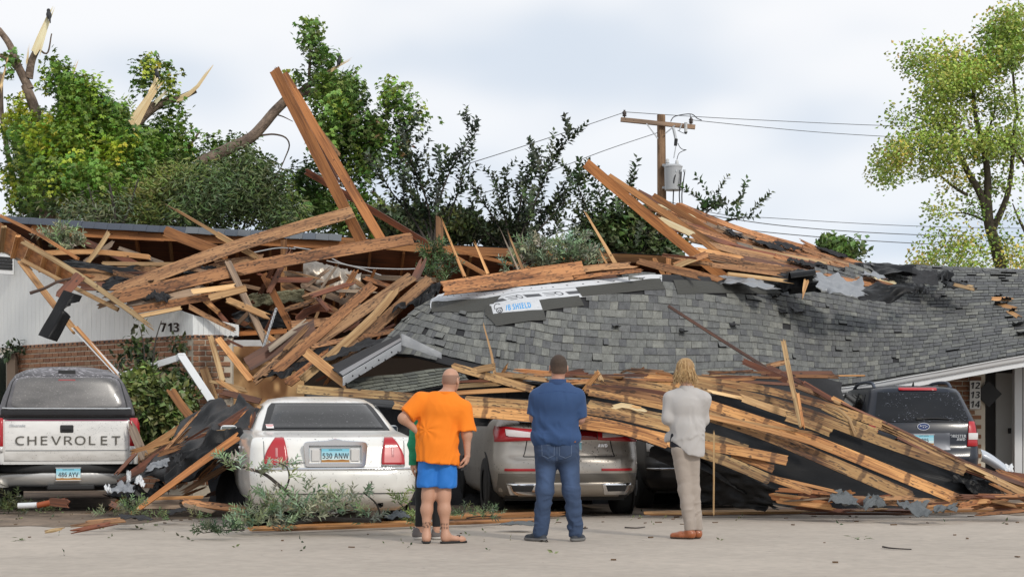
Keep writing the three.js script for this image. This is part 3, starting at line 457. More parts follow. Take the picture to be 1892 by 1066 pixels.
// ---------------------------------------------------------------- vehicles: x to the vehicle's left, y up, z forward from the rear bumper
function vehicle(sl, tap = 0.05) { // slices [y, half width, rear z, front z, corner radius, bow]
const at = y => { let i = 0; while (i < sl.length - 2 && sl[i + 1][0] < y) i++; const a = sl[i], b = sl[i + 1], f = clamp((y - a[0]) / (b[0] - a[0])); return a.map((v, k) => lerp(v, b[k], f)); };
const tx = (x, z) => x * (1 - tap * clamp((1.5 - z) / 1.5) ** 2);
const rz = (x, s) => { const [, hw, zr, , r, bow] = s, ax = Math.min(Math.abs(x), hw), o = ax - (hw - r); return zr + bow * (ax / hw) ** 2 + (o > 0 ? r - Math.sqrt(Math.max(0, r * r - o * o)) : 0); };
const rear = (x, y) => { const s = at(y); x = clamp(x, -s[1], s[1]); const z = rz(x, s); return V(tx(x, z), y, z); };
const side = (sg, z, y) => { const s = at(y); return V(tx(sg * s[1], z), y, z); };
const rows = [], pts = s => { const [y, hw, zr, zf, r, bow] = s, o = []; const zs = rz(hw, s), rf = Math.min(0.5, hw * 0.6); for (let k = 0; k <= 10; k++) { const a = -Math.PI / 2 + k / 10 * Math.PI / 2; } 
const push = (x, z) => o.push(V(tx(x, z), y, z));
for (let k = 0; k <= 12; k++) { const x = lerp(-(hw - r), hw - r, k / 12); push(x, rz(x, s)); }
for (let k = 1; k <= 7; k++) { const x = hw - r + r * Math.sin(k / 7 * Math.PI / 2); push(x, rz(x, s)); }
for (let k = 1; k <= 16; k++) push(hw, lerp(zs, zf - rf, k / 16));
for (let k = 1; k <= 6; k++) { const a = k / 6 * Math.PI / 2; push(hw - rf + rf * Math.cos(a), zf - rf + rf * Math.sin(a)); }
for (let k = 1; k <= 6; k++) push(lerp(hw - rf, -(hw - rf), k / 6), zf);
for (let k = 1; k <= 6; k++) { const a = Math.PI / 2 + k / 6 * Math.PI / 2; push(-(hw - rf) + rf * Math.cos(a), zf - rf + rf * Math.sin(a)); }
for (let k = 1; k <= 16; k++) push(-hw, lerp(zf - rf, zs, k / 16));
for (let k = 6; k >= 1; k--) { const x = -(hw - r + r * Math.sin(k / 7 * Math.PI / 2)); push(x, rz(x, s)); }
return o; };
const body = () => {
const R = []; for (let i = 0; i < sl.length - 1; i++) { const n = Math.max(1, Math.round((sl[i + 1][0] - sl[i][0]) / 0.05)); for (let k = 0; k < n; k++) R.push(pts(sl[i].map((v, q) => lerp(v, sl[i + 1][q], k / n)))); } R.push(pts(sl[sl.length - 1]));
const n = R[0].length, pos = [], uv = [], idx = [];
R.forEach((r, j) => { let per = 0; for (let i = 0; i <= n; i++) { const p = r[i % n]; if (i) per += p.distanceTo(r[(i - 1) % n]); pos.push(p.x, p.y, p.z); uv.push(per / 2, p.y / 2 + (p.z > 0.5 ? p.z * 0.1 : 0)); } });
for (let j = 0; j < R.length - 1; j++) for (let i = 0; i < n; i++) { const a = j * (n + 1) + i, b = a + 1, c = a + n + 2, d = a + n + 1; idx.push(a, d, b, b, d, c); }
for (const j of [0, R.length - 1]) { const k = pos.length / 3, c = R[j].reduce((s, p) => s.add(p), V()).divideScalar(n); pos.push(c.x, c.y, c.z); uv.push(c.x / 2, c.z / 2); for (let i = 0; i < n; i++) { const a = j * (n + 1) + i; j ? idx.push(a, k, a + 1) : idx.push(a, a + 1, k); } }
const g = new THREE.BufferGeometry(); g.setAttribute('position', new THREE.Float32BufferAttribute(pos, 3)); g.setAttribute('uv', new THREE.Float32BufferAttribute(uv, 2)); g.setIndex(idx); g.computeVertexNormals(); return g;
};
// panel lying on the skin: fn(a, b) gives a skin point, a and b 0..1
const panel = (fn, off = 0.006, th = 0.01, nu = 8, nv = 8) => slab((a, b) => { const e = 0.01, p = fn(a, b), u = fn(Math.min(1, a + e), b).sub(fn(Math.max(0, a - e), b)), v = fn(a, Math.min(1, b + e)).sub(fn(a, Math.max(0, b - e))); const n = u.cross(v).normalize(); const out = V(p.x * 0.6, 0.05, p.z - 2.4); if (n.dot(out) < 0) n.negate(); return p.addScaledVector(n, off); }, nu, nv, th);
// rear panel between two edge functions of height, optionally with rounded corners
const rearPanel = (xl, xr, y0, y1, off, th, nu = 10, nv = 8) => panel((a, b) => { const y = lerp(y0, y1, b), f = q => typeof q === 'function' ? q(b) : q; return rear(lerp(f(xl), f(xr), a), y); }, off, th, nu, nv);
const sidePanel = (sg, zl, zr, y0, y1, off, th, nu = 8, nv = 5) => panel((a, b) => { const f = q => typeof q === 'function' ? q(b) : q; return side(sg, lerp(f(zl), f(zr), a), lerp(y0, y1, b)); }, off, th, nu, nv);
return { at, rear, side, body, panel, rearPanel, sidePanel };
}
// half width of a rounded rectangle at height fraction b: corner size c as a fraction of the height
const roundEdge = (w, c, cw, top = 1) => b => { const d = Math.min(b, top ? 1 - b : 1); return d < c ? w - cw * (1 - Math.sqrt(1 - (1 - d / c) ** 2)) : w; };
const speck = (base, n = 0.5, mud = 0.3) => dataTex(512, 512, (u, v, c) => { const a = tnoise(u * 5, v * 5, 5, 5) * 0.6 + tnoise(u * 17, v * 17, 17, 17) * 0.4, s = tnoise(u * 150, v * 150, 150, 150), low = sstep(0.36, 0.12, v) * mud; const k = s > 0.95 - n * 0.06 && a > 0.44 ? 0.32 : 1 - 0.10 * a; const d = clamp(low * (0.4 + a)); c[0] = lerp(base[0], 120, d) * k; c[1] = lerp(base[1], 105, d) * k; c[2] = lerp(base[2], 88, d) * k; });
const paint = (o) => phys({ roughness: 0.35, clearcoat: 0.7, clearcoatRoughness: 0.12, ...o });
const glassDark = (tint = 0.012, dust = 0.3) => phys({ color: lin(tint, tint * 1.15, tint * 1.2), roughness: 0.07, clearcoat: 1, clearcoatRoughness: 0.03, map: null });
const dustGlass = (d, seed) => phys({ roughness: 0.09, specularIntensity: 0.55, map: dataTex(256, 256, (u, v, c) => { const a = fbm(u * 4 + seed, v * 4, 2, 4), s = noise(u * 90, v * 90, seed) > 0.9 - 0.04 * d ? 120 : 0; const q = 16 + 60 * d * a + s * (noise(u * 200, v * 200, seed + 3)); c[0] = q; c[1] = q * 1.0; c[2] = q * 1.02; }) });
const lampRed = phys({ color: lin(0.40, 0.010, 0.016), roughness: 0.3, clearcoat: 0.4, clearcoatRoughness: 0.1 });
const lampDeep = phys({ color: lin(0.20, 0.006, 0.01), roughness: 0.15, clearcoat: 1 });
const lampClear = phys({ color: lin(0.62, 0.60, 0.58), roughness: 0.12, clearcoat: 1 });
function plateTex(s, top = '#7fc4d8') { return canvasTex(256, 128, (c, w, h) => { c.fillStyle = '#9fd0de'; c.fillRect(0, 0, w, h); c.fillStyle = top; c.fillRect(0, 0, w, 30); c.fillStyle = '#c8dfe2'; c.fillRect(0, 70, w, 34); c.fillStyle = '#c99a4e'; c.fillRect(0, 104, w, 24); c.fillStyle = '#a3703a'; c.beginPath(); c.moveTo(0, 110); c.lineTo(60, 100); c.lineTo(120, 108); c.lineTo(190, 99); c.lineTo(256, 108); c.lineTo(256, 118); c.lineTo(0, 120); c.fill(); c.fillStyle = '#2a2f3a'; c.font = 'bold 16px sans-serif'; c.textAlign = 'center'; c.fillText('NORTH DAKOTA', w / 2, 22); c.font = 'bold 66px sans-serif'; c.setTransform(0.86, 0, 0, 1, 128, 0); c.fillText(s, 0, 92); }); }
function plate(parent, s, p, w = 0.305) { const g = rbox(w, w * 0.52, 0.006, 0.002); const uv = g.attributes.uv, ps = g.attributes.position; for (let i = 0; i < uv.count; i++) uv.setXY(i, 0.5 - ps.getX(i) / w, ps.getY(i) / (w * 0.52) + 0.5); g.translate(p.x, p.y, p.z); const m = mesh('number_plate', g, std({ map: plateTex(s), roughness: 0.45 }), parent); const f = bag(); f.add(rbox(w + 0.02, 0.014, 0.01, 0.003, p.x, p.y + w * 0.265, p.z - 0.002)).add(rbox(w + 0.02, 0.014, 0.01, 0.003, p.x, p.y - w * 0.265, p.z - 0.002)); mesh('plate_frame', f.geo(), M.chrome, m); return m; }
function wheel(parent, x, z, r = 0.34, w = 0.22, rimMat = M.galv) {
const pr = [[r * 0.55, -w / 2], [r * 0.9, -w / 2], [r * 0.98, -w * 0.4], [r, -w * 0.25], [r, w * 0.25], [r * 0.98, w * 0.4], [r * 0.9, w / 2], [r * 0.55, w / 2]].map(p => new THREE.Vector2(...p));
const g = new THREE.LatheGeometry(pr, 32); g.rotateZ(-Math.PI / 2); g.translate(x, r, z); const wh = new THREE.Group(); wh.name = 'wheel'; parent.add(wh); mesh('tyre', g, M.rubber, wh);
const b = bag(), d = new THREE.CylinderGeometry(r * 0.56, r * 0.56, w * 0.5, 24); d.rotateZ(Math.PI / 2); d.translate(x, r, z); b.add(d);
for (const sg of [-1, 1]) for (let k = 0; k < 7; k++) { const s = box(0.03, r * 0.5, r * 0.14, 0, r * 0.3, 0); s.rotateX(k / 7 * Math.PI * 2); s.translate(x + sg * w * 0.3, r, z); b.add(s); }
mesh('rim', b.geo(), rimMat, wh);
}
const text3 = (s, w, depth) => { const g = textGeo(s, 0.1, depth); g.computeBoundingBox(); const k = w / (g.boundingBox.max.x - g.boundingBox.min.x); g.scale(k, k, 1); g.rotateY(Math.PI); return g; };
const parked = (name, label, cat, px, d, deg) => { const p = P(px, HY, d); return thing(name, label, cat, V(p.x, 0, p.z), Math.PI + deg * Math.PI / 180); };

{ // ---- white sedan
const car = parked('sedan', 'white sedan with red upright tail lamps, parked beside the orange-shirted man', 'car', 620, 20, 11);
const v = vehicle([[0.2, 0.80, 0.22, 5.2, 0.2, 0.05], [0.30, 0.90, 0.06, 5.36, 0.22, 0.07], [0.42, 0.945, 0.0, 5.42, 0.24, 0.08], [0.58, 0.955, -0.01, 5.45, 0.24, 0.09], [0.645, 0.955, 0.0, 5.45, 0.24, 0.09], [0.665, 0.95, 0.035, 5.45, 0.2, 0.09], [0.8, 0.948, 0.07, 5.42, 0.18, 0.09], [0.93, 0.935, 0.11, 5.3, 0.16, 0.08], [0.985, 0.915, 0.16, 5.1, 0.16, 0.07], [1.015, 0.89, 0.26, 4.7, 0.18, 0.06], [1.05, 0.86, 0.72, 4.05, 0.2, 0.06], [1.075, 0.83, 1.02, 3.95, 0.22, 0.1], [1.13, 0.80, 1.18, 3.85, 0.24, 0.1], [1.27, 0.735, 1.5, 3.5, 0.26, 0.12], [1.39, 0.66, 1.82, 3.15, 0.26, 0.14], [1.45, 0.58, 2.1, 2.95, 0.26, 0.12], [1.485, 0.36, 2.45, 2.75, 0.15, 0.05]], 0.055);
mesh('body', v.body(), paint({ map: speck([236, 234, 228], 0.6, 0.25), roughness: 0.3 }), car);
const gl = glassDark(0.015);
mesh('rear_window', v.rearPanel(b => -lerp(0.735, 0.60, b) + 0.05 * (b > 0.85 ? (b - 0.85) * 4 : 0), b => lerp(0.735, 0.60, b) - 0.05 * (b > 0.85 ? (b - 0.85) * 4 : 0), 1.08, 1.395, 0.004, 0.008, 20, 10), M.black, car);
mesh('glass', v.rearPanel(b => -lerp(0.66, 0.53, b), b => lerp(0.66, 0.53, b), 1.10, 1.375, 0.012, 0.006, 20, 10), dustGlass(0.25, 3), car.children[1]);
for (const sg of [-1, 1]) {
mesh('tail_lamp', v.rearPanel(b => sg * (0.535 + 0.04 * b * b), b => sg * (0.80 - 0.13 * b ** 2.4), 0.705, 0.99, 0.012, 0.026, 8, 12), lampRed, car);
const lamp = car.children[car.children.length - 1]; mesh('reflector', v.rearPanel(b => sg * 0.65, b => sg * 0.675, 0.79, 0.89, 0.026, 0.006, 3, 3), std({ color: lin(0.5, 0.2, 0.2), roughness: 0.3 }), lamp); mesh('lamp_trim', v.rearPanel(b => sg * 0.53, b => sg * 0.80, 0.695, 0.715, 0.012, 0.02, 8, 2), M.chrome, lamp);
mesh('side_window', v.sidePanel(sg, b => lerp(1.75, 2.0, b), b => lerp(3.75, 3.25, b), 1.1, 1.37, 0.004, 0.006, 10, 5), gl, car);
const mirr = new THREE.Group(); mirr.name = 'wing_mirror'; car.add(mirr); mesh('mirror_shell', rbox(0.21, 0.13, 0.12, 0.05, sg * 1.02, 1.07, 3.42, 3), paint({ color: lin(0.7, 0.7, 0.69) }), mirr); mesh('mirror_glass', rbox(0.175, 0.1, 0.01, 0.02, sg * 1.02, 1.07, 3.356, 2), phys({ color: lin(0.30, 0.33, 0.32), roughness: 0.05, metalness: 0.8 }), mirr); mesh('mirror_arm', box(0.16, 0.04, 0.05, sg * 0.88, 1.02, 3.44), M.whitePaint, mirr);
for (const z of [1.75, 2.75]) mesh('handle', rbox(0.03, 0.035, 0.19, 0.012, sg * 0.962, 0.88, z), M.chrome, car);
for (const z of [1.05, 4.4]) { const a = new THREE.CylinderGeometry(0.38, 0.38, 0.02, 24); a.rotateZ(Math.PI / 2); a.translate(sg * 0.90, 0.34, z); mesh('wheel_arch', a, M.black, car); wheel(car, sg * 0.79, z, 0.335, 0.225); }
mesh('window_trim', v.sidePanel(sg, 1.6, 3.8, 1.075, 1.095, 0.006, 0.01, 10, 1), M.chrome, car);
}
// boot lid seams, bumper strip, chrome surround, badge
const seam = std({ color: lin(0.06, 0.06, 0.06), roughness: 0.8 });
for (const sg of [-1, 1]) mesh('lid_seam', v.rearPanel(sg * 0.80, sg * 0.806, 0.69, 1.0, 0.002, 0.004, 1, 8), seam, car);
mesh('bumper_strip', v.rearPanel(-0.93, 0.93, 0.648, 0.668, 0.016, 0.02, 24, 2), M.chrome, car); mesh('bumper_seam', v.rearPanel(-0.9, 0.9, 0.395, 0.403, 0.003, 0.004, 24, 1), seam, car);
const hold = new THREE.Group(); hold.name = 'plate_surround'; car.add(hold);
const ring = (w0, h0, w1, h1, y) => { const s = new THREE.Shape(); const rr = (q, w, h, r) => { q.moveTo(-w + r, -h); q.lineTo(w - r, -h); q.quadraticCurveTo(w, -h, w, -h + r); q.lineTo(w + 0.02, h - r); q.quadraticCurveTo(w + 0.02, h, w - r, h); q.lineTo(0.08, h + 0.012); q.quadraticCurveTo(0, h + 0.045, -0.08, h + 0.012); q.lineTo(-w + r, h); q.quadraticCurveTo(-w - 0.02, h, -w - 0.02, h - r); q.lineTo(-w, -h + r); q.quadraticCurveTo(-w, -h, -w + r, -h); }; rr(s, w0, h0, 0.04); const hole = new THREE.Path(); hole.moveTo(-w1, -h1); hole.lineTo(-w1, h1); hole.lineTo(w1, h1); hole.lineTo(w1, -h1); hole.closePath(); s.holes.push(hole); const g = new THREE.ExtrudeGeometry(s, { depth: 0.03, bevelEnabled: true, bevelSize: 0.006, bevelThickness: 0.006, bevelSegments: 1, curveSegments: 6 }); g.rotateY(Math.PI); g.translate(0, y, 0.065); return g; };
mesh('chrome_ring', ring(0.325, 0.135, 0.29, 0.10, 0.825), M.chrome, hold); mesh('recess', rbox(0.6, 0.22, 0.02, 0.01, 0, 0.825, 0.075), M.whitePaint, hold); for (const sg of [-1, 1]) mesh('reversing_lamp', rbox(0.09, 0.13, 0.02, 0.008, sg * 0.215, 0.815, 0.055), lampClear, hold);
mesh('emblem', rbox(0.03, 0.045, 0.012, 0.01, 0, 0.975, 0.06), lampRed, hold);
plate(car, '530 ANW', V(0, 0.815, 0.045));
const bt = text3('Executive', 0.21, 0.006); bt.translate(0.42, 0.735, 0.07); mesh('badge', bt, std({ color: lin(0.12, 0.12, 0.12), metalness: 0.6, roughness: 0.3 }), car);
const st = v.rearPanel(0.60, 0.68, 1.09, 1.135, 0.017, 0.003, 2, 2); mesh('sticker', st, std({ map: canvasTex(32, 32, c => { c.fillStyle = '#e8e4e2'; c.fillRect(0, 0, 32, 32); c.fillStyle = '#c33'; c.fillRect(0, 4, 32, 5); c.fillRect(4, 16, 24, 4); }), roughness: 0.6 }), car);
mesh('underbody', box(1.5, 0.12, 4.6, 0, 0.26, 2.8), M.black, car); for (const z of [0.35]) mesh('exhaust_pipe', tube([V(-0.5, 0.27, 0.1), V(-0.5, 0.27, 1.2)], 0.035), M.rubber, car);
mesh('mud_flap', rbox(0.03, 0.40, 0.06, 0.008, 0.82, 0.26, 0.36), M.black, car);
shadows(car);
}
{ // ---- silver pickup with a canopy over its bed
const car = parked('pickup_truck', 'dusty white pickup with grey canopy over its bed below the house number', 'pickup truck', 122, 23.8, 13.3);
const v = vehicle([[0.50, 0.86, 0.14, 5.2, 0.12, 0.02], [0.56, 0.905, 0.115, 5.25, 0.12, 0.02], [0.9, 0.925, 0.11, 5.3, 0.10, 0.02], [1.1, 0.92, 0.11, 5.3, 0.10, 0.02], [1.20, 0.905, 0.115, 5.2, 0.10, 0.02], [1.225, 0.88, 0.13, 4.2, 0.10, 0.02]], 0.0);
mesh('body', v.body(), paint({ map: speck([226, 224, 220], 0.5, 0.3), roughness: 0.38 }), car);
const t = vehicle([[1.226, 0.885, 0.12, 2.4, 0.13, 0.03], [1.30, 0.87, 0.135, 2.4, 0.14, 0.03], [1.5, 0.81, 0.18, 2.42, 0.17, 0.04], [1.70, 0.725, 0.235, 2.42, 0.2, 0.05], [1.80, 0.655, 0.29, 2.4, 0.24, 0.06], [1.865, 0.53, 0.40, 2.3, 0.3, 0.06], [1.905, 0.34, 0.65, 2.1, 0.3, 0.04], [1.915, 0.1, 1.1, 1.6, 0.08, 0.0]], 0.0);
const dusty = std({ roughness: 0.62, map: dataTex(512, 512, (u, v2, c) => { const a = tnoise(u * 6, v2 * 6, 6, 6), b = tnoise(u * 120, v2 * 120, 120, 120), top = sstep(0.80, 0.92, v2); const q = 78 + 28 * a + (b > 0.86 - 0.15 * top ? 80 : 0) * (0.3 + 0.6 * top); c[0] = q * 1.02; c[1] = q * 1.0; c[2] = q * 1.03; }) });
const top = mesh('canopy', t.body(), dusty, car);
const rw = (k, y0, y1, off, th, mt, nm, par) => mesh(nm, t.rearPanel(b => -(lerp(0.80, 0.665, (lerp(y0, y1, b) - 1.28) / 0.5) * k - (roundEdge(0, 0.22, 0.10)(b)) * -1), b => lerp(0.80, 0.665, (lerp(y0, y1, b) - 1.28) / 0.5) * k + roundEdge(0, 0.22, 0.10)(b), y0, y1, off, th, 20, 12), mt, par);
rw(1.0, 1.28, 1.775, 0.003, 0.012, M.black, 'window_seal', top);
rw(0.972, 1.295, 1.765, 0.01, 0.014, dusty, 'window_frame', top);
rw(0.915, 1.345, 1.745, 0.018, 0.012, phys({ roughness: 0.28, clearcoat: 0.5, map: dataTex(256, 256, (u, v2, c) => { const a = fbm(u * 5, v2 * 5, 3), s = noise(u * 120, v2 * 120) > 0.83 ? 60 : 0; const q = 68 + 44 * a + s * noise(u * 60, v2 * 60, 8); c[0] = q * 1.03; c[1] = q; c[2] = q * 0.98; }) }), 'rear_window', top);
mesh('sill_strip', t.rearPanel(-0.80, 0.80, 1.335, 1.35, 0.022, 0.014, 16, 1), M.galv, top); mesh('sill_panel', t.rearPanel(-0.82, 0.82, 1.262, 1.33, 0.014, 0.012, 16, 2), M.tarDull, top);
mesh('brake_lamp', rbox(0.22, 0.03, 0.03, 0.008, 0.0, 1.715, 0.232), std({ color: lin(0.3, 0.06, 0.06), roughness: 0.6 }), top); mesh('vent', rbox(0.22, 0.05, 0.03, 0.008, 0.0, 1.828, 0.31), M.black, top);
// seen through the dusty rear window: sheet and strut
const gate = mesh('tailgate', v.rearPanel(-0.785, 0.785, 0.67, 1.185, 0.004, 0.012, 12, 6), paint({ map: speck([228, 226, 222], 0.7, 0.2), roughness: 0.36 }), car);
mesh('gate_fold', v.rearPanel(-0.77, 0.77, 0.80, 0.812, 0.012, 0.006, 12, 1), std({ color: lin(0.25, 0.25, 0.25), roughness: 0.6 }), gate);
mesh('pinstripe', v.rearPanel(-0.78, 0.78, 1.188, 1.20, 0.011, 0.004, 12, 1), std({ color: lin(0.25, 0.05, 0.10), roughness: 0.5 }), gate);
mesh('gate_edge', v.rearPanel(-0.86, 0.86, 1.2, 1.226, 0.006, 0.02, 12, 2), M.tarDull, car);
const letters = new THREE.Group(); letters.name = 'lettering'; gate.add(letters);
[...'CHEVROLET'].forEach((s, i) => { const g = textGeo(s, 0.112, 0.012, thinFont); g.scale(1.42, 1, 1); g.rotateY(Math.PI); g.translate(0.53 - i * 0.152 + 0.06, 0.935, 0.102); mesh('letter', g, std({ color: lin(0.13, 0.12, 0.10), roughness: 0.3, metalness: 0.6 }), letters); });
mesh('handle', rbox(0.17, 0.10, 0.03, 0.015, 0, 1.085, 0.10), M.black, gate); mesh('handle_lever', rbox(0.12, 0.03, 0.02, 0.008, 0, 1.075, 0.084), M.rubber, gate);
for (const sg of [-1, 1]) {
const l = mesh('tail_lamp', v.rearPanel(sg * 0.80, sg * 0.925, 0.86, 1.215, 0.012, 0.03, 6, 5), lampRed, car); mesh('reversing_lamp', v.rearPanel(sg * 0.80, sg * 0.925, 0.79, 0.857, 0.012, 0.03, 6, 2), lampClear, l); mesh('lamp_lens', v.rearPanel(sg * 0.83, sg * 0.91, 0.90, 1.0, 0.028, 0.006, 3, 2), lampDeep, l);
for (const z of [1.25, 4.3]) { const a = new THREE.CylinderGeometry(0.44, 0.44, 0.02, 24); a.rotateZ(Math.PI / 2); a.translate(sg * 0.925, 0.5, z); mesh('wheel_arch', a, M.black, car); wheel(car, sg * 0.80, z, 0.385, 0.27); }
mesh('canopy_window', t.sidePanel(sg, 0.5, 2.1, 1.38, 1.68, 0.004, 0.006), glassDark(), top);
}
// step bumper: black treads over a bright curved bar
const bar = vehicle([[0.335, 0.80, 0.03, 0.3, 0.1, 0.05], [0.38, 0.93, -0.03, 0.3, 0.14, 0.08], [0.50, 0.95, -0.05, 0.3, 0.14, 0.08], [0.525, 0.94, -0.03, 0.3, 0.14, 0.08]], 0);
const bm = mesh('bumper', bar.body(), std({ color: lin(0.52, 0.51, 0.49), roughness: 0.32, metalness: 0.55, bumpMap: grit, bumpScale: 0.002 }), car); const pad = vehicle([[0.526, 0.94, -0.045, 0.3, 0.14, 0.08], [0.60, 0.95, -0.04, 0.3, 0.14, 0.08], [0.625, 0.93, -0.01, 0.3, 0.14, 0.08]], 0); mesh('step_pad', pad.body(), std({ color: lin(0.03, 0.03, 0.03), roughness: 0.9, bumpMap: grit, bumpScale: 0.006 }), bm); mesh('hitch_plate', rbox(0.6, 0.07, 0.12, 0.02, -0.05, 0.33, 0.0), M.black, bm);
plate(car, '486 AYV', V(-0.02, 0.50, -0.075)); mesh('gap', box(1.7, 0.1, 0.2, 0, 0.645, 0.24), M.black, car); mesh('underbody', box(1.3, 0.3, 4.6, 0, 0.42, 2.7), M.black, car); const ax = new THREE.CylinderGeometry(0.06, 0.06, 1.5, 10); ax.rotateZ(Math.PI / 2); ax.translate(0, 0.38, 1.25); mesh('axle', ax, M.rubber, car); mesh('cab', rbox(1.5, 0.55, 1.5, 0.2, 0, 1.45, 3.3, 4), paint({ color: lin(0.05, 0.05, 0.06) }), car);
const sc = text3('Silverado', 0.2, 0.004); sc.translate(0.62, 1.13, 0.1); mesh('badge', sc, M.galv, gate);
shadows(car);
}
{ // ---- silver crossover under the fallen roof
const car = parked('crossover', 'silver crossover with full-width red lamp band, crushed under fallen roof boards', 'car', 1054, 22.5, 8);
const v = vehicle([[0.24, 0.80, 0.20, 4.4, 0.2, 0.05], [0.32, 0.89, 0.05, 4.6, 0.24, 0.08], [0.46, 0.925, 0.01, 4.7, 0.26, 0.1], [0.60, 0.945, 0.0, 4.75, 0.26, 0.1], [0.72, 0.945, 0.015, 4.75, 0.26, 0.1], [0.745, 0.945, 0.05, 4.75, 0.24, 0.1], [0.92, 0.935, 0.09, 4.72, 0.24, 0.1], [1.0, 0.925, 0.08, 4.5, 0.24, 0.1], [1.10, 0.90, 0.12, 4.0, 0.26, 0.1], [1.17, 0.86, 0.22, 3.4, 0.26, 0.1], [1.24, 0.78, 0.6, 3.0, 0.28, 0.1], [1.28, 0.66, 0.9, 2.7, 0.3, 0.1], [1.30, 0.5, 1.2, 2.4, 0.3, 0.05]], 0.07);
const silver = std({ color: lin(0.60, 0.57, 0.53), metalness: 0.5, roughness: 0.34, map: speck([240, 238, 235], 0.9, 0.4) });
mesh('body', v.body(), silver, car);
const clad = std({ color: lin(0.10, 0.088, 0.072), roughness: 0.55, bumpMap: grit, bumpScale: 0.003 });
mesh('cladding', v.rearPanel(-0.90, 0.90, 0.27, 0.545, 0.006, 0.012, 24, 6), clad, car); const dif = mesh('diffuser_strip', v.rearPanel(b => -0.66 - 0.06 * b, b => 0.66 + 0.06 * b, 0.285, 0.44, 0.016, 0.03, 24, 4), std({ color: lin(0.36, 0.32, 0.27), metalness: 0.6, roughness: 0.35 }), car);
mesh('lower_valance', v.rearPanel(-0.80, 0.80, 0.245, 0.28, 0.004, 0.02, 24, 2), M.black, car);
for (const sg of [-1, 1]) {
const e = mesh('exhaust', v.rearPanel(b => sg * lerp(0.46, 0.42, b), b => sg * lerp(0.76, 0.80, b), 0.315, 0.43, 0.034, 0.02, 6, 3), M.chrome, car); mesh('exhaust_mouth', v.rearPanel(b => sg * lerp(0.50, 0.47, b), b => sg * lerp(0.72, 0.75, b), 0.335, 0.41, 0.046, 0.006, 6, 3), M.black, e);
mesh('reflector', v.rearPanel(sg * 0.42, sg * 0.84, 0.575, 0.605, 0.006, 0.01, 8, 1), lampRed, car);
const l = mesh('tail_lamp', v.panel((a, b) => v.rear(sg * lerp(0.38, 0.918, a), lerp(lerp(0.955, 0.93, a), lerp(1.07, 1.115, a), b)), 0.012, 0.02, 16, 4), lampRed, car);
mesh('lamp_white', v.panel((a, b) => v.rear(sg * lerp(0.44, 0.80, a), lerp(lerp(0.985, 1.0, a), lerp(1.03, 1.075, a), b)), 0.026, 0.008, 10, 2), phys({ color: lin(0.68, 0.62, 0.62), roughness: 0.15, clearcoat: 1 }), l);
mesh('gate_seam', v.panel((a, b) => v.rear(sg * (lerp(0.60, 0.515, b ** 0.7) + a * 0.012), lerp(0.75, 1.12, b)), 0.003, 0.005, 1, 8), M.black, car);
for (const z of [0.98, 3.8]) { const a = new THREE.CylinderGeometry(0.42, 0.42, 0.02, 28); a.rotateZ(Math.PI / 2); a.translate(sg * 0.925, 0.38, z); mesh('wheel_arch', a, M.black, car); wheel(car, sg * 0.83, z, 0.37, 0.245, std({ color: lin(0.2, 0.19, 0.17), metalness: 0.7, roughness: 0.4 })); }
mesh('side_window', v.sidePanel(sg, 1.1, 2.9, 1.12, 1.23, 0.004, 0.006), glassDark(), car);
}
mesh('lamp_band', v.rearPanel(-0.37, 0.37, 0.958, 1.065, 0.012, 0.018, 12, 3), lampDeep, car); mesh('gate_lower_seam', v.rearPanel(-0.60, 0.60, 0.745, 0.755, 0.003, 0.005, 16, 1), M.black, car);
mesh('rear_window', v.rearPanel(-0.62, 0.62, 1.16, 1.25, 0.004, 0.008, 12, 4), dustGlass(0.3, 9), car);
plate(car, '  EK', V(0.0, 0.85, 0.075)); const tx = text3('AWD', 0.12, 0.006); tx.translate(-0.42, 0.885, 0.098); mesh('badge', tx, M.chrome, car); mesh('underbody', box(1.5, 0.1, 3.8, 0, 0.25, 2.3), M.black, car);
shadows(car);
}
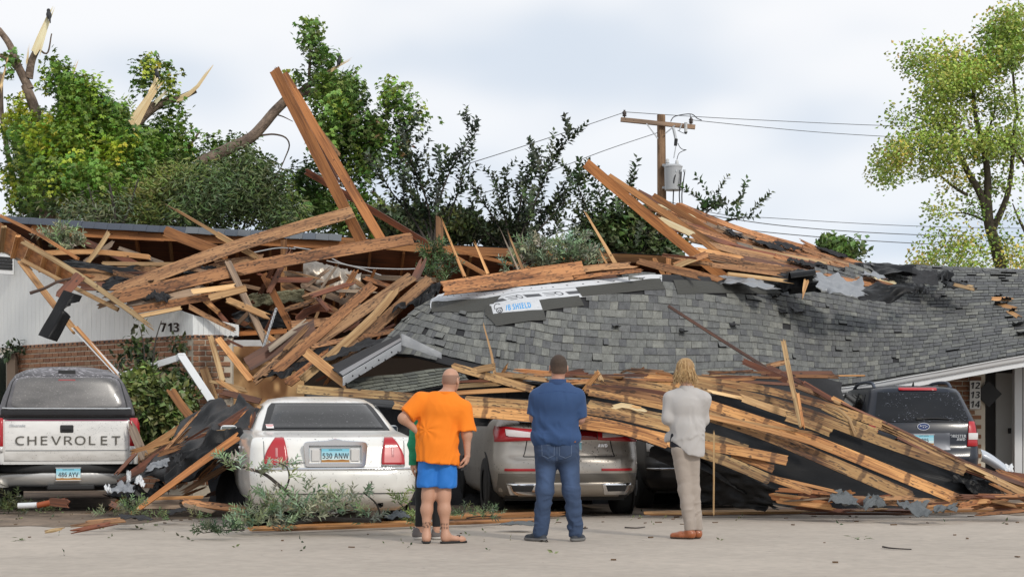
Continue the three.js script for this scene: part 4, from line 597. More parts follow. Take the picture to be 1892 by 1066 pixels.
{ // ---- dark estate car with roof rails under the eave
const car = parked('dark_crossover', 'black crossover with roof rails parked beneath the drooping white eave', 'car', 1711, 28, 2);
const v = vehicle([[0.3, 0.78, 0.18, 4.4, 0.2, 0.05], [0.42, 0.86, 0.02, 4.5, 0.2, 0.06], [0.62, 0.885, 0.0, 4.55, 0.2, 0.07], [0.70, 0.885, 0.03, 4.55, 0.18, 0.07], [0.80, 0.885, 0.09, 4.55, 0.16, 0.06], [1.0, 0.88, 0.10, 4.3, 0.16, 0.06], [1.12, 0.865, 0.13, 3.6, 0.16, 0.06], [1.2, 0.845, 0.17, 3.4, 0.17, 0.06], [1.45, 0.755, 0.32, 3.0, 0.18, 0.06], [1.62, 0.695, 0.43, 2.75, 0.18, 0.07], [1.68, 0.655, 0.47, 2.6, 0.2, 0.07], [1.715, 0.56, 0.56, 2.5, 0.24, 0.06], [1.735, 0.35, 0.8, 2.2, 0.2, 0.03]].map(q => [q[0], q[1] * 1.04, ...q.slice(2)]), 0.045);
const navy = paint({ color: lin(0.012, 0.015, 0.024), roughness: 0.3, clearcoat: 0.25, specularIntensity: 0.6 });
mesh('body', v.body(), navy, car);
mesh('rear_window', v.rearPanel(b => -lerp(0.80, 0.655, b) * 0.955 + 0.04 * (b < 0.12 ? 1 - b / 0.12 : 0), b => lerp(0.80, 0.655, b) * 0.955 - 0.04 * (b < 0.12 ? 1 - b / 0.12 : 0), 1.165, 1.625, 0.006, 0.008, 16, 8), phys({ roughness: 0.1, specularIntensity: 0.6, map: dataTex(256, 256, (u, v2, c) => { const s = noise(u * 75, v2 * 75, 4) > 0.885 && fbm(u * 6, v2 * 6, 9) > 0.46 ? 190 : 0; const q = 22 + 12 * fbm(u * 3, v2 * 3) + s * noise(u * 160, v2 * 160, 8); c[0] = q; c[1] = q * 1.03; c[2] = q * 1.12; }) }), car);
mesh('brake_lamp', v.rearPanel(-0.30, 0.30, 1.65, 1.685, 0.012, 0.02, 8, 2), lampRed, car);
for (const sg of [-1, 1]) {
const l = mesh('tail_lamp', v.panel((a, b) => v.rear(sg * lerp(lerp(0.70, 0.74, b), 0.876 - 0.04 * b, a), lerp(0.80, 1.17, b)), 0.01, 0.024, 8, 6), lampRed, car); mesh('lamp_clear', v.panel((a, b) => v.rear(sg * lerp(0.72, 0.872, a), lerp(0.90, 1.0, b)), 0.024, 0.008, 6, 2), lampClear, l);
const rail = [0.75, 0.9, 1.2, 1.6, 2.0, 2.2].map((z, i) => V(sg * 0.60, [1.69, 1.765, 1.79, 1.79, 1.765, 1.70][i], z)); mesh('roof_rail', tube(rail, 0.026, 0.026, 24, 8), std({ color: lin(0.05, 0.06, 0.085), roughness: 0.5 }), car);
mesh('side_window', v.sidePanel(sg, b => lerp(0.62, 0.85, b), b => lerp(3.2, 2.75, b), 1.17, 1.60, 0.004, 0.006, 10, 5), dustGlass(0.12, 5), car); for (const z of [1.25, 2.25]) mesh('pillar', v.sidePanel(sg, z, z + 0.07, 1.15, 1.62, 0.01, 0.006, 1, 4), M.black, car);
for (const z of [0.95, 3.6]) wheel(car, sg * 0.78, z, 0.35, 0.22);
}
const wip = bag(); wip.add(tube([V(0.02, 1.215, 0.165), V(-0.15, 1.225, 0.16), V(-0.42, 1.215, 0.165)], 0.014, 0.008)).add(rbox(0.09, 0.04, 0.03, 0.012, 0.06, 1.215, 0.16)); mesh('wiper', wip.geo(), M.black, car);
const em = new THREE.CylinderGeometry(0.085, 0.085, 0.012, 28); em.rotateX(Math.PI / 2); em.scale(1.15, 0.68, 1); em.translate(0, 1.10, 0.115); const eb = mesh('emblem', em, M.chrome, car); const ei = new THREE.CylinderGeometry(0.075, 0.075, 0.012, 28); ei.rotateX(Math.PI / 2); ei.scale(1.15, 0.66, 1); ei.translate(0, 1.10, 0.11); mesh('emblem_field', ei, paint({ color: lin(0.015, 0.04, 0.15) }), eb); const stb = bag(); for (const [x, y, s] of [[0.045, 0.006, 0.016], [0.01, 0.012, 0.011], [-0.02, 0.014, 0.011], [0.005, -0.014, 0.011], [-0.03, -0.012, 0.011], [-0.05, 0.002, 0.011]]) { const q = new THREE.OctahedronGeometry(s); q.scale(1, 1, 0.3); q.translate(x, 1.10 + y, 0.102); stb.add(q); } mesh('emblem_stars', stb.geo(), M.chrome, eb);
for (const [s, w, y] of [['FORESTER', 0.28, 0.955], ['AWD', 0.13, 0.905]]) { const t = text3(s, w, 0.006); t.scale(1, 1.0, 1); t.translate(-0.52 - (s === 'AWD' ? 0.06 : 0), y, 0.118); mesh('badge', t, M.galv, car); }
mesh('plate_recess', v.rearPanel(-0.42, 0.42, 0.74, 1.0, 0.004, 0.008, 10, 3), std({ color: lin(0.08, 0.085, 0.10), metalness: 0.4, roughness: 0.35 }), car); plate(car, '  205', V(0.0, 0.895, 0.085)); mesh('antenna', tube([V(0, 1.73, 0.75), V(0, 1.79, 0.72)], 0.02, 0.008), M.black, car);
shadows(car);
}
{ // ---- black car almost buried behind the boards
const car = parked('black_hatchback', 'black car almost hidden beneath the fallen boards right of the silver crossover', 'car', 1318, 24.4, 8);
const v = vehicle([[0.26, 0.78, 0.16, 4.1, 0.2, 0.05], [0.4, 0.87, 0.02, 4.2, 0.22, 0.06], [0.6, 0.90, 0.0, 4.25, 0.2, 0.06], [0.68, 0.90, 0.04, 4.25, 0.2, 0.06], [0.95, 0.885, 0.08, 4.1, 0.2, 0.06], [1.02, 0.85, 0.2, 3.4, 0.2, 0.06], [1.15, 0.78, 0.6, 3.0, 0.22, 0.06], [1.25, 0.6, 1.0, 2.6, 0.22, 0.05]], 0.05);
mesh('body', v.body(), paint({ color: lin(0.03, 0.03, 0.032) }), car);
for (const sg of [-1, 1]) { mesh('tail_lamp', v.rearPanel(sg * 0.62, sg * 0.87, 0.78, 0.93, 0.01, 0.02, 6, 3), lampClear, car); mesh('bumper_trim', v.rearPanel(sg * 0.5, sg * 0.88, 0.54, 0.565, 0.01, 0.02, 6, 1), M.chrome, car); for (const z of [0.85, 3.4]) wheel(car, sg * 0.77, z, 0.33, 0.22); }
mesh('rear_window', v.rearPanel(-0.6, 0.6, 1.03, 1.2, 0.005, 0.006), glassDark(), car); mesh('underbody', box(1.4, 0.1, 3.4, 0, 0.27, 2), M.black, car);
shadows(car);
}
// ---------------------------------------------------------------- people: x to the right of the picture, y up, z towards the camera; they face away
const smin = (a, b, k) => { const h = Math.max(k - Math.abs(a - b), 0) / k; return Math.min(a, b) - h * h * k * 0.25; };
const smax = (a, b, k) => -smin(-a, -b, k);
// primitives: cone(a, b, ra, rb, squash in z) and ball(centre, radii, turn)
function cone(a, b, ra, rb, sq = 1) { const bx = b[0] - a[0], by = b[1] - a[1], bz = (b[2] - a[2]) / sq, L = bx * bx + by * by + bz * bz + 1e-9; return (x, y, z) => { let px = x - a[0], py = y - a[1], pz = (z - a[2]) / sq; const h = clamp((px * bx + py * by + pz * bz) / L); px -= bx * h; py -= by * h; pz -= bz * h; return (Math.sqrt(px * px + py * py + pz * pz) - (ra + (rb - ra) * h)) * (sq < 1 ? lerp(1, sq, 0.5) : 1); }; }
function ball(c, r, turn = 0, tilt = 0) { const ct = Math.cos(turn), st = Math.sin(turn), cl = Math.cos(tilt), sl = Math.sin(tilt); return (x, y, z) => { let px = x - c[0], py = y - c[1], pz = z - c[2]; let a = px * ct - pz * st, b = px * st + pz * ct; const y2 = py * cl - b * sl; b = py * sl + b * cl; const u = a / r[0], v = y2 / r[1], w = b / r[2], k0 = Math.sqrt(u * u + v * v + w * w), k1 = Math.sqrt(u * u / (r[0] * r[0]) + v * v / (r[1] * r[1]) + w * w / (r[2] * r[2])) + 1e-9; return k0 * (k0 - 1) / k1; }; }
const union = (fs, k) => (x, y, z) => { let d = fs[0](x, y, z); for (let i = 1; i < fs.length; i++) d = smin(d, fs[i](x, y, z), k); return d; };
function netMesh(f, lo, hi, cell, color) {
const n = lo.map((l, i) => Math.ceil((hi[i] - l) / cell)), [nx, ny, nz] = n, W = nx + 1, H = ny + 1, val = new Float32Array(W * H * (nz + 1));
const S = 4, far = cell * S * 1.25 + 0.016;
for (let K = 0; K <= nz; K += S) for (let J = 0; J <= ny; J += S) for (let I = 0; I <= nx; I += S) {
const c = f(lo[0] + (I + S / 2) * cell, lo[1] + (J + S / 2) * cell, lo[2] + (K + S / 2) * cell), skip = Math.abs(c) > far;
for (let k = K; k < Math.min(K + S, nz + 1); k++) for (let j = J; j < Math.min(J + S, ny + 1); j++) for (let i = I; i < Math.min(I + S, nx + 1); i++) val[(k * H + j) * W + i] = skip ? c : f(lo[0] + i * cell, lo[1] + j * cell, lo[2] + k * cell);
}
const id = new Int32Array(nx * ny * nz).fill(-1), pos = [], E = [[0, 1], [2, 3], [4, 5], [6, 7], [0, 2], [1, 3], [4, 6], [5, 7], [0, 4], [1, 5], [2, 6], [3, 7]], v = new Array(8);
for (let k = 0; k < nz; k++) for (let j = 0; j < ny; j++) for (let i = 0; i < nx; i++) {
let m = 0; for (let c = 0; c < 8; c++) { v[c] = val[((k + (c >> 2)) * H + j + ((c >> 1) & 1)) * W + i + (c & 1)]; if (v[c] < 0) m |= 1 << c; }
if (!m || m === 255) continue; let sx = 0, sy = 0, sz = 0, q = 0;
for (const [a, b] of E) if ((v[a] < 0) !== (v[b] < 0)) { const t = v[a] / (v[a] - v[b]); sx += lerp(a & 1, b & 1, t); sy += lerp((a >> 1) & 1, (b >> 1) & 1, t); sz += lerp(a >> 2, b >> 2, t); q++; }
id[(k * ny + j) * nx + i] = pos.length / 3; pos.push(lo[0] + (i + sx / q) * cell, lo[1] + (j + sy / q) * cell, lo[2] + (k + sz / q) * cell);
}
const idx = [], C = (i, j, k) => id[(k * ny + j) * nx + i], quad = (a, b, c, d, fl) => fl ? idx.push(a, c, b, a, d, c) : idx.push(a, b, c, a, c, d);
for (let k = 1; k < nz; k++) for (let j = 1; j < ny; j++) for (let i = 1; i < nx; i++) {
const o = val[(k * H + j) * W + i] < 0;
if (o !== val[(k * H + j) * W + i + 1] < 0) quad(C(i, j - 1, k - 1), C(i, j, k - 1), C(i, j, k), C(i, j - 1, k), !o);
if (o !== val[(k * H + j + 1) * W + i] < 0) quad(C(i - 1, j, k - 1), C(i - 1, j, k), C(i, j, k), C(i, j, k - 1), !o);
if (o !== val[((k + 1) * H + j) * W + i] < 0) quad(C(i - 1, j - 1, k), C(i, j - 1, k), C(i, j, k), C(i - 1, j, k), !o);
}
const g = new THREE.BufferGeometry(); g.setAttribute('position', new THREE.Float32BufferAttribute(pos, 3)); g.setIndex(idx);
const uv = [], col = []; for (let i = 0; i < pos.length; i += 3) { uv.push((pos[i] + pos[i + 2] * 0.6) * 2, pos[i + 1] * 2); if (color) col.push(...color(pos[i], pos[i + 1], pos[i + 2])); }
g.setAttribute('uv', new THREE.Float32BufferAttribute(uv, 2)); if (color) g.setAttribute('color', new THREE.Float32BufferAttribute(col, 3)); g.computeVertexNormals(); return g;
}
const weave = dataTex(256, 256, (u, v, c) => { c[0] = c[1] = c[2] = 128 + 50 * Math.sin(u * 402) * Math.sin(v * 402) + 60 * (tnoise(u * 20, v * 20, 20, 20) - 0.5); }, { srgb: false });
const cloth = (r, g, b, o = {}) => phys({ color: lin(r, g, b), roughness: 0.9, sheen: 0.25, sheenRoughness: 0.6, sheenColor: new THREE.Color(1, 1, 1), bumpMap: weave, bumpScale: 0.0012, ...o });
const skinMat = (r, g, b) => phys({ color: lin(r, g, b), roughness: 0.55, vertexColors: true, bumpMap: grit, bumpScale: 0.0006 });
// folds: ridged noise stretched along a direction, only near the surface
const folds = (f, amp, fx, fy, fz, seed, mask = () => 1) => (x, y, z) => { const d = f(x, y, z); if (Math.abs(d) > 0.035) return d; const w = noise(x * 5 + seed, y * 5, z * 5) * 2.2; const q = 0.55 * (1 - Math.abs(noise(x * fx + w, y * fy + seed + w, z * fz) * 2 - 1)) + 0.45 * (1 - Math.abs(noise(x * fx * 2.3 + w * 1.7 + 9, y * fy * 2.1 + w * 2, z * fz * 2.3) * 2 - 1)); return d - amp * (q - 0.3) * 1.5 * mask(x, y, z); };
// hand at wrist w heading dir (unit), palm normal nrm: five fingers with two bends; curl 0 straight .. 1 fist; thumb on side sg
function handParts(w, dir, nrm, sg, curl, len = 0.185) {
const D = V(...dir).normalize(), N = V(...nrm); N.addScaledVector(D, -N.dot(D)).normalize(); const S = V().crossVectors(D, N).multiplyScalar(sg), at = (a, b, c) => V(...w).addScaledVector(D, a).addScaledVector(S, b).addScaledVector(N, c), A = v => [v.x, v.y, v.z];
const palm = [cone(A(at(0, 0, 0)), A(at(len * 0.3, 0, 0)), 0.024, 0.026), cone(A(at(len * 0.15, 0.012, 0)), A(at(len * 0.46, 0.026, 0)), 0.019, 0.014), cone(A(at(len * 0.15, -0.012, 0)), A(at(len * 0.43, -0.026, 0)), 0.019, 0.013), cone(A(at(len * 0.3, 0, 0)), A(at(len * 0.46, 0, 0)), 0.018, 0.015)];
const fingers = [];
[[0.030, 0.40, 0.93], [0.010, 0.46, 1.0], [-0.010, 0.43, 0.94], [-0.029, 0.36, 0.76]].forEach(([b, L, s], i) => { let p = at(len * 0.44, b, 0), a = curl * 0.9; const q = [p]; for (const [k, seg] of [[0.7, 0.45], [1.1, 0.32], [0.8, 0.23]]) { a += 0; const dirv = D.clone().multiplyScalar(Math.cos(a)).addScaledVector(N, Math.sin(a)).addScaledVector(S, (b > 0 ? 1 : -1) * 0.05); p = p.clone().addScaledVector(dirv, len * L * s * seg * 1.25); q.push(p); a += curl * k * 1.1; } fingers.push(union([cone(A(q[0]), A(q[1]), 0.0095, 0.0088), cone(A(q[1]), A(q[2]), 0.0088, 0.008), cone(A(q[2]), A(q[3]), 0.008, 0.0068)], 0.004)); });
const t0 = at(len * 0.12, 0.020, 0.004), t1 = at(len * 0.30, 0.045, 0.012 + curl * 0.012), t2 = at(len * 0.45, 0.052, 0.018 + curl * 0.028), t3 = at(len * 0.56, 0.050, 0.022 + curl * 0.036);
fingers.push(union([cone(A(t0), A(t1), 0.014, 0.0115), cone(A(t1), A(t2), 0.0115, 0.0095), cone(A(t2), A(t3), 0.0095, 0.0078)], 0.005));
const P0 = union(palm, 0.012); const f = (x, y, z) => { let d = P0(x, y, z); for (const g of fingers) d = smin(d, g(x, y, z), 0.006); return d; };
const c = at(len * 0.45, 0, 0); return { f, lo: [c.x - 0.14, c.y - 0.14, c.z - 0.14], hi: [c.x + 0.14, c.y + 0.14, c.z + 0.14], at };
}
// head centred at c; turn about y, tilt; face looks along -z before turning
function headParts(c, turn, s = 1, tilt = 0) {
const T = (x, y, z) => { const y2 = y * Math.cos(tilt) - z * Math.sin(tilt), z2 = y * Math.sin(tilt) + z * Math.cos(tilt); return [c[0] + s * (x * Math.cos(turn) + z2 * Math.sin(turn)), c[1] + s * y2, c[2] + s * (-x * Math.sin(turn) + z2 * Math.cos(turn))]; };
const B = (x, y, z, a, b, d) => ball(T(x, y, z), [a * s, b * s, d * s], turn, tilt), K = (p, q, a, b) => cone(T(...p), T(...q), a * s, b * s);
const f = union([B(0, 0.03, 0.008, 0.076, 0.088, 0.096), B(0, -0.035, -0.03, 0.06, 0.075, 0.062), B(0, -0.012, 0.035, 0.066, 0.066, 0.056), K([0, -0.095, -0.062], [0, -0.07, -0.05], 0.022, 0.03)], 0.03);
const det = union([K([0, 0.0, -0.088], [0, -0.035, -0.108], 0.009, 0.013), K([0.017, -0.04, -0.09], [-0.017, -0.04, -0.09], 0.009, 0.009), K([-0.045, 0.022, -0.076], [0.045, 0.022, -0.076], 0.010, 0.010), K([-0.02, -0.066, -0.086], [0.02, -0.066, -0.086], 0.0065, 0.0065)], 0.012);
const ears = [-1, 1].map(e => { const o = B(e * 0.082, -0.008, 0.012, 0.010, 0.034, 0.021), i = B(e * 0.092, -0.006, 0.008, 0.008, 0.022, 0.012); return (x, y, z) => smax(o(x, y, z), -i(x, y, z), 0.006); });
const skull = (x, y, z) => { let d = smin(f(x, y, z), det(x, y, z), 0.016); d = smin(d, ears[0](x, y, z), 0.008); return smin(d, ears[1](x, y, z), 0.008); };
return { f: skull, T, B, K, lo: [c[0] - 0.15 * s, c[1] - 0.16 * s, c[2] - 0.16 * s], hi: [c[0] + 0.15 * s, c[1] + 0.16 * s, c[2] + 0.16 * s] };
}
function person(name, label, px, py, o) {
const d = groundD(py), p = P(px, py, d), t = thing(name, label, 'person', V(p.x, 0, p.z));
const skin = o.skin, all = union(o.body, 0.045), head = o.head, hs = o.hands ?? [];
const tint = (x, y, z) => { const q = 0.94 + 0.12 * fbm(x * 18, y * 18, z * 18, 2); let r = q, g = q * (0.97 + 0.05 * noise(x * 9, y * 9, z * 9)), b = g; if (o.tint) { const k = o.tint(x, y, z); r *= k; g *= k; b *= k; } return [r, g, b]; };
const geos = [];
// one field; the body is meshed coarsely, head and hands finely, cut where they meet inside the neck and the wrists
const hcut = (x, y, z) => smin(head.f(x, y, z), all(x, y, z), 0.02);
geos.push(netMesh((x, y, z) => { let v = smin(all(x, y, z), head.f(x, y, z), 0.02); for (const h of hs) v = smin(v, h.f(x, y, z), 0.01); if (y > o.neck) v = Math.max(v, y - o.neck); for (const h of hs) v = Math.max(v, -h.core(x, y, z)); return v; }, o.lo, o.hi, 0.011, tint));
geos.push(netMesh((x, y, z) => Math.max(hcut(x, y, z), o.neck - 0.012 - y), head.lo.map((v, i) => i === 1 ? o.neck - 0.03 : v), head.hi, 0.0042, tint));
for (const h of hs) geos.push(netMesh((x, y, z) => Math.max(smin(h.f(x, y, z), all(x, y, z), 0.015), h.shell(x, y, z)), h.lo, h.hi, 0.0036, tint));
const body = mesh('body', mergeGeometries(geos), skin, t);
const eyeM = std({ color: lin(0.6, 0.58, 0.55), roughness: 0.2 });
for (const e of [-1, 1]) { const g = new THREE.SphereGeometry(0.0125, 12, 8); g.translate(...head.T(e * 0.032, 0.008, -0.078)); mesh('eye', g, eyeM, t); }
for (const [nm, f, lo, hi, cell, mat, color] of o.wear) mesh(nm, netMesh(f, lo, hi, cell, color), mat, t);
o.extra?.(t);
shadows(t); return t;
}
// a hand with its cut: fine mesh inside a ball about the hand, coarse body outside it
function hand(w, dir, nrm, sg, curl, len) { const h = handParts(w, dir, nrm, sg, curl, len); const D = V(...dir).normalize(), wv = V(...w); const along = (x, y, z) => (x - wv.x) * D.x + (y - wv.y) * D.y + (z - wv.z) * D.z, near = (x, y, z) => { const a = x - wv.x - D.x * 0.08, b = y - wv.y - D.y * 0.08, c = z - wv.z - D.z * 0.08; return Math.sqrt(a * a + b * b + c * c) - 0.125; }; h.core = (x, y, z) => Math.max(0.012 - along(x, y, z), near(x, y, z)); h.shell = (x, y, z) => Math.max(-along(x, y, z), near(x, y, z)); return h; }
const shoeF = (toe, heel, w = 0.045) => { const mid = [0, 1, 2].map(i => lerp(heel[i], toe[i], 0.55)); return union([cone(heel, mid, w * 0.82, w * 0.9), cone(mid, toe, w * 0.95, w * 0.72)], 0.03); };
const above = (f, y0, k = 0.004) => (x, y, z) => smax(f(x, y, z), y0 - y, k);
const below = (f, y1, k = 0.004) => (x, y, z) => smax(f(x, y, z), y - y1, k);

{ // ---- man in the navy shirt, arms folded in front
const hipY = 0.95, head = headParts([0.012, 1.715, -0.03], 0.05, 1.07);
const torso = (k) => [cone([-0.02, 1.0, 0], [-0.02, 1.16, 0], 0.188 + k, 0.186 + k, 0.68), cone([-0.02, 1.16, 0], [-0.01, 1.40, 0.01], 0.186 + k, 0.188 + k, 0.62), cone([-0.04, 1.50, 0.0], [-0.18, 1.42, 0.0], 0.064 + k * 0.8, 0.068 + k * 0.8), cone([0.04, 1.50, 0.0], [0.18, 1.42, 0.0], 0.064 + k * 0.8, 0.068 + k * 0.8), ball([0, 1.38, 0.025], [0.20 + k, 0.15 + k, 0.125 + k])];
const armL = k => [cone([-0.195, 1.43, -0.01], [-0.228, 1.22, -0.03], 0.058 + k, 0.046 + k)], armR = k => [cone([0.195, 1.43, -0.01], [0.224, 1.21, -0.03], 0.058 + k, 0.046 + k)];
const fore = [cone([-0.228, 1.22, -0.03], [-0.02, 1.24, -0.23], 0.042, 0.03), cone([0.224, 1.21, -0.03], [0.02, 1.20, -0.24], 0.042, 0.03)];
const legs = k => [cone([-0.105, 0.92, 0], [-0.125, 0.50, -0.02], 0.105 + k, 0.070 + k), cone([-0.125, 0.50, -0.01], [-0.165, 0.09, 0.02], 0.068 + k, 0.045 + k), cone([0.095, 0.92, 0], [0.14, 0.50, -0.02], 0.105 + k, 0.070 + k), cone([0.14, 0.50, -0.01], [0.178, 0.09, 0.02], 0.068 + k, 0.045 + k)];
const hands = [hand([-0.03, 1.24, -0.225], [0.8, -0.1, 0.2], [0, 0, 1], 1, 0.25, 0.17), hand([0.03, 1.20, -0.235], [-0.8, 0.05, 0.2], [0, 0, 1], -1, 0.25, 0.17)];
const shirtF = union([...torso(0.012), ball([-0.02, 1.02, 0.01], [0.232, 0.085, 0.16])], 0.05), slv = [armL(0.022)[0], armR(0.022)[0]].map((f, i) => (x, y, z) => smax(f(x, y, z), (i ? 1.225 : 1.255) - y + Math.abs(x) * 0.25 - 0.06, 0.005));
const shirt = folds((x, y, z) => { let d = smax(shirtF(x, y, z), 0.955 - y + 0.006 * Math.sin(x * 30), 0.012); d = smin(smin(d, slv[0](x, y, z), 0.03), slv[1](x, y, z), 0.03); return smax(d, y - 1.565, 0.01); }, 0.02, 8, 4, 8, 2, (x, y) => 0.4 + 0.8 * sstep(1.45, 1.0, y));
const jeansF = union([...legs(0.012), cone([-0.085, 0.90, 0.015], [0.075, 0.90, 0.015], 0.115, 0.115), ball([-0.01, 0.99, 0.0], [0.205, 0.09, 0.14]), ball([-0.085, 0.87, 0.06], [0.10, 0.11, 0.085]), ball([0.075, 0.87, 0.06], [0.10, 0.11, 0.085])], 0.035);
const jeans = folds((x, y, z) => smax(smax(jeansF(x, y, z), y - 1.02, 0.01), 0.055 - y, 0.006), 0.02, 6, 11, 6, 11, (x, y) => 0.35 + sstep(0.62, 0.2, y) * 0.9 + sstep(0.70, 0.80, y) * 0.25);
const shoes = [[-0.165, -0.29, 0.03], [0.178, 0.245, 0.03]].map(([ax, tx]) => { const sole = shoeF([tx, 0.028, -0.10], [ax + (tx < 0 ? 0.02 : -0.01), 0.03, 0.06], 0.05); return [(x, y, z) => smax(smin(sole(x, y, z), cone([ax, 0.06, 0.02], [ax, 0.10, 0.02], 0.05, 0.045)(x, y, z), 0.03), 0.018 - y, 0.004), (x, y, z) => smax(smax(sole(x, y, z) - 0.007, y - 0.032, 0.004), 0.001 - y, 0.003)]; });
person('person', 'man in a navy blue shirt and jeans seen from behind with folded arms', 1030, 1000, {
skin: skinMat(0.40, 0.21, 0.145), head, neck: 1.60, lo: [-0.42, 0.0, -0.40], hi: [0.42, 1.66, 0.24], hands,
body: [...torso(-0.014), ...armL(0), ...armR(0), ...fore, ...legs(-0.012), cone([0, 1.48, 0.005], [0.01, 1.66, -0.02], 0.068, 0.064), shoeF([-0.25, 0.04, -0.06], [-0.155, 0.04, 0.05], 0.034), shoeF([0.23, 0.04, -0.06], [0.17, 0.04, 0.05], 0.034)],
wear: [
['shirt', shirt, [-0.36, 0.93, -0.26], [0.36, 1.62, 0.24], 0.0085, cloth(0.026, 0.062, 0.155)],
['collar', (x, y, z) => { const d = cone([0, 1.545, 0.01], [0.005, 1.59, -0.005], 0.088, 0.078)(x, y, z); return smax(smax(Math.abs(d) - 0.006, 1.54 - y, 0.004), y - 1.605 + Math.max(0, -z) * 0.3, 0.004); }, [-0.13, 1.52, -0.13], [0.13, 1.63, 0.13], 0.005, cloth(0.022, 0.05, 0.13)],
['jeans', jeans, [-0.32, 0.02, -0.22], [0.32, 1.05, 0.24], 0.0085, phys({ color: lin(1, 1, 1), vertexColors: true, roughness: 0.92, bumpMap: weave, bumpScale: 0.0015 }), (x, y, z) => { const f = sstep(0.80, 0.70, y) * sstep(0.42, 0.62, y) * sstep(0.2, 0.0, Math.abs(Math.abs(x) - 0.12) * 1.6), q = 0.8 + 0.4 * fbm(x * 16, y * 22, z * 16, 3) + f * 0.85; return [0.031 * q, 0.053 * q, 0.105 * q]; }],
...shoes.flatMap(([u, s]) => [['shoe', u, [-0.4, 0, -0.22], [0.4, 0.16, 0.16], 0.007, std({ color: lin(0.03, 0.034, 0.042), roughness: 0.75 })], ['shoe_sole', s, [-0.42, 0, -0.24], [0.42, 0.06, 0.18], 0.006, std({ color: lin(0.16, 0.155, 0.15), roughness: 0.8 })]]),
['hair', (x, y, z) => { const b = smin(head.B(0, 0.034, 0.012, 0.080, 0.091, 0.100)(x, y, z), head.B(0, -0.012, 0.038, 0.070, 0.066, 0.060)(x, y, z), 0.03); const n = 0.002 * (noise(x * 320, y * 200, z * 320) - 0.5); const [cx, cy, cz] = head.T(0, 0, 0); return smax(smax(b + n, (cy - 0.062) - y + Math.max(0, -(z - cz)) * 0.9, 0.006), cz - 0.07 - z - (y - cy) * 0.3, 0.006); }, head.lo, head.hi, 0.0045, std({ color: lin(1, 1, 1), vertexColors: true, roughness: 0.85, bumpMap: grit, bumpScale: 0.003 }), (x, y, z) => { const q = 0.7 + 0.6 * noise(x * 260, y * 140, z * 260), low = sstep(1.75, 1.66, y); return [lerp(0.05, 0.11, low) * q, lerp(0.032, 0.07, low) * q, lerp(0.022, 0.05, low) * q]; }]],
extra: t => {
const stitch = std({ color: lin(0.12, 0.16, 0.24), roughness: 0.9 });
const onJ = (x, y) => { for (let z = 0.23; z > -0.1; z -= 0.002) if (jeans(x, y, z) < 0) return V(x, y, z + 0.001); return V(x, y, 0.12); };
for (const sg of [-1, 1]) { const c = sg * 0.085 - 0.01, q = [[c - 0.062, 0.955], [c - 0.058, 0.85], [c, 0.825], [c + 0.058, 0.85], [c + 0.062, 0.955], [c - 0.062, 0.955]]; const pts = []; for (let i = 0; i < 5; i++) for (let k = 0; k < 6; k++) pts.push(onJ(lerp(q[i][0], q[i + 1][0], k / 6), lerp(q[i][1], q[i + 1][1], k / 6))); mesh('back_pocket', tube(pts, 0.0028, 0.0028, 60, 4), stitch, t); }
const belt = []; for (let k = 0; k <= 20; k++) { const x = lerp(-0.19, 0.17, k / 20); belt.push(onJ(x, 0.982)); } mesh('belt', tube(belt, 0.014, 0.014, 40, 6), M.black, t); mesh('centre_seam', tube([0.975, 0.93, 0.88, 0.84, 0.80].map(y => onJ(-0.008, y)), 0.003, 0.003, 16, 4), stitch, t);
const bk = onJ(0.155, 0.985); mesh('belt_tag', rbox(0.05, 0.016, 0.012, 0.003, bk.x, bk.y, bk.z + 0.008), std({ color: lin(0.25, 0.10, 0.05) }), t);
const yk = []; for (let k = 0; k <= 16; k++) { const x = lerp(-0.19, 0.19, k / 16), y = 1.485 - Math.abs(x) * 0.10; for (let z = 0.23; z > -0.1; z -= 0.002) if (shirt(x, y, z) < 0) { yk.push(V(x, y, z)); break; } } if (yk.length > 3) mesh('yoke_seam', tube(yk, 0.0025, 0.0025, 32, 4), cloth(0.016, 0.045, 0.14), t);
} });
}
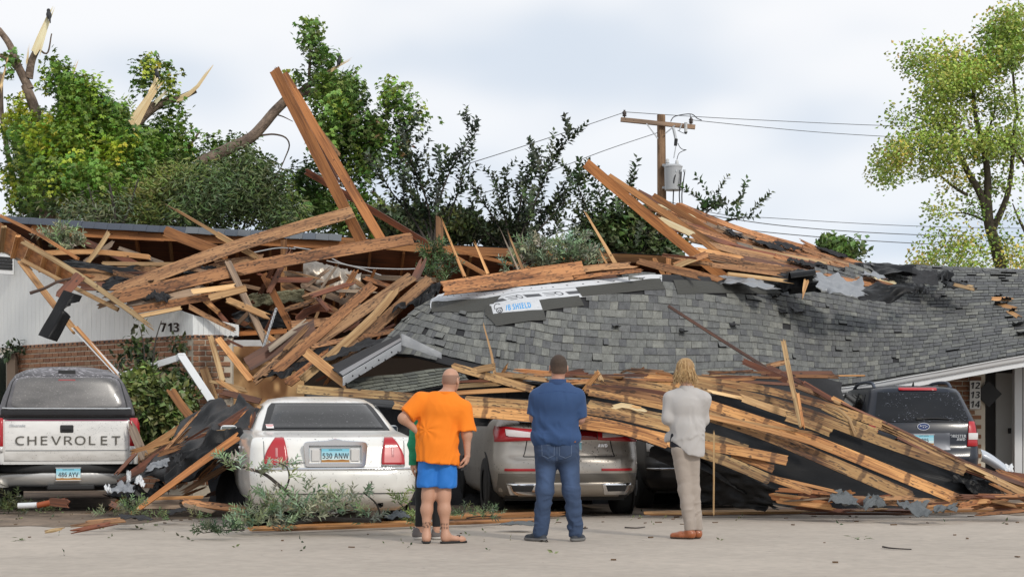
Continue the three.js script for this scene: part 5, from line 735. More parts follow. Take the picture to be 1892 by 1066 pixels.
{ // ---- bald man in the orange T-shirt, left hand on hip, phone in the other
const head = headParts([0.096, 1.585, -0.03], -0.45, 1.0, 0.06);
const torso = k => [cone([-0.035, 0.96, 0], [-0.035, 1.10, 0], 0.165 + k, 0.168 + k, 0.70), cone([-0.035, 1.10, 0], [0.005, 1.30, 0.01], 0.168 + k, 0.18 + k, 0.64), cone([0.0, 1.425, 0.0], [-0.175, 1.375, 0.0], 0.064 + k * 0.8, 0.066 + k * 0.8), cone([0.09, 1.405, 0.0], [0.195, 1.315, 0.0], 0.062 + k * 0.8, 0.066 + k * 0.8), ball([0.01, 1.29, 0.025], [0.18 + k, 0.14 + k, 0.115 + k])];
const upL = k => [cone([-0.195, 1.375, 0], [-0.365, 1.215, 0.05], 0.062 + k, 0.048 + k)], upR = k => [cone([0.205, 1.30, 0.0], [0.25, 1.06, 0.02], 0.060 + k, 0.047 + k)];
const legs = k => [cone([-0.10, 0.86, 0], [-0.125, 0.46, 0.0], 0.095 + k, 0.064 + k), cone([-0.125, 0.46, 0.01], [-0.14, 0.33, 0.015], 0.056 + k, 0.054 + k), cone([-0.14, 0.33, 0.015], [-0.142, 0.09, 0.02], 0.053 + k, 0.034 + k), cone([0.045, 0.86, 0], [0.025, 0.46, 0.0], 0.095 + k, 0.066 + k), cone([0.025, 0.46, 0.01], [0.03, 0.33, 0.015], 0.058 + k, 0.057 + k), cone([0.03, 0.33, 0.015], [0.04, 0.09, 0.02], 0.055 + k, 0.034 + k)];
const feet = [cone([-0.142, 0.08, 0.03], [-0.142, 0.045, 0.05], 0.034, 0.03), cone([-0.142, 0.05, 0.04], [-0.15, 0.035, -0.12], 0.032, 0.026), cone([0.045, 0.08, 0.02], [0.035, 0.045, 0.03], 0.034, 0.032), cone([0.05, 0.055, 0.02], [0.19, 0.036, -0.06], 0.034, 0.028)];
for (let i = 0; i < 5; i++) feet.push(cone([0.165 + i * 0.006, 0.034, -0.085 + i * 0.016], [0.212 + i * 0.002 - Math.abs(i - 1) * 0.006, 0.03, -0.092 + i * 0.013], 0.011, 0.009 + (i === 0 ? 0.003 : 0)));
const hands = [hand([-0.235, 1.085, 0.03], [0.85, -0.28, -0.30], [-0.2, -0.2, -0.9], 1, 0.4, 0.17), hand([0.256, 0.86, 0.03], [-0.16, -0.95, -0.05], [-1, 0.1, -0.2], -1, 0.62, 0.18)];
const fore = [cone([-0.365, 1.215, 0.05], [-0.232, 1.088, 0.03], 0.046, 0.028), cone([0.25, 1.06, 0.02], [0.256, 0.855, 0.03], 0.045, 0.027)];
const shirtF = union([...torso(0.008), cone([-0.03, 0.78, 0.005], [-0.03, 1.1, 0.005], 0.196, 0.174, 0.84)], 0.05), axL = V(-0.17, -0.16, 0.05).normalize(), slL = upL(0.034)[0], slR = upR(0.036)[0], slv = (x, y, z) => Math.min(smax(slL(x, y, z), (x + 0.195) * axL.x + (y - 1.375) * axL.y + z * axL.z - 0.185, 0.005), smax(slR(x, y, z), 1.105 - y, 0.005));
const shirt = folds((x, y, z) => { const d = smin(smax(shirtF(x, y, z), 0.815 - (x + 0.2) * 0.13 - y, 0.006), slv(x, y, z), 0.035); return smax(d, y - 1.475, 0.01); }, 0.02, 7, 3.4, 7, 5, (x, y) => 0.35 + 0.8 * sstep(1.3, 1.0, y));
const pinch = (x, y, z) => { const d = shirt(x, y, z); const q = Math.hypot(x + 0.145, y - 1.105) + 1e-6, a = Math.atan2(y - 1.105, x + 0.145); return Math.abs(d) < 0.04 && z > -0.05 ? d + 0.007 * Math.exp(-q * 7) * Math.sin(a * 8 + q * 9) : d; };
const shortF = union([cone([-0.105, 0.82, 0], [-0.125, 0.58, 0], 0.100, 0.102), cone([0.045, 0.82, 0], [0.04, 0.58, 0], 0.100, 0.102), cone([-0.09, 0.84, 0.02], [0.03, 0.84, 0.02], 0.095, 0.095)], 0.022);
const shorts = folds((x, y, z) => smax(smax(shortF(x, y, z), y - 0.88, 0.01), 0.555 - y + (x > -0.03 ? -0.004 : 0.004), 0.005), 0.017, 6, 2.2, 6, 23);
const flop = (heel, toe) => { const f = union([cone(heel, toe, 0.036, 0.047)], 0.02); return (x, y, z) => smax(smax(f(x, y, z), y - 0.022, 0.003), 0.001 - y, 0.003); };
person('person', 'bald man in bright orange T-shirt and blue shorts with one hand on hip', 815, 1004, {
skin: skinMat(0.46, 0.25, 0.165), head, neck: 1.475, lo: [-0.50, 0.0, -0.28], hi: [0.40, 1.54, 0.24], hands,
body: [...torso(-0.012), ...upL(0), ...upR(0), ...fore, ...legs(0), ...feet, cone([0.035, 1.36, 0.005], [0.085, 1.54, -0.01], 0.062, 0.058)],
tint: (x, y, z) => { const t1 = Math.abs(y - 0.185) < 0.028 && x < -0.05 && y < 0.3 ? sstep(0.32, 0.42, Math.abs(Math.sin(x * 90 + y * 60) * Math.cos(y * 160 - x * 40))) : 0, t2 = Math.abs(y - 0.165) < 0.03 && x > -0.02 && x < 0.15 && y < 0.3 ? sstep(0.45, 0.6, Math.abs(Math.sin(x * 120 + 1) * Math.sin(y * 90))) : 0; return 1 - 0.7 * Math.max(t1, t2); },
wear: [
['t_shirt', pinch, [-0.46, 0.74, -0.24], [0.36, 1.52, 0.22], 0.0085, cloth(0.82, 0.205, 0.008, { sheen: 0.1 })],
['neckband', (x, y, z) => { const d = cone([0.035, 1.44, 0.01], [0.05, 1.485, 0.0], 0.082, 0.074)(x, y, z); return smax(smax(Math.abs(d) - 0.006, 1.45 - y, 0.004), y - 1.476, 0.004); }, [-0.08, 1.42, -0.11], [0.16, 1.50, 0.12], 0.005, cloth(0.74, 0.18, 0.007)],
['shorts', shorts, [-0.26, 0.53, -0.18], [0.2, 0.95, 0.18], 0.0085, cloth(0.012, 0.155, 0.52, { roughness: 0.7 })],
['flip_flop', flop([-0.142, 0.012, 0.06], [-0.152, 0.012, -0.13]), [-0.24, -0.005, -0.22], [-0.06, 0.06, 0.14], 0.006, M.rubber], ['flip_flop', flop([0.025, 0.012, 0.045], [0.205, 0.012, -0.07]), [-0.05, -0.005, -0.16], [0.30, 0.06, 0.12], 0.006, M.rubber],
['cropped_hair', (x, y, z) => { const b = smin(head.B(0, 0.03, 0.008, 0.0785, 0.0905, 0.0985)(x, y, z), head.B(0, -0.012, 0.035, 0.0685, 0.068, 0.058)(x, y, z), 0.03); const q = head.T(0, 0, 0); return smax(smax(b + 0.0012 * noise(x * 400, y * 400, z * 400), y - q[1] - 0.052, 0.004), smax(q[1] - 0.066 - y, q[2] - 0.035 - z, 0.004), 0.004); }, head.lo, head.hi, 0.004, std({ color: lin(0.27, 0.155, 0.11), roughness: 0.8, bumpMap: grit, bumpScale: 0.002 })]],
extra: t => {
const strap = bag(); for (const e of [[0.135, -0.055], [0.175, -0.005]]) strap.add(tube([V(0.185, 0.058, -0.062), V((e[0] + 0.18) / 2, 0.073, (e[1] - 0.06) / 2), V(e[0], 0.02, e[1])], 0.008, 0.008, 10, 6)); mesh('sandal_strap', strap.geo(), M.rubber, t);
mesh('sandal_strap', tube([V(-0.115, 0.02, -0.03), V(-0.145, 0.075, -0.05), V(-0.18, 0.02, -0.03)], 0.008, 0.008, 10, 6), M.rubber, t);
} });
const d = groundD(1004), q = P(815, 1004, d);
const ph = thing('mobile_phone', 'black mobile phone held in the hand of the man in orange', 'phone', V(q.x + 0.222, 0.715, q.z + 0.015), 0.5); const g = rbox(0.072, 0.145, 0.009, 0.004, 0, 0.07, 0); g.rotateZ(0.12); mesh('case', g, M.black, ph); const g2 = rbox(0.064, 0.132, 0.002, 0.001, 0, 0.07, -0.006); g2.rotateZ(0.12); mesh('screen', g2, glassDark(0.006), ph); shadows(ph);
}
{ // ---- blond man in the pale shirt, turned to the left
const head = headParts([-0.02, 1.70, -0.05], 0.42, 0.99, 0.06);
const torso = k => [cone([0.0, 0.98, 0], [0.0, 1.14, 0], 0.135 + k, 0.140 + k, 0.74), cone([0.0, 1.14, 0], [0.005, 1.34, 0.0], 0.140 + k, 0.160 + k, 0.68), cone([-0.03, 1.475, -0.01], [-0.155, 1.41, -0.025], 0.06 + k * 0.8, 0.066 + k * 0.8), cone([0.03, 1.475, 0.0], [0.16, 1.405, 0.02], 0.06 + k * 0.8, 0.066 + k * 0.8), ball([0.005, 1.35, 0.0], [0.175 + k, 0.13 + k, 0.105 + k])];
const upL = k => [cone([-0.165, 1.41, -0.03], [-0.195, 1.215, 0.0], 0.060 + k, 0.046 + k)], upR = k => [cone([0.16, 1.41, 0.02], [0.165, 1.20, -0.06], 0.056 + k, 0.044 + k)];
const foreL = k => [cone([-0.195, 1.215, 0.0], [-0.09, 1.26, -0.23], 0.044 + k, 0.030 + k)], foreR = k => [cone([0.165, 1.20, -0.06], [0.0, 1.24, -0.24], 0.044 + k, 0.03 + k)];
const hands = [hand([-0.085, 1.262, -0.235], [0.8, 0.3, -0.1], [0, 0, 1], 1, 0.3, 0.17), hand([-0.005, 1.24, -0.245], [-0.85, 0.25, -0.1], [0, 0, 1], -1, 0.3, 0.17)];
const legs = k => [cone([-0.07, 0.90, 0.01], [-0.02, 0.50, -0.01], 0.074 + k, 0.050 + k), cone([-0.02, 0.50, 0.0], [0.03, 0.10, 0.02], 0.050 + k, 0.034 + k), cone([0.045, 0.90, -0.02], [0.065, 0.50, -0.06], 0.072 + k, 0.048 + k), cone([0.065, 0.50, -0.05], [0.105, 0.10, -0.06], 0.048 + k, 0.033 + k)];
const shirtF = union([...torso(0.010), ...upL(0.010), ...upR(0.010), ...foreL(0.011), ...foreR(0.011), cone([0.01, 0.88, 0.0], [0.0, 1.12, 0], 0.155, 0.158, 0.76), ball([-0.12, 1.0, -0.08], [0.09, 0.10, 0.08])], 0.04);
const shirt = folds((x, y, z) => { const hem = 0.86 + 0.13 * sstep(0.02, -0.17, x) - 0.02 * sstep(0.0, 0.15, x); return smax(smax(shirtF(x, y, z), hem - y, 0.006), y - 1.52, 0.01); }, 0.016, 7, 6, 7, 31, (x, y) => 0.5 + 0.6 * sstep(1.4, 1.0, y));
const pantF = union([...legs(0.014), cone([-0.06, 0.90, 0.01], [0.045, 0.90, -0.005], 0.088, 0.088)], 0.03);
const pants = folds((x, y, z) => smax(smax(pantF(x, y, z), y - 1.0, 0.01), 0.095 - y, 0.005), 0.014, 7, 9, 7, 43, (x, y) => 0.4 + 0.7 * sstep(0.7, 0.3, y));
const shoes = [[[-0.135, 0.03, -0.05], [0.035, 0.035, 0.03]], [[-0.01, 0.03, -0.16], [0.11, 0.035, -0.055]]].map(([toe, heel]) => { const s = shoeF(toe, heel, 0.046), a = cone([heel[0], 0.06, heel[2]], [heel[0] - 0.02, 0.085, heel[2]], 0.046, 0.04); return [(x, y, z) => smax(smin(s(x, y, z), a(x, y, z), 0.04), 0.014 - y, 0.003), (x, y, z) => smax(smax(s(x, y, z) - 0.005, y - 0.02, 0.003), 0.001 - y, 0.002)]; });
person('person', 'young man with shoulder-length blond hair in pale shirt and tan trousers', 1270, 996, {
skin: skinMat(0.50, 0.29, 0.20), head, neck: 1.56, lo: [-0.36, 0.0, -0.42], hi: [0.34, 1.62, 0.22], hands,
body: [...torso(-0.012), ...upL(0), ...upR(0), ...foreL(0), ...foreR(0), ...legs(0), cone([0.0, 1.44, 0.005], [-0.012, 1.63, -0.03], 0.058, 0.056), shoeF([-0.10, 0.045, -0.035], [0.03, 0.045, 0.025], 0.03), shoeF([0.01, 0.045, -0.14], [0.105, 0.045, -0.055], 0.03)],
wear: [
['shirt', shirt, [-0.32, 0.80, -0.34], [0.30, 1.56, 0.20], 0.0082, cloth(0.43, 0.41, 0.395)],
['collar', (x, y, z) => { const d = cone([0.0, 1.48, 0.0], [-0.005, 1.54, -0.012], 0.075, 0.066)(x, y, z); return smax(smax(Math.abs(d) - 0.006, 1.485 - y, 0.004), y - 1.545 + Math.max(0, -z) * 0.2, 0.004); }, [-0.12, 1.46, -0.12], [0.12, 1.56, 0.10], 0.005, cloth(0.42, 0.40, 0.385)],
['undershirt', (x, y, z) => smax(smax(union([cone([-0.02, 0.90, 0.0], [0, 1.2, 0], 0.158, 0.155, 0.74)], 0.02)(x, y, z), 0.905 - y - x * 0.12, 0.005), y - 1.1, 0.01), [-0.24, 0.85, -0.18], [0.22, 1.14, 0.18], 0.009, cloth(0.008, 0.009, 0.016)],
['trousers', pants, [-0.24, 0.06, -0.20], [0.24, 1.02, 0.18], 0.0082, cloth(0.335, 0.285, 0.245)],
...[[0.03, 0.02], [0.105, -0.06]].map(([x0, z0]) => ['sock', cone([x0 - 0.002, 0.07, z0], [x0, 0.15, z0], 0.043, 0.041), [x0 - 0.07, 0.02, z0 - 0.07], [x0 + 0.07, 0.22, z0 + 0.07], 0.007, M.black]),
...shoes.flatMap(([u, s]) => [['shoe', u, [-0.22, 0, -0.25], [0.2, 0.15, 0.12], 0.006, phys({ color: lin(0.30, 0.085, 0.025), roughness: 0.35, clearcoat: 0.4 })], ['shoe_sole', s, [-0.22, 0, -0.25], [0.2, 0.05, 0.12], 0.005, std({ color: lin(0.05, 0.025, 0.015), roughness: 0.6 })]])],
extra: t => {
const r = rng(71), tones = [[0.42, 0.26, 0.11], [0.30, 0.175, 0.07], [0.55, 0.38, 0.19]].map(c => std({ color: lin(...c), roughness: 0.55 })), bags = tones.map(() => bag()); const hair = new THREE.Group(); hair.name = 'hair'; t.add(hair);
const under = (x, y, z) => smin(head.B(0, 0.035, 0.012, 0.084, 0.094, 0.102)(x, y, z), head.B(0, -0.06, 0.03, 0.080, 0.085, 0.066)(x, y, z), 0.04);
mesh('hair_mass', netMesh((x, y, z) => { const q = head.T(0, 0, 0); return smax(under(x, y, z) - 0.006 * (noise(x * 60, y * 14, z * 60) - 0.5), q[2] - 0.055 - z + (y < q[1] ? 0.03 : -0.02), 0.01); }, head.lo.map(v => v - 0.04), head.hi.map(v => v + 0.04), 0.006), tones[1], hair);
for (let i = 0; i < 340; i++) {
const a = (r() - 0.5) * Math.PI * 1.45, e0 = 0.25 + r() * 1.1, flip = 0.012 + r() * 0.022, L = 0.075 + r() * 0.07, pts = [], ph = r() * 7;
for (let k = 0; k <= 5; k++) { const s = k / 5, th = e0 * (1 - s) ** 1.3; const rad = 0.083 + 0.004 * r(), x = Math.sin(a) * Math.cos(th) * rad, z = Math.cos(a) * Math.cos(th) * rad * 1.16, y = 0.035 + Math.sin(th) * 0.092 - s * s * L * 1.25; const fl = 1 + (s > 0.7 ? (s - 0.7) / 0.3 * flip * 13 : 0), w = 0.011 * s * Math.sin(s * 9 + ph); pts.push(V(...head.T((x + w) * fl, y, (z + 0.012 + w) * fl))); }
bags[Math.floor(r() * 3)].add(tube(pts, 0.0052, 0.0016, 7, 4));
}
bags.forEach((b, i) => { const m = mesh('hair_strands', b.geo(), tones[i], hair); m.userData.kind = 'stuff'; });
const lace = bag(); for (let k = 0; k < 3; k++) lace.add(tube([V(-0.05 + k * 0.018, 0.085 - 0.012 * (2 - k), 0.035), V(-0.055 + k * 0.018, 0.09 - 0.012 * (2 - k), -0.01), V(-0.05 + k * 0.018, 0.083 - 0.012 * (2 - k), -0.04)], 0.003, 0.003, 6, 4)); mesh('shoe_lace', lace.geo(), M.black, t);
} });
}
{ // ---- person in green mostly hidden behind the man in orange
const head = headParts([0.02, 1.37, -0.06], -0.2, 0.93, 0.1);
const torso = k => [cone([0, 0.86, 0], [0, 1.0, 0], 0.135 + k, 0.13 + k, 0.72), cone([0, 1.0, 0], [0, 1.14, 0], 0.13 + k, 0.14 + k, 0.68), cone([-0.10, 1.19, 0], [0.11, 1.19, 0], 0.066 + k, 0.066 + k)];
const arms = k => [cone([-0.14, 1.17, 0], [-0.175, 0.95, 0.02], 0.048 + k, 0.04 + k), cone([-0.175, 0.95, 0.02], [-0.182, 0.765, 0.0], 0.038 + k, 0.027 + k), cone([0.14, 1.17, 0], [0.14, 0.95, -0.05], 0.048 + k, 0.04 + k), cone([0.14, 0.95, -0.05], [0.04, 0.88, -0.2], 0.038 + k, 0.027 + k)];
const legs = k => [cone([-0.07, 0.80, 0], [-0.10, 0.45, 0], 0.085 + k, 0.058 + k), cone([-0.10, 0.45, 0], [-0.125, 0.09, 0.01], 0.055 + k, 0.034 + k), cone([0.07, 0.80, 0], [0.06, 0.45, 0], 0.085 + k, 0.058 + k), cone([0.06, 0.45, 0], [0.05, 0.09, 0.01], 0.055 + k, 0.034 + k)];
const hands = [hand([-0.182, 0.775, 0.0], [-0.1, -1, -0.08], [1, 0, -0.2], 1, 0.35, 0.16), hand([0.045, 0.885, -0.195], [-0.8, -0.1, -0.4], [0, 1, 0], 1, 0.4, 0.16)];
const shoeS = [[[-0.02, 0.03, -0.04], [-0.15, 0.035, 0.03]], [[0.17, 0.03, -0.1], [0.04, 0.035, 0.0]]];
person('person', 'person in green sleeve and black leggings standing behind the orange-shirted man', 797, 997, {
skin: skinMat(0.48, 0.27, 0.18), head, neck: 1.245, lo: [-0.32, 0, -0.4], hi: [0.3, 1.32, 0.2], hands,
body: [...torso(-0.012), ...arms(0), ...legs(0), cone([0, 1.2, 0], [0.012, 1.31, -0.03], 0.05, 0.048), ...shoeS.map(([a, b]) => shoeF(a, b, 0.03))],
wear: [['jacket', folds(union([...torso(0.016), ...arms(0.013)].map((f, i) => f).concat([]), 0.035), 0.012, 9, 12, 9, 3), [-0.28, 0.74, -0.25], [0.26, 1.30, 0.18], 0.009, cloth(0.015, 0.24, 0.115)],
['leggings', (x, y, z) => smax(smax(union([...legs(0.006), cone([-0.05, 0.82, 0], [0.05, 0.82, 0], 0.10, 0.10)], 0.03)(x, y, z), 0.13 - y, 0.004), y - 0.9, 0.01), [-0.22, 0.1, -0.16], [0.2, 0.94, 0.16], 0.009, cloth(0.01, 0.01, 0.011)],
...shoeS.flatMap(([a, b]) => { const s = shoeF(a, b, 0.043), k = cone([b[0], 0.06, b[2]], [b[0], 0.085, b[2]], 0.042, 0.038); return [['shoe', (x, y, z) => smax(smin(s(x, y, z), k(x, y, z), 0.03), 0.024 - y, 0.003), [-0.25, 0, -0.2], [0.27, 0.15, 0.14], 0.007, std({ color: lin(0.13, 0.115, 0.11), roughness: 0.85, bumpMap: weave, bumpScale: 0.002 })], ['shoe_sole', (x, y, z) => smax(smax(s(x, y, z) - 0.006, y - 0.03, 0.003), 0.001 - y, 0.003), [-0.25, 0, -0.2], [0.27, 0.05, 0.14], 0.006, std({ color: lin(0.55, 0.53, 0.5), roughness: 0.8 })]]; }),
['hair', (x, y, z) => smax(head.B(0, 0.03, 0.015, 0.086, 0.095, 0.102)(x, y, z), head.T(0, 0, 0)[2] - 0.05 - z, 0.01), head.lo, head.hi, 0.006, std({ color: lin(0.06, 0.035, 0.02), roughness: 0.6 })]] });
}
// ---------------------------------------------------------------- loose boards and sheets of the torn roof
// -- over the white gable
bd(ZA, [[125, 318, 30.0], [400, 480, 29.5], [770, 738, 28.6]], 27, 'pine', 'long pale rake board running down across the white gable', { jag: [0.12, 0.5], roll: 10, thick: 1 });
bd(ZA, [[-40, 330, 32.6], [110, 420, 31.4], [165, 478, 31.0]], 24, 'greyWood', 'grey weathered trim piece along the top left of the white gable', { roll: 5 });
bd(ZA, [[110, 425, 30.8], [300, 672, 29.6], [408, 806, 29.0]], 34, 'pine', 'pale trim board hanging down the white gable behind the black tar flap', { roll: 12, thick: 1, jag: [0.1, 0.06] });
{ const g = thing('hanging_trim', 'white metal-edged trim dangling from the gable down to the ivy', 'trim', ZA(660, 1064, 28.2)); const a = ZA(402, 786, 28.9), b = ZA(664, 1066, 28.2); wpart('metal_face', boardAt([a, b], 0.075, 0.012, M.whitePaint, { roll: 0, sag: 0, twist: 0 }), M.whitePaint, g); const c = V(0.03, 0.012, 0.02); wpart('wood_core', boardAt([a.clone().add(c), b.clone().add(c).add(V(0.02, -0.06, 0))], 0.05, 0.02, M.pine, { roll: 40, sag: 0 }), M.pine, g); shadows(g); }
bd(ZA, [[120, 418, 30.7], [380, 555, 29.9], [640, 686, 29.2]], 22, 'pine', 'lower rake board along the top edge of the white siding', { roll: 8, thick: 1 });
bd(ZA, [[0, 175, 31.8], [200, 272, 30.9], [420, 408, 30.0]], 18, 'rafter', 'orange outer rafter of the broken gable overhang', { roll: 0, thick: 1 });
{ // orange underside of the gable overhang: panels between lookouts
const g = thing('gable_overhang', 'orange plank underside of the lifted gable overhang at the far left', 'roof overhang', ZA(200, 420, 31));
const lo = t => t < 0.5 ? ZA(lerp(-60, 130, t * 2), lerp(330, 420, t * 2), lerp(32.6, 31.2, t * 2)) : ZA(lerp(130, 400, t * 2 - 1), lerp(420, 560, t * 2 - 1), lerp(31.2, 30, t * 2 - 1)), hi = t => ZA(lerp(-60, 400, t), lerp(178, 468, t), lerp(32.2, 30.3, t) - 0.5);
for (let k = 0; k < 6; k++) { const a = k / 6, b = (k + 1) / 6 - 0.008; const s = slab((u, v) => lo(lerp(a, b, u)).lerp(hi(lerp(a, b, u)), v), 6, 4, 0.02); s.setAttribute('color', new THREE.BufferAttribute(new Float32Array(s.attributes.position.count * 3).fill(0.92 + 0.1 * (k % 2)), 3)); wpart('panel', s, M.rafter, g); wpart('lookout', boardGeo([lo(a + 0.01).add(V(0, -0.03, 0.05)), hi(a + 0.01).add(V(0, -0.03, 0.05))], 0.09, 0.04, V(0.3, -0.6, 0.7), { seed: 700 + k, sag: 0 }), M.pine, g); }
shadows(g);
}
bd(ZA, [[330, 608, 29.0], [432, 502, 29.3]], 60, 'dark', 'short brown plank stub above the black tar flap', { jag: [0.1, 0.1] });
{ // the black flap of tar paper with its bitten edge
const c = [[205, 826], [305, 862], [445, 612], [345, 580]].map(p => ZA(p[0], p[1], 28.7 - (p[1] - 580) * 0.0008));
const g = slab((u, v) => { const bite = 0.34 * sstep(0.56, 0.62, v) * sstep(0.86, 0.80, v) * (0.5 + 0.8 * noise(v * 24, 3)), a = u * (1 - bite); const p = c[0].clone().multiplyScalar((1 - a) * (1 - v)).addScaledVector(c[1], a * (1 - v)).addScaledVector(c[2], a * v).addScaledVector(c[3], (1 - a) * v); p.z += (a < 0.6 ? a * 0.16 : 0.096 - (a - 0.6) * 0.28) + 0.012 * Math.sin(v * 9 + a * 4); return p; }, 16, 24, 0.006);
solo('tar_paper', g, M.tar, 'black tar paper flap with a bitten edge hanging in front of the white gable', 'tar paper');
}
solo('broken_branch', tube([ZA(160, 597, 28.9), ZA(240, 570, 28.9), ZA(310, 535, 29), ZA(382, 518, 29.2)], 0.028, 0.02, 12), std({ color: lin(0.07, 0.045, 0.035), roughness: 0.9 }), 'dark crooked branch lying across the rake of the white gable', 'branch');
bd(ZA, [[245, 378, 31.2], [520, 372, 30.6], [812, 400, 30.2]], 26, 'pine', 'level pine beam above the torn tar strips over the gable', { roll: 15, thick: 1 });
bd(ZA, [[588, 268, 30.6], [540, 345, 30.5], [478, 425, 30.4]], 24, 'pine', 'short pale stick standing tilted on the level beam', { thick: 1, jag: [0.05, 0.12] });
bd(ZA, [[606, 328, 30.8], [462, 425, 30.7]], 26, 'greyWood', 'dark weathered stub beside the tilted pale stick', { jag: [0.12, 0.08] });
bd(ZA, [[452, 312, 32.0], [740, 440, 31.4]], 34, 'dark', 'dark rafter sloping inside the open attic above the gable', { thick: 1 });
bd(ZA, [[650, 352, 32.4], [885, 432, 31.9]], 20, 'greyWood', 'thin grey rafter inside the attic right of the dark rafter', { thick: 1 });
bd(ZA, [[560, 436, 30.3], [780, 440, 30.2], [990, 440, 30.2]], 20, 'pine', 'level pine strip lying behind the black tar strips', { thick: 1 });
bd(ZA, [[395, 470, 30.4], [860, 468, 30.4]], 44, 'weathered', 'weathered deck plank under the upper tar strip', { roll: 35 });
bd(ZA, [[420, 515, 30.0], [860, 500, 30.0]], 40, 'weathered', 'weathered deck plank between the two tar strips', { roll: 35 });
bd(ZA, [[440, 560, 29.8], [700, 560, 29.8]], 44, 'dark', 'dark deck plank below the lower tar strip', { roll: 30 });
sheet(ZA, [[345, 452, 30.0], [760, 492, 29.9], [760, 456, 30.2], [345, 420, 30.3]], 'tar', 'upper strip of wavy black tar paper on the gable deck', { amp: 0.05, jag: 0.14, seed: 3, f: 2 });
sheet(ZA, [[540, 585, 29.4], [850, 530, 29.4], [840, 490, 29.9], [560, 520, 29.9]], 'tar', 'lower strip of wavy black tar paper beside the big weathered boards', { amp: 0.06, jag: 0.16, seed: 5, f: 2 });
sheet(ZA, [[930, 510, 29.8], [1165, 500, 29.8], [1150, 455, 30.3], [960, 480, 30.3]], 'tar', 'small black tar scrap between the two long weathered boards', { amp: 0.1, jag: 0.3, seed: 7 });
bd(ZA, [[902, 258, 33.0], [1060, 320, 32.4], [1235, 385, 31.8]], 58, 'rafter', 'broad smooth orange rafter sloping down from the ridge', { thick: 1, roll: -5 });
bd(ZA, [[984, 155, 30.5], [1280, 330, 30.3], [1400, 400, 30.2]], 26, 'pine', 'splintered pale board pointing up above the ridge shingles', { thick: 1, jag: [0.45, 0.05], taper: [0.5, 1] });
bd(ZB, [[-570, 590, 29.2], [100, 345, 30.0], [740, 150, 30.8]], 66, 'weathered', 'upper of two long weathered boards crossing the rafters left of centre', { roll: 22, sag: 0.01, jag: [0.3, 0.04] });
bd(ZB, [[-530, 622, 29.0], [250, 440, 29.7], [1066, 302, 30.5]], 66, 'weathered', 'lower and longer of two weathered boards crossing the tall leaning rafters', { roll: 25, sag: -0.008, jag: [0.2, 0.04] });
bd(ZA, [[690, 650, 29.1], [890, 620, 29.2], [1090, 588, 29.3]], 46, 'greyWood', 'grey weathered board beneath the long boards above the house number', { roll: 35 });
bd(ZA, [[728, 690, 28.9], [1150, 615, 29.1]], 40, 'weathered', 'weathered edge board resting just above the house number', { roll: 15 });
bd(ZA, [[768, 722, 28.9], [985, 678, 29.0]], 22, 'pine', 'short pine strip under the edge board above the house number', { thick: 1 });
bd(ZA, [[1050, 590, 28.9], [1278, 560, 29.0]], 28, 'pale', 'short pale yellow knotty board by the gable end', { roll: 15 });
bd(ZA, [[1145, 622, 28.8], [1342, 572, 28.9]], 36, 'pine', 'pine board stub with a square end right of the pale knotty board', { thick: 1, jag: [0.05, 0.02] });
sheet(ZA, [[800, 640, 28.9], [940, 630, 28.9], [880, 590, 29.2], [820, 590, 29.2]], 'tarDull', 'torn grey scrap lying on the grey board above the house number', { amp: 0.08, jag: 0.4, seed: 9 });
bd(ZA, [[1035, 672, 29.0], [1160, 740, 28.9], [1278, 797, 28.8]], 26, 'weathered', 'brown rake board at the broken corner of the white gable', { thick: 1 });
bd(ZA, [[1142, 650, 29.3], [1240, 760, 29.1]], 24, 'dark', 'dark board behind the broken gable corner', { thick: 1 });
bd(ZA, [[1120, 640, 29.2], [1190, 700, 29.1]], 26, 'pine', 'short pine block wedged at the gable corner', { thick: 1 });
// -- pale studs below the corner
bd(ZA, [[1148, 835, 28.8], [1180, 950, 28.6], [1214, 1075, 28.4]], 30, 'pine', 'pale pine stud standing below the gable corner', { thick: 1 });
bd(ZA, [[1192, 848, 28.7], [1370, 1072, 28.0]], 36, 'pine', 'pale pine stud leaning right below the gable corner', { thick: 1 });
bd(ZA, [[1196, 860, 29.4], [1250, 1010, 29.2]], 34, 'dark', 'dark stud between the two pale studs', { thick: 1 });
bd(ZA, [[1085, 930, 29.2], [1150, 1120, 28.8], [1190, 1250, 28.6]], 46, 'pine', 'tan corner board bulging out of the brick corner', { thick: 1, sag: 0.04 });
bd(ZA, [[1245, 855, 28.6], [1322, 890, 28.5]], 12, 'dark', 'small dark splinter at the gable corner', {});
bd(ZE, [[1180, 195, 28.2], [1340, 240, 28.0]], 24, 'pine', 'pale splintered piece at the foot of the pale studs', { jag: [0.2, 0.2] });
bd(ZE, [[1205, 195, 28.1], [1290, 250, 28.0]], 26, 'pine', 'short split pine piece leaning at the foot of the studs', { jag: [0.15, 0.1] });
bd(ZE, [[1215, 250, 27.8], [1420, 300, 27.4]], 32, 'dark', 'reddish brown board on top of the black tarp', { roll: 25, jag: [0.15, 0.02] });
// -- white metal downspout bent over the ivy
{ const g = thing('downspout', 'bent white metal downspout leaning against the brick corner', 'downspout', ZE(1000, 60, 28.4)); const a = ZE(660, 160, 28.6), b = ZE(990, 58, 28.2), c = ZE(1160, 310, 27.8);
const prof = (p, q, w) => boardAt([p, q], w, 0.07, M.galv, { roll: 10, sag: 0, twist: 0, jag: [0.01, 0.01] });
wpart('pipe_section', prof(a, b, 0.095), M.whitePaint, g); wpart('pipe_section', prof(b.clone().add(V(0, 0.02, 0.01)), c, 0.11), M.whitePaint, g); wpart('elbow', rbox(0.13, 0.12, 0.1, 0.03).translate(b.x, b.y, b.z), M.whitePaint, g); shadows(g); }
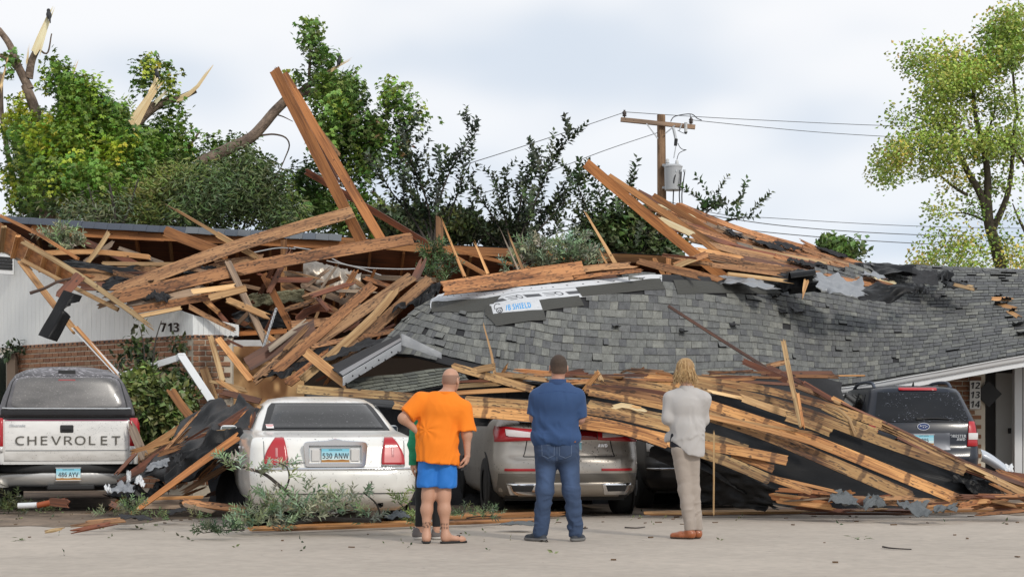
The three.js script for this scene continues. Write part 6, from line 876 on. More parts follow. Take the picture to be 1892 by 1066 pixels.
// -- centre left: leaning rafters, braces, attic pieces
bd(ZJ, [[62, 300, 31.6], [260, 690, 31.2], [440, 1045, 30.9]], 46, 'rafter', 'tallest leaning rafter pointing up against the sky', { thick: 1, roll: -18, jag: [0.02, 0.03] });
bd(ZJ, [[100, 320, 31.8], [320, 690, 31.4], [520, 1030, 31.1]], 40, 'rafter', 'second leaning rafter right beside the tallest one', { thick: 1, roll: 14, jag: [0.02, 0.03] });
bd(ZJ, [[72, 292, 31.85], [180, 490, 31.8], [330, 755, 31.6]], 18, 'dark', 'dark ragged strip nailed along the edge of the tallest rafter', { jag: [0.05, 0.3] });
bd(ZJ, [[200, 490, 31.9], [265, 575, 31.8], [336, 666, 31.7]], 24, 'weathered', 'weathered board still nailed near the top of the second rafter', { roll: 10 });
bd(ZJ, [[198, 735, 32.2], [430, 870, 32.5], [720, 1046, 32.9]], 26, 'dark', 'dark brace crossing behind the two leaning rafters', { thick: 1, roll: -10 });
bd(ZB, [[366, 305, 33.2], [366, 610, 33.2]], 34, 'rafter', 'upright orange attic post below the ridge', { thick: 1, roll: 0, sag: 0 });
bd(ZB, [[375, 490, 31.8], [800, 508, 31.9], [1210, 525, 32.0]], 24, 'greyWood', 'long level grey pole inside the open attic', { thick: 1 });
bd(ZB, [[300, 524, 31.0], [540, 526, 31.0]], 30, 'dark', 'short dark red board lying in the attic opening', { jag: [0.12, 0.1] });
bd(ZB, [[258, 498, 30.4], [335, 650, 30.2], [422, 815, 30.0]], 40, 'rafter', 'brown stud leaning in the middle of the opening left of centre', { thick: 1, tone: 0.8 });
bd(ZB, [[370, 548, 31.2], [650, 702, 30.6]], 42, 'rafter', 'brown joist sloping to the right below the foil insulation', { thick: 1, tone: 0.8 });
bd(ZB, [[470, 552, 31.6], [800, 682, 31.2]], 36, 'greyWood', 'grey joist sloping to the right behind the brown joist', { thick: 1 });
bd(ZB, [[60, 430, 29.6], [170, 660, 29.2], [290, 920, 28.8]], 34, 'greyWood', 'grey brown rafter hanging steeply beside the gable end', { thick: 1 });
bd(ZB, [[60, 635, 29.3], [270, 722, 29.0]], 34, 'pine', 'pine rafter tail sticking out right of the gable corner', { thick: 1, jag: [0.05, 0.15] });
bd(ZB, [[-10, 440, 30.2], [250, 405, 30.3]], 38, 'weathered', 'short weathered board between the two long boards', { roll: 30 });
bd(ZB, [[0, 275, 30.6], [130, 350, 30.5], [220, 400, 30.4]], 32, 'pine', 'pine rafter piece under the upper long board', { thick: 1 });
bd(ZB, [[-120, 830, 29.6], [375, 806, 29.6]], 26, 'rafter', 'orange level plate below the attic opening', { thick: 1, roll: 5 });
bd(ZB, [[245, 805, 29.2], [335, 878, 29.0]], 28, 'pine', 'stubby pine piece beside the hanging chain', { thick: 1, jag: [0.1, 0.1] });
bd(ZB, [[410, 772, 29.6], [740, 742, 29.8]], 46, 'weathered', 'weathered knotty board level below the sloping joists', { roll: 20 });
bd(ZB, [[440, 745, 29.9], [520, 680, 30.0], [620, 680, 30.1]], 44, 'dark', 'bent dark piece of metal flashing in the opening', { jag: [0.05, 0.15] });
bd(ZB, [[168, 985, 28.4], [350, 880, 28.6], [535, 782, 28.8]], 78, 'dark', 'wide dark reddish board left of the long diagonal boards', { roll: 10, tone: 0.75, jag: [0.03, 0.1] });
bd(ZB, [[200, 1080, 28.2], [420, 900, 28.5], [560, 830, 28.7]], 46, 'weathered', 'weathered board beneath the wide dark reddish board', { roll: 30 });
bd(ZB, [[312, 1032, 27.9], [580, 800, 28.3], [856, 552, 28.7]], 56, 'weathered', 'long diagonal weathered board leftmost of the fan of boards', { roll: 15, jag: [0.25, 0.03] });
bd(ZB, [[480, 905, 28.2], [780, 705, 28.5], [1066, 508, 28.8]], 60, 'weathered', 'long diagonal weathered board second in the fan of boards', { roll: 22 });
bd(ZB, [[560, 880, 28.35], [830, 690, 28.6], [1040, 520, 28.9]], 26, 'dark', 'dark strip between the diagonal boards of the fan', { roll: 30 });
bd(ZB, [[688, 948, 27.9], [930, 730, 28.2], [1166, 518, 28.5]], 58, 'weathered', 'long diagonal weathered board rightmost of the fan, tip upright', { roll: 18, jag: [0.3, 0.03] });
bd(ZB, [[470, 1068, 27.2], [700, 870, 27.6], [890, 690, 28.0], [972, 590, 28.2]], 42, 'pine', 'pale round-edged pole lying over the fan of boards', { thick: 1, jag: [0.05, 0.25], sag: 0.01 });
bd(ZB, [[528, 886, 27.7], [800, 835, 27.9], [1098, 780, 27.6]], 26, 'weathered', 'thin brown board lying level over the foot of the fan', { roll: 20 });
bd(ZB, [[490, 922, 27.0], [690, 1080, 26.4], [850, 1200, 26.0]], 56, 'pine', 'short thick pine board crossing the pale pole above the white sedan', { thick: 1, roll: 5, jag: [0.03, 0.06] });
bd(ZB, [[1088, 510, 28.9], [1118, 446, 29.0]], 44, 'dark', 'dark torn splinter at the top of the fan of boards', { jag: [0.1, 0.25] });
bd(ZB, [[600, 1000, 27.4], [760, 860, 27.7]], 40, 'weathered', 'short weathered board under the foot of the pale pole', { roll: 25 });
bd(ZB, [[390, 1090, 27.4], [640, 905, 27.9]], 46, 'weathered', 'weathered board slanting beside the foot of the fan', { roll: 30 });
bd(ZB, [[1218, 198, 30.4], [1222, 534, 30.2]], 38, 'rafter', 'upright dark orange stud beside the hanging ivy', { thick: 1, tone: 0.7, sag: 0, jag: [0.12, 0.03] });
bd(ZB, [[1250, 242, 29.9], [1300, 370, 29.8], [1356, 505, 29.6]], 18, 'pine', 'thin pale splinter leaning right of the dark orange stud', { jag: [0.35, 0.03], taper: [0.4, 1] });
bd(ZC, [[236, 162, 29.5], [300, 312, 29.2]], 18, 'pine', 'short pale splinter second right of the dark orange stud', { jag: [0.2, 0.02], taper: [0.5, 1] });
bd(ZC, [[388, 118, 29.4], [466, 292, 29.2]], 11, 'greyWood', 'thin grey splinter standing beside the leafy clump', { jag: [0.3, 0.02], taper: [0.4, 1] });
bd(ZC, [[426, 130, 29.4], [492, 294, 29.2]], 15, 'pine', 'thin brown splinter standing left of the leafy clump', { jag: [0.3, 0.02], taper: [0.5, 1] });
bd(ZC, [[856, 15, 29.6], [930, 140, 29.4], [1002, 264, 29.2]], 23, 'pine', 'tall pale splinter leaning left at the right end of the leafy clump', { jag: [0.4, 0.02], taper: [0.4, 1], thick: 1 });
bd(ZC, [[924, 208, 29.4], [956, 264, 29.3]], 10, 'pine', 'tiny splinter beside the tall leaning splinter', { jag: [0.2, 0.02] });
bd(ZC, [[50, 180, 32.5], [160, 245, 32.2], [290, 318, 31.8]], 22, 'rafter', 'brace sloping down right behind the thin splinters', { thick: 1 });
bd(ZC, [[55, 165, 32.8], [300, 230, 32.5], [560, 290, 32]], 18, 'rafter', 'long shallow brace beneath the ridge beam', { thick: 1 });
bd(ZC, [[58, 392, 27.6], [430, 335, 27.9], [822, 280, 28.1]], 74, 'weathered', 'broad weathered board along the torn top of the shingle roof', { roll: 30, tone: 1.05 });
bd(ZC, [[60, 415, 27.5], [420, 372, 27.7], [760, 330, 27.9]], 34, 'weathered', 'lower weathered board along the torn top of the shingle roof', { roll: 25 });
bd(ZC, [[760, 300, 28.2], [900, 280, 28.3], [1080, 268, 28.4]], 34, 'weathered', 'splintered board end at the right of the torn roof top', { roll: 30, jag: [0.05, 0.4] });
bd(ZC, [[790, 334, 28.0], [960, 312, 28.2], [1142, 296, 28.3]], 22, 'weathered', 'thin board under the splintered end at the torn roof top', { roll: 20, jag: [0.1, 0.1] });
bd(ZC, [[600, 362, 28.0], [1000, 325, 28.2]], 16, 'dark', 'dark strip below the thin board at the torn roof top', {});
bd(ZC, [[1128, 245, 29.8], [1290, 290, 29.6], [1440, 325, 29.4]], 32, 'weathered', 'brown board sloping right across the attic posts', { roll: 20, jag: [0.05, 0.2] });
bd(ZC, [[1290, 232, 31.6], [1290, 345, 31.4]], 28, 'rafter', 'short upright post in the attic right of centre', { thick: 1, sag: 0, roll: 0 });
bd(ZC, [[1212, 232, 31.5], [1275, 340, 31.3]], 20, 'rafter', 'slanting stud beside the short upright post', { thick: 1 });
bd(ZC, [[1325, 275, 31.0], [1430, 232, 31.0]], 28, 'pine', 'stubby brace rising right of the short upright post', { thick: 1 });
bd(ZC, [[1262, 210, 30.8], [1440, 228, 30.6]], 12, 'dark', 'thin dark lath in front of the ridge beam', {});
// tar sheets and insulation in the middle
sheet(ZB, [[960, 705, 28.0], [1180, 640, 28.2], [1255, 540, 28.8], [1100, 600, 28.8]], 'tar', 'black tar sheet folded under the right end of the fan of boards', { amp: 0.1, jag: 0.12, seed: 21 });
sheet(ZB, [[230, 1085, 27.8], [520, 1030, 27.6], [620, 890, 28.2], [330, 1000, 28.4]], 'tar', 'speckled black tar sheet beneath the foot of the fan of boards', { amp: 0.12, jag: 0.12, seed: 22 });
sheet(ZB, [[520, 1010, 27.2], [850, 900, 27.2], [1010, 800, 27.6], [640, 900, 27.8]], 'tarDull', 'grey torn roofing sheet below the thin level board', { amp: 0.08, jag: 0.12, seed: 24 });
sheet(ZB, [[90, 790, 30.4], [400, 790, 30.4], [400, 690, 30.5], [90, 700, 30.5]], 'tar', 'black sheathing paper behind the hanging chain', { amp: 0.05, seed: 25 });
{ const g = thing('insulation_roll', 'crumpled silver foil insulation inside the open attic', 'insulation', ZB(640, 640, 32)); const rr = rng(4); wpart('foil', slab((u, v) => { const a = v * Math.PI * 1.3 - 0.4, c = ZB(lerp(480, 790, u), lerp(500, 590, u), 31.8), r = 0.26 * (0.7 + 0.5 * fbm(u * 6, v * 5, 3)) + 0.07 * (1 - Math.abs(noise(u * 14, v * 12) * 2 - 1)); return c.add(V(0, Math.sin(a) * r, Math.cos(a) * r * 0.7)); }, 40, 28, 0.004), M.foil, g);
wpart('batting', slab((u, v) => { const c = ZB(lerp(170, 480, u), lerp(660, 630, u), 31.0); return c.add(V(0, (v - 0.5) * 0.2 + 0.12 * fbm(u * 8, v * 3, 5), 0.12 * fbm(u * 11, v * 9, 2))); }, 30, 10, 0.03), std({ color: lin(0.22, 0.21, 0.13), roughness: 1, bumpMap: grit, bumpScale: 0.02 }), g); shadows(g); }
{ const b = bag(), a = ZB(322, 690, 28.9), c = ZB(232, 960, 28.7), n = 26; for (let i = 0; i < n; i++) { const p = a.clone().lerp(c, i / n), g = new THREE.TorusGeometry(0.026, 0.008, 5, 10); g.scale(0.7, 1.2, 1); g.rotateY(i % 2 ? 1.3 : 0.2); g.rotateZ(-0.3); g.translate(p.x, p.y, p.z); b.add(g); } solo('chain', b.geo(), M.galv, 'thin metal chain hanging in the opening below the attic', 'chain'); }
for (const [pts, l] of [[[[420, 345], [560, 372], [700, 440], [960, 465], [1200, 460]], 'grey cable sagging through the attic left of the dark orange stud'], [[[200, 375], [340, 350], [430, 355]], 'short grey cable under the upper long board'], [[[600, 420], [760, 455], [900, 500]], 'grey cable drooping behind the two leaning rafters']]) solo('cable', tube(pts.map(p => ZB(p[0], p[1], 32.4)), 0.012, 0.012, 20, 5), std({ color: lin(0.4, 0.4, 0.4), roughness: 0.6 }), l, 'cable');
// -- the small lifted roof flap with its metal edge, left of the shingle sheet
{ const g = thing('roof_flap', 'folded grey roof flap with metal drip edge above the white sedan', 'roof flap', ZB(900, 1000, 26)); const a = ZB(690, 1062, 25.6), b = ZB(1010, 870, 26.2), c = ZB(1000, 820, 27.2), d = ZB(620, 1000, 26.8);
wpart('shingles', slab((u, v) => { const p = a.clone().multiplyScalar((1 - u) * (1 - v)).addScaledVector(b, u * (1 - v)).addScaledVector(c, u * v).addScaledVector(d, (1 - u) * v); p.y += 0.04 * fbm(u * 5, v * 4, 8) - 0.02; return p; }, 20, 12, 0.02), M.tarDull, g);
const e = V(0, 0.02, 0.03), edge = (h0, h1, z) => slab((u, v) => a.clone().lerp(b, u).add(V(0, lerp(h0, h1, v), z)), 12, 2, 0.006);
wpart('drip_edge', edge(-0.11, 0.02, 0.03), M.silver, g); wpart('drip_edge', slab((u, v) => a.clone().lerp(b, u).lerp(d.clone().lerp(c, u), v * 0.28).add(V(0, 0.035, 0.01)), 12, 2, 0.006), M.silver, g);
const b2 = ZB(1230, 950, 26.4); wpart('drip_edge', slab((u, v) => b.clone().lerp(b2, u).add(V(0, lerp(-0.03, 0.14, v) * (1 - u * 0.5), 0.02 * Math.sin(u * 9))), 14, 2, 0.006), M.silver, g);
for (let k = 0; k < 9; k++) { const p = a.clone().lerp(b, (k + 0.5) / 9).add(V(0, -0.1 + 0.05 * (k % 2), 0.036)); wpart('nail_head', new THREE.CylinderGeometry(0.012, 0.012, 0.012, 8).rotateX(Math.PI / 2).translate(p.x, p.y, p.z), M.tarDull, g); }
shadows(g); }
{ const c = [[690, 1090, 26.2], [1320, 1010, 26.6], [1380, 1090, 26.0], [760, 1210, 25.6]].map(p => ZB(...p)), t = thing('roof_piece', 'shingled roof piece lying in shade behind the orange-shirted man', 'roof piece', c[3].clone());
const S = (u, v, l = 0) => { const p = c[0].clone().multiplyScalar((1 - u) * (1 - v)).addScaledVector(c[1], u * (1 - v)).addScaledVector(c[2], u * v).addScaledVector(c[3], (1 - u) * v); p.y += 0.05 * fbm(u * 4, v * 3, 18) + l; p.z += l; return p; };
wpart('deck', slab((u, v) => S(u, v), 24, 10, 0.02), M.tarDull, t); const r = rng(17), mt = [[0.15, 0.155, 0.13], [0.19, 0.195, 0.16], [0.12, 0.125, 0.11]].map(q => std({ color: lin(...q), roughness: 0.95, bumpMap: grit, bumpScale: 0.008 }));
for (let k = 0; k < 6; k++) for (let u = r() * 0.03; u < 0.97;) { const w = 0.05 + r() * 0.05, u1 = Math.min(1, u + w); wpart('shingle', slab((a, b) => S(lerp(u, u1 - 0.003, a), (5 - k + b * 1.1) / 6.1, lerp(0.012, 0.022 + r() * 0.006, b)), 2, 1, 0.008), mt[Math.floor(r() * 3)], t); u = u1; } shadows(t); }
// ---------------------------------------------------------------- the torn roof section standing up at the right: rafters with sheathing still nailed on
{
const g = thing('torn_roof_section', 'torn roof section of rafters and splintered sheathing rising above the ridge', 'roof section', ZD(200, 250, 33));
const rf = (Z, pts, w, roll = 0, o = {}) => { const d = pts.reduce((s, p) => s + p[2], 0) / pts.length; wpart('rafter', boardAt(pts.map(p => Z(...p)), w / Z.k * d / FL, 0.045, M.rafter, { roll, sag: 0, twist: 0.03, jag: [0.02, 0.04], ...o }), M.rafter, g); };
rf(ZK, [[700, 382, 32.2], [1100, 720, 32.0], [1520, 1060, 31.8]], 58, 0); rf(ZK, [[830, 455, 32.9], [1200, 700, 32.7], [1500, 930, 32.4]], 34, 10);
rf(ZK, [[960, 535, 33.4], [1300, 770, 33.2], [1640, 960, 32.8]], 44, 5); rf(ZK, [[1090, 570, 34.0], [1400, 760, 33.8], [1700, 950, 33.4]], 36, 5); rf(ZK, [[1220, 625, 34.5], [1520, 780, 34.3], [1760, 900, 34]], 34, 10);
const r = rng(63), top = t => ZP(lerp(1178, 1640, t), lerp(362, 506, t) + (t < 0.3 ? 0 : 4 * Math.sin(t * 5)), lerp(34.6, 35.6, t)), bot = t => ZP(lerp(1290, 1650, t), lerp(482, 536, t), lerp(31.6, 33.6, t));
const S = (u, v) => top(u).lerp(bot(u), v);
for (let row = 0; row < 17; row++) {
let u = -0.02 + r() * 0.1 + (row > 12 ? 0.05 : 0); const v = (row + 0.5) / 17;
while (u < 0.98) {
const L = 0.12 + r() * 0.42, u1 = Math.min(1.02, u + L); if (r() < 0.90) {
const dv = (r() - 0.5) * 0.05, a = S(u, v + dv), m = S((u + u1) / 2, v), b = S(u1, v - dv * 0.6 + (r() - 0.5) * 0.02), lift = (r() - 0.3) * 0.10; a.y += lift + 0.03; m.y += 0.03; b.y += (r() - 0.4) * 0.05 + 0.02;
const q = r(); const mat = q < 0.58 ? M.weathered : q < 0.72 ? M.dark : q < 0.84 ? M.greyWood : q < 0.95 ? M.pine : M.pale;
wpart('sheathing_board', boardGeo([a, m, b], 0.11 + r() * 0.07, 0.02, V(0.1, 0.75, 0.65), { seed: row * 50 + Math.floor(u * 40), jag: [0.03 + r() * 0.3, 0.05 + r() * 0.35], sag: (r() - 0.5) * 0.02 }), mat, g);
} u = u1 + 0.004 + r() * 0.02;
}
}
for (let k = 0; k < 9; k++) { const u = 0.28 + r() * 0.6, v = r() * 0.8, w = 0.05 + r() * 0.08; wpart('felt_scrap', crumple([S(u, v + 0.1), S(u + w, v + 0.12), S(u + w, v), S(u, v)].map(p => p.add(V(0, 0.1, 0.05))), { amp: 0.05, jag: 0.3, seed: k + 40, nu: 10, nv: 8 }), M.tarDull, g); }
wpart('sheathing_board', boardAt([ZK(1140, 712, 32), ZK(1310, 790, 31.9)], 0.1, 0.02, M.pale, { jag: [0.15, 0.1], roll: 20 }), M.pale, g);
shadows(g);
}
bd(ZD, [[75, 196, 31.4], [300, 240, 31.2], [690, 268, 31.2]], 18, 'weathered', 'long thin brown lath lying level across the torn roof section', { jag: [0.05, 0.3] });
bd(ZD, [[285, 195, 31.2], [560, 250, 31.4], [860, 290, 31.8]], 26, 'weathered', 'weathered board at the lower edge of the torn roof section', { roll: 30 });
bd(ZD, [[320, 245, 30.9], [640, 288, 31.0]], 24, 'weathered', 'short weathered board above the white underlayment at the roof break', { roll: 30, jag: [0.1, 0.3] });
bd(ZD, [[400, 290, 30.7], [660, 322, 30.8]], 18, 'pine', 'pale split board end above the roof break', { jag: [0.1, 0.4] });
bd(ZD, [[130, 250, 31.0], [288, 192, 31.2]], 34, 'weathered', 'stub of brown board propped at the foot of the torn section', {});
bd(ZD, [[0, 238, 30.6], [180, 275, 30.4], [355, 318, 30.2]], 30, 'weathered', 'brown board ending at the white crumpled underlayment', { jag: [0.05, 0.2] });
// rolled and crumpled roofing felt on the right-hand roof
const felt = (pts, mat, label, o) => sheet(ZD, pts, mat, label, { name: 'roofing_felt', cat: 'roofing felt', f: 1.8, ...o });
felt([[80, 350, 30.2], [360, 350, 30.2], [380, 305, 30.7], [100, 318, 30.7]], 'tar', 'dark felt strip along the roof break left of the white crumple', { amp: 0.034, jag: 0.15, seed: 31 });
felt([[330, 345, 30.3], [650, 362, 30.3], [560, 312, 31], [370, 298, 31]], 'silver', 'pale crumpled underlayment at the roof break', { amp: 0.067, jag: 0.2, seed: 32 });
felt([[640, 345, 30.9], [850, 372, 30.9], [830, 292, 31.6], [650, 275, 31.6]], 'tar', 'black felt curled into a tube at the roof break', { amp: 0.109, jag: 0.25, seed: 33 });
{ const c = ZD(740, 335, 30.9), g = slab((u, v) => { const a = v * 5.4 + 0.4, r = 0.17 + 0.03 * v; return c.clone().add(V(lerp(-0.1, 0.32, u), Math.sin(a) * r + 0.05 * u, Math.cos(a) * r)); }, 10, 22, 0.008); solo('roofing_felt', g, M.tar, 'rolled end of black felt beside the splintered stub', 'roofing felt'); }
bd(ZD, [[778, 392, 30.6], [795, 325, 30.8]], 28, 'pine', 'short splintered stub beside the rolled felt', { jag: [0.25, 0.05], taper: [0.5, 1] });
felt([[835, 375, 30.5], [1085, 432, 30.5], [1075, 330, 31.3], [860, 285, 31.3]], 'silver', 'shiny crumpled silver sheet in the middle of the right-hand roof', { amp: 0.126, jag: 0.18, seed: 34, nu: 36, nv: 26 });
felt([[1070, 425, 31.0], [1330, 398, 31.6], [1350, 345, 32.0], [1075, 340, 31.6]], 'tar', 'dark shiny sheet draped right of the silver crumple', { amp: 0.101, jag: 0.12, seed: 35 });
felt([[1340, 385, 32.2], [1415, 390, 32.2], [1405, 355, 32.6], [1345, 350, 32.6]], 'tar', 'small black crumple at the end of the dark draped sheet', { amp: 0.084, jag: 0.3, seed: 36 });
felt([[1040, 262, 34.2], [1340, 300, 34.0], [1350, 255, 34.8], [1060, 238, 34.8]], 'tar', 'long dark felt strip near the ridge at the right', { amp: 0.076, jag: 0.2, seed: 37 });
felt([[1335, 345, 33.4], [1465, 345, 33.4], [1455, 270, 34.2], [1335, 262, 34.2]], 'tarDull', 'grey felt square folded up near the ridge', { amp: 0.050, jag: 0.1, seed: 38 });
felt([[1440, 325, 33.6], [1535, 330, 33.6], [1530, 275, 34.3], [1440, 285, 34.3]], 'tar', 'dark ragged felt right of the folded grey square', { amp: 0.105, jag: 0.35, seed: 39 });
felt([[1480, 355, 33.2], [1640, 370, 33.2], [1600, 335, 33.8], [1500, 325, 33.8]], 'tar', 'torn black shingles rightmost of the loose felt near the ridge', { amp: 0.067, jag: 0.35, seed: 41 });
felt([[1080, 300, 33.4], [1200, 320, 33.4], [1170, 290, 33.9], [1090, 278, 33.9]], 'silver', 'light grey felt scrap above the dark draped sheet', { amp: 0.034, jag: 0.3, seed: 42 });
felt([[520, 285, 31.6], [640, 305, 31.6], [620, 270, 32.2], [530, 268, 32.2]], 'tarDull', 'dark grey scrap on the lower sheathing of the torn section', { amp: 0.025, jag: 0.3, seed: 43 });
bd(ZD, [[1545, 345, 33.0], [1640, 368, 33.0]], 16, 'pine', 'bare wood strip showing under torn shingles near the ridge', { roll: 30 });

// ---------------------------------------------------------------- the fallen roof section: boards still nailed to black paper, draped over the cars
{
const g = thing('fallen_roof_section', 'fallen sheet of pine boards nailed to black tar paper covering the cars', 'roof section', ZH(0, 600, 22.6));
let k = 0;
const fb = (Z, pts, w, mat = 'banded', o = {}) => { const d = pts.reduce((s, p) => s + p[2], 0) / pts.length; const ps = pts.map(p => Z(...p)); wpart('plank', boardAt(ps, w / Z.k * d / FL, 0.022, M[mat], { roll: 12, sag: 0, twist: 0.06, jag: [0.03, 0.03], u0: ps[0].x / 2.4 + (k++) * 0.003, ...o }), M[mat], g); };
// long low boards over the silver crossover
fb(ZF, [[500, 175, 22.9], [840, 200, 22.7], [1160, 222, 22.5], [1450, 262, 22.3]], 46); fb(ZF, [[1030, 262, 22.3], [1250, 285, 22.2], [1470, 300, 22.1]], 44, 'banded');
fb(ZG, [[60, 282, 22.2], [415, 308, 22.0], [720, 330, 21.9], [1125, 420, 21.8]], 50); fb(ZG, [[70, 335, 22.1], [415, 362, 21.9], [700, 392, 21.8], [1150, 498, 21.7]], 62);
fb(ZG, [[660, 405, 21.8], [900, 440, 21.7], [1100, 505, 21.7]], 50, 'banded', { tone: 0.95 });
fb(ZG, [[700, 300, 22.1], [950, 345, 22.0], [1200, 400, 22.0]], 44); fb(ZG, [[820, 318, 21.9], [880, 305, 21.9], [960, 330, 21.9]], 26, 'pale', { jag: [0.15, 0.25] }); fb(ZG, [[925, 312, 21.9], [955, 318, 21.9]], 14, 'pale', { jag: [0.06, 0.06] });
// upper rows, left of the blond man
fb(ZG, [[740, 172, 23.0], [990, 205, 22.9], [1280, 262, 22.8]], 48); fb(ZG, [[990, 168, 23.1], [1250, 200, 23.0], [1459, 238, 22.9]], 50, 'banded'); fb(ZG, [[690, 225, 22.7], [960, 255, 22.5], [1300, 335, 22.3]], 46, 'weathered'); fb(ZG, [[700, 240, 22.5], [980, 290, 22.3], [1300, 362, 22.1]], 34, 'banded'); fb(ZG, [[720, 215, 22.8], [1000, 235, 22.7], [1300, 300, 22.5]], 34, 'dark');
fb(ZG, [[600, 150, 23.3], [800, 152, 23.2], [1000, 150, 23.1]], 14, 'dark'); fb(ZG, [[560, 180, 23.2], [900, 172, 23.1], [1250, 180, 23.0]], 14, 'weathered'); fb(ZG, [[990, 150, 23.2], [1250, 172, 23.2], [1500, 205, 23.1]], 16, 'banded');
// the large fan to the right
fb(ZH, [[-60, 170, 23.0], [300, 222, 22.9], [680, 322, 22.8], [925, 405, 22.7]], 40); fb(ZH, [[-40, 200, 22.8], [430, 312, 22.6], [900, 482, 22.4], [1357, 645, 22.3]], 52); fb(ZH, [[200, 268, 22.5], [320, 312, 22.5], [436, 350, 22.5]], 36, 'pine', { jag: [0.12, 0.2] }); fb(ZH, [[430, 365, 22.4], [550, 402, 22.4], [660, 445, 22.3]], 48, 'banded');
fb(ZH, [[-20, 290, 22.5], [545, 478, 22.1], [900, 620, 22.0], [1318, 792, 21.9]], 56); fb(ZH, [[40, 235, 22.6], [120, 252, 22.6], [200, 268, 22.6]], 16, 'pale', { jag: [0.1, 0.2] });
fb(ZH, [[-60, 330, 22.2], [300, 450, 22.1], [660, 600, 22.0], [1076, 780, 21.9]], 60, 'banded', { tone: 0.72 }); fb(ZH, [[0, 360, 22.1], [320, 430, 22.0], [670, 532, 21.9]], 24, 'pine'); fb(ZH, [[-20, 345, 22.15], [260, 400, 22.1], [540, 445, 22.0]], 12, 'pine', { jag: [0.1, 0.3] }); fb(ZH, [[100, 400, 22.2], [420, 500, 22.15], [700, 620, 22.1]], 20, 'dark');
fb(ZH, [[-120, 445, 21.9], [60, 480, 21.9], [230, 535, 21.8]], 44, 'banded'); fb(ZH, [[-40, 510, 21.8], [200, 545, 21.7], [432, 592, 21.7]], 52); fb(ZH, [[-120, 520, 21.8], [120, 595, 21.7], [340, 690, 21.6]], 52, 'banded'); fb(ZH, [[150, 560, 21.8], [260, 595, 21.75], [360, 635, 21.7]], 44, 'banded', { tone: 0.9 }); fb(ZH, [[340, 680, 21.7], [450, 715, 21.6], [560, 755, 21.6]], 34, 'banded');
fb(ZH, [[640, 305, 22.6], [740, 350, 22.5], [782, 440, 22.4]], 14, 'pine', { jag: [0.1, 0.1] }); fb(ZH, [[620, 318, 22.7], [760, 385, 22.6], [900, 440, 22.5]], 26, 'banded', { tone: 0.85 });
// edge laths along the right rim
for (const [y, w, m, x0] of [[0, 16, 'banded', 680], [14, 14, 'weathered', 760], [-10, 10, 'dark', 720], [26, 12, 'pine', 900], [38, 12, 'dark', 1000]]) fb(ZH, [[x0, 285 + y + (x0 - 680) * 0.5, 23.0 + y * 0.004], [1000, 432 + y, 22.9], [1360, 608 + y, 22.7], [1560, 680 + y * 0.8, 22.5], [1720, 738 + y * 0.6, 22.4]], w, m, { roll: 25 });
fb(ZH, [[670, 268, 23.1], [740, 305, 23.1], [820, 355, 23.0]], 22, 'pine', { jag: [0.02, 0.3] });
// black paper beneath, a long draped sheet
const T = [[ZF, 540, 200, 23.3], [ZG, 60, 258, 23.0], [ZG, 420, 275, 22.9], [ZG, 1000, 260, 23.0], [ZH, -20, 250, 23.2], [ZH, 420, 300, 23.2], [ZH, 900, 440, 23.0], [ZH, 1360, 640, 22.8], [ZH, 1520, 720, 22.6]].map(([Z, x, y, d]) => Z(x, y, d)), Bt = [[ZF, 560, 235, 22.9], [ZG, 80, 362, 22.5], [ZG, 420, 385, 22.4], [ZG, 1000, 500, 22.2], [ZH, 0, 640, 22.1], [ZH, 360, 820, 22.2], [ZH, 900, 840, 22.3], [ZH, 1400, 830, 22.4], [ZH, 1540, 800, 22.4]].map(([Z, x, y, d]) => Z(x, y, d));
const ct = new THREE.CatmullRomCurve3(T, false, 'centripetal'), cb = new THREE.CatmullRomCurve3(Bt, false, 'centripetal');
wpart('tar_paper', slab((u, v) => { const p = ct.getPoint(u).lerp(cb.getPoint(u), v); p.z += 0.05 * (1 - Math.abs(fbm(u * 18, v * 6, 3, 3) * 2 - 1)) - 0.16 + 0.05 * fbm(u * 40, v * 14, 8); return p; }, 110, 16, 0.006), M.tar, g);
shadows(g);
}
// black paper skirts hanging to the ground in front of the buried cars
sheet(ZH, [[-300, 560, 23.0], [370, 845, 22.35], [395, 760, 22.3], [-180, 440, 22.7]], 'tarDull', 'black paper skirt hanging below the boards right of the blond man', { amp: 0.12, jag: 0.08, seed: 51, nu: 36 });
sheet(ZH, [[-60, 790, 22.6], [330, 855, 22.2], [395, 745, 22.1], [-20, 560, 22.3]], 'tar', 'stiff black sheet with frayed end near the thin upright lath', { amp: 0.06, jag: 0.06, seed: 52 });
sheet(ZH, [[1290, 700, 22.6], [1560, 800, 22.4], [1520, 690, 22.8], [1360, 640, 22.9]], 'tar', 'black paper corner under the lath bundle at the right', { amp: 0.08, jag: 0.1, seed: 53 });
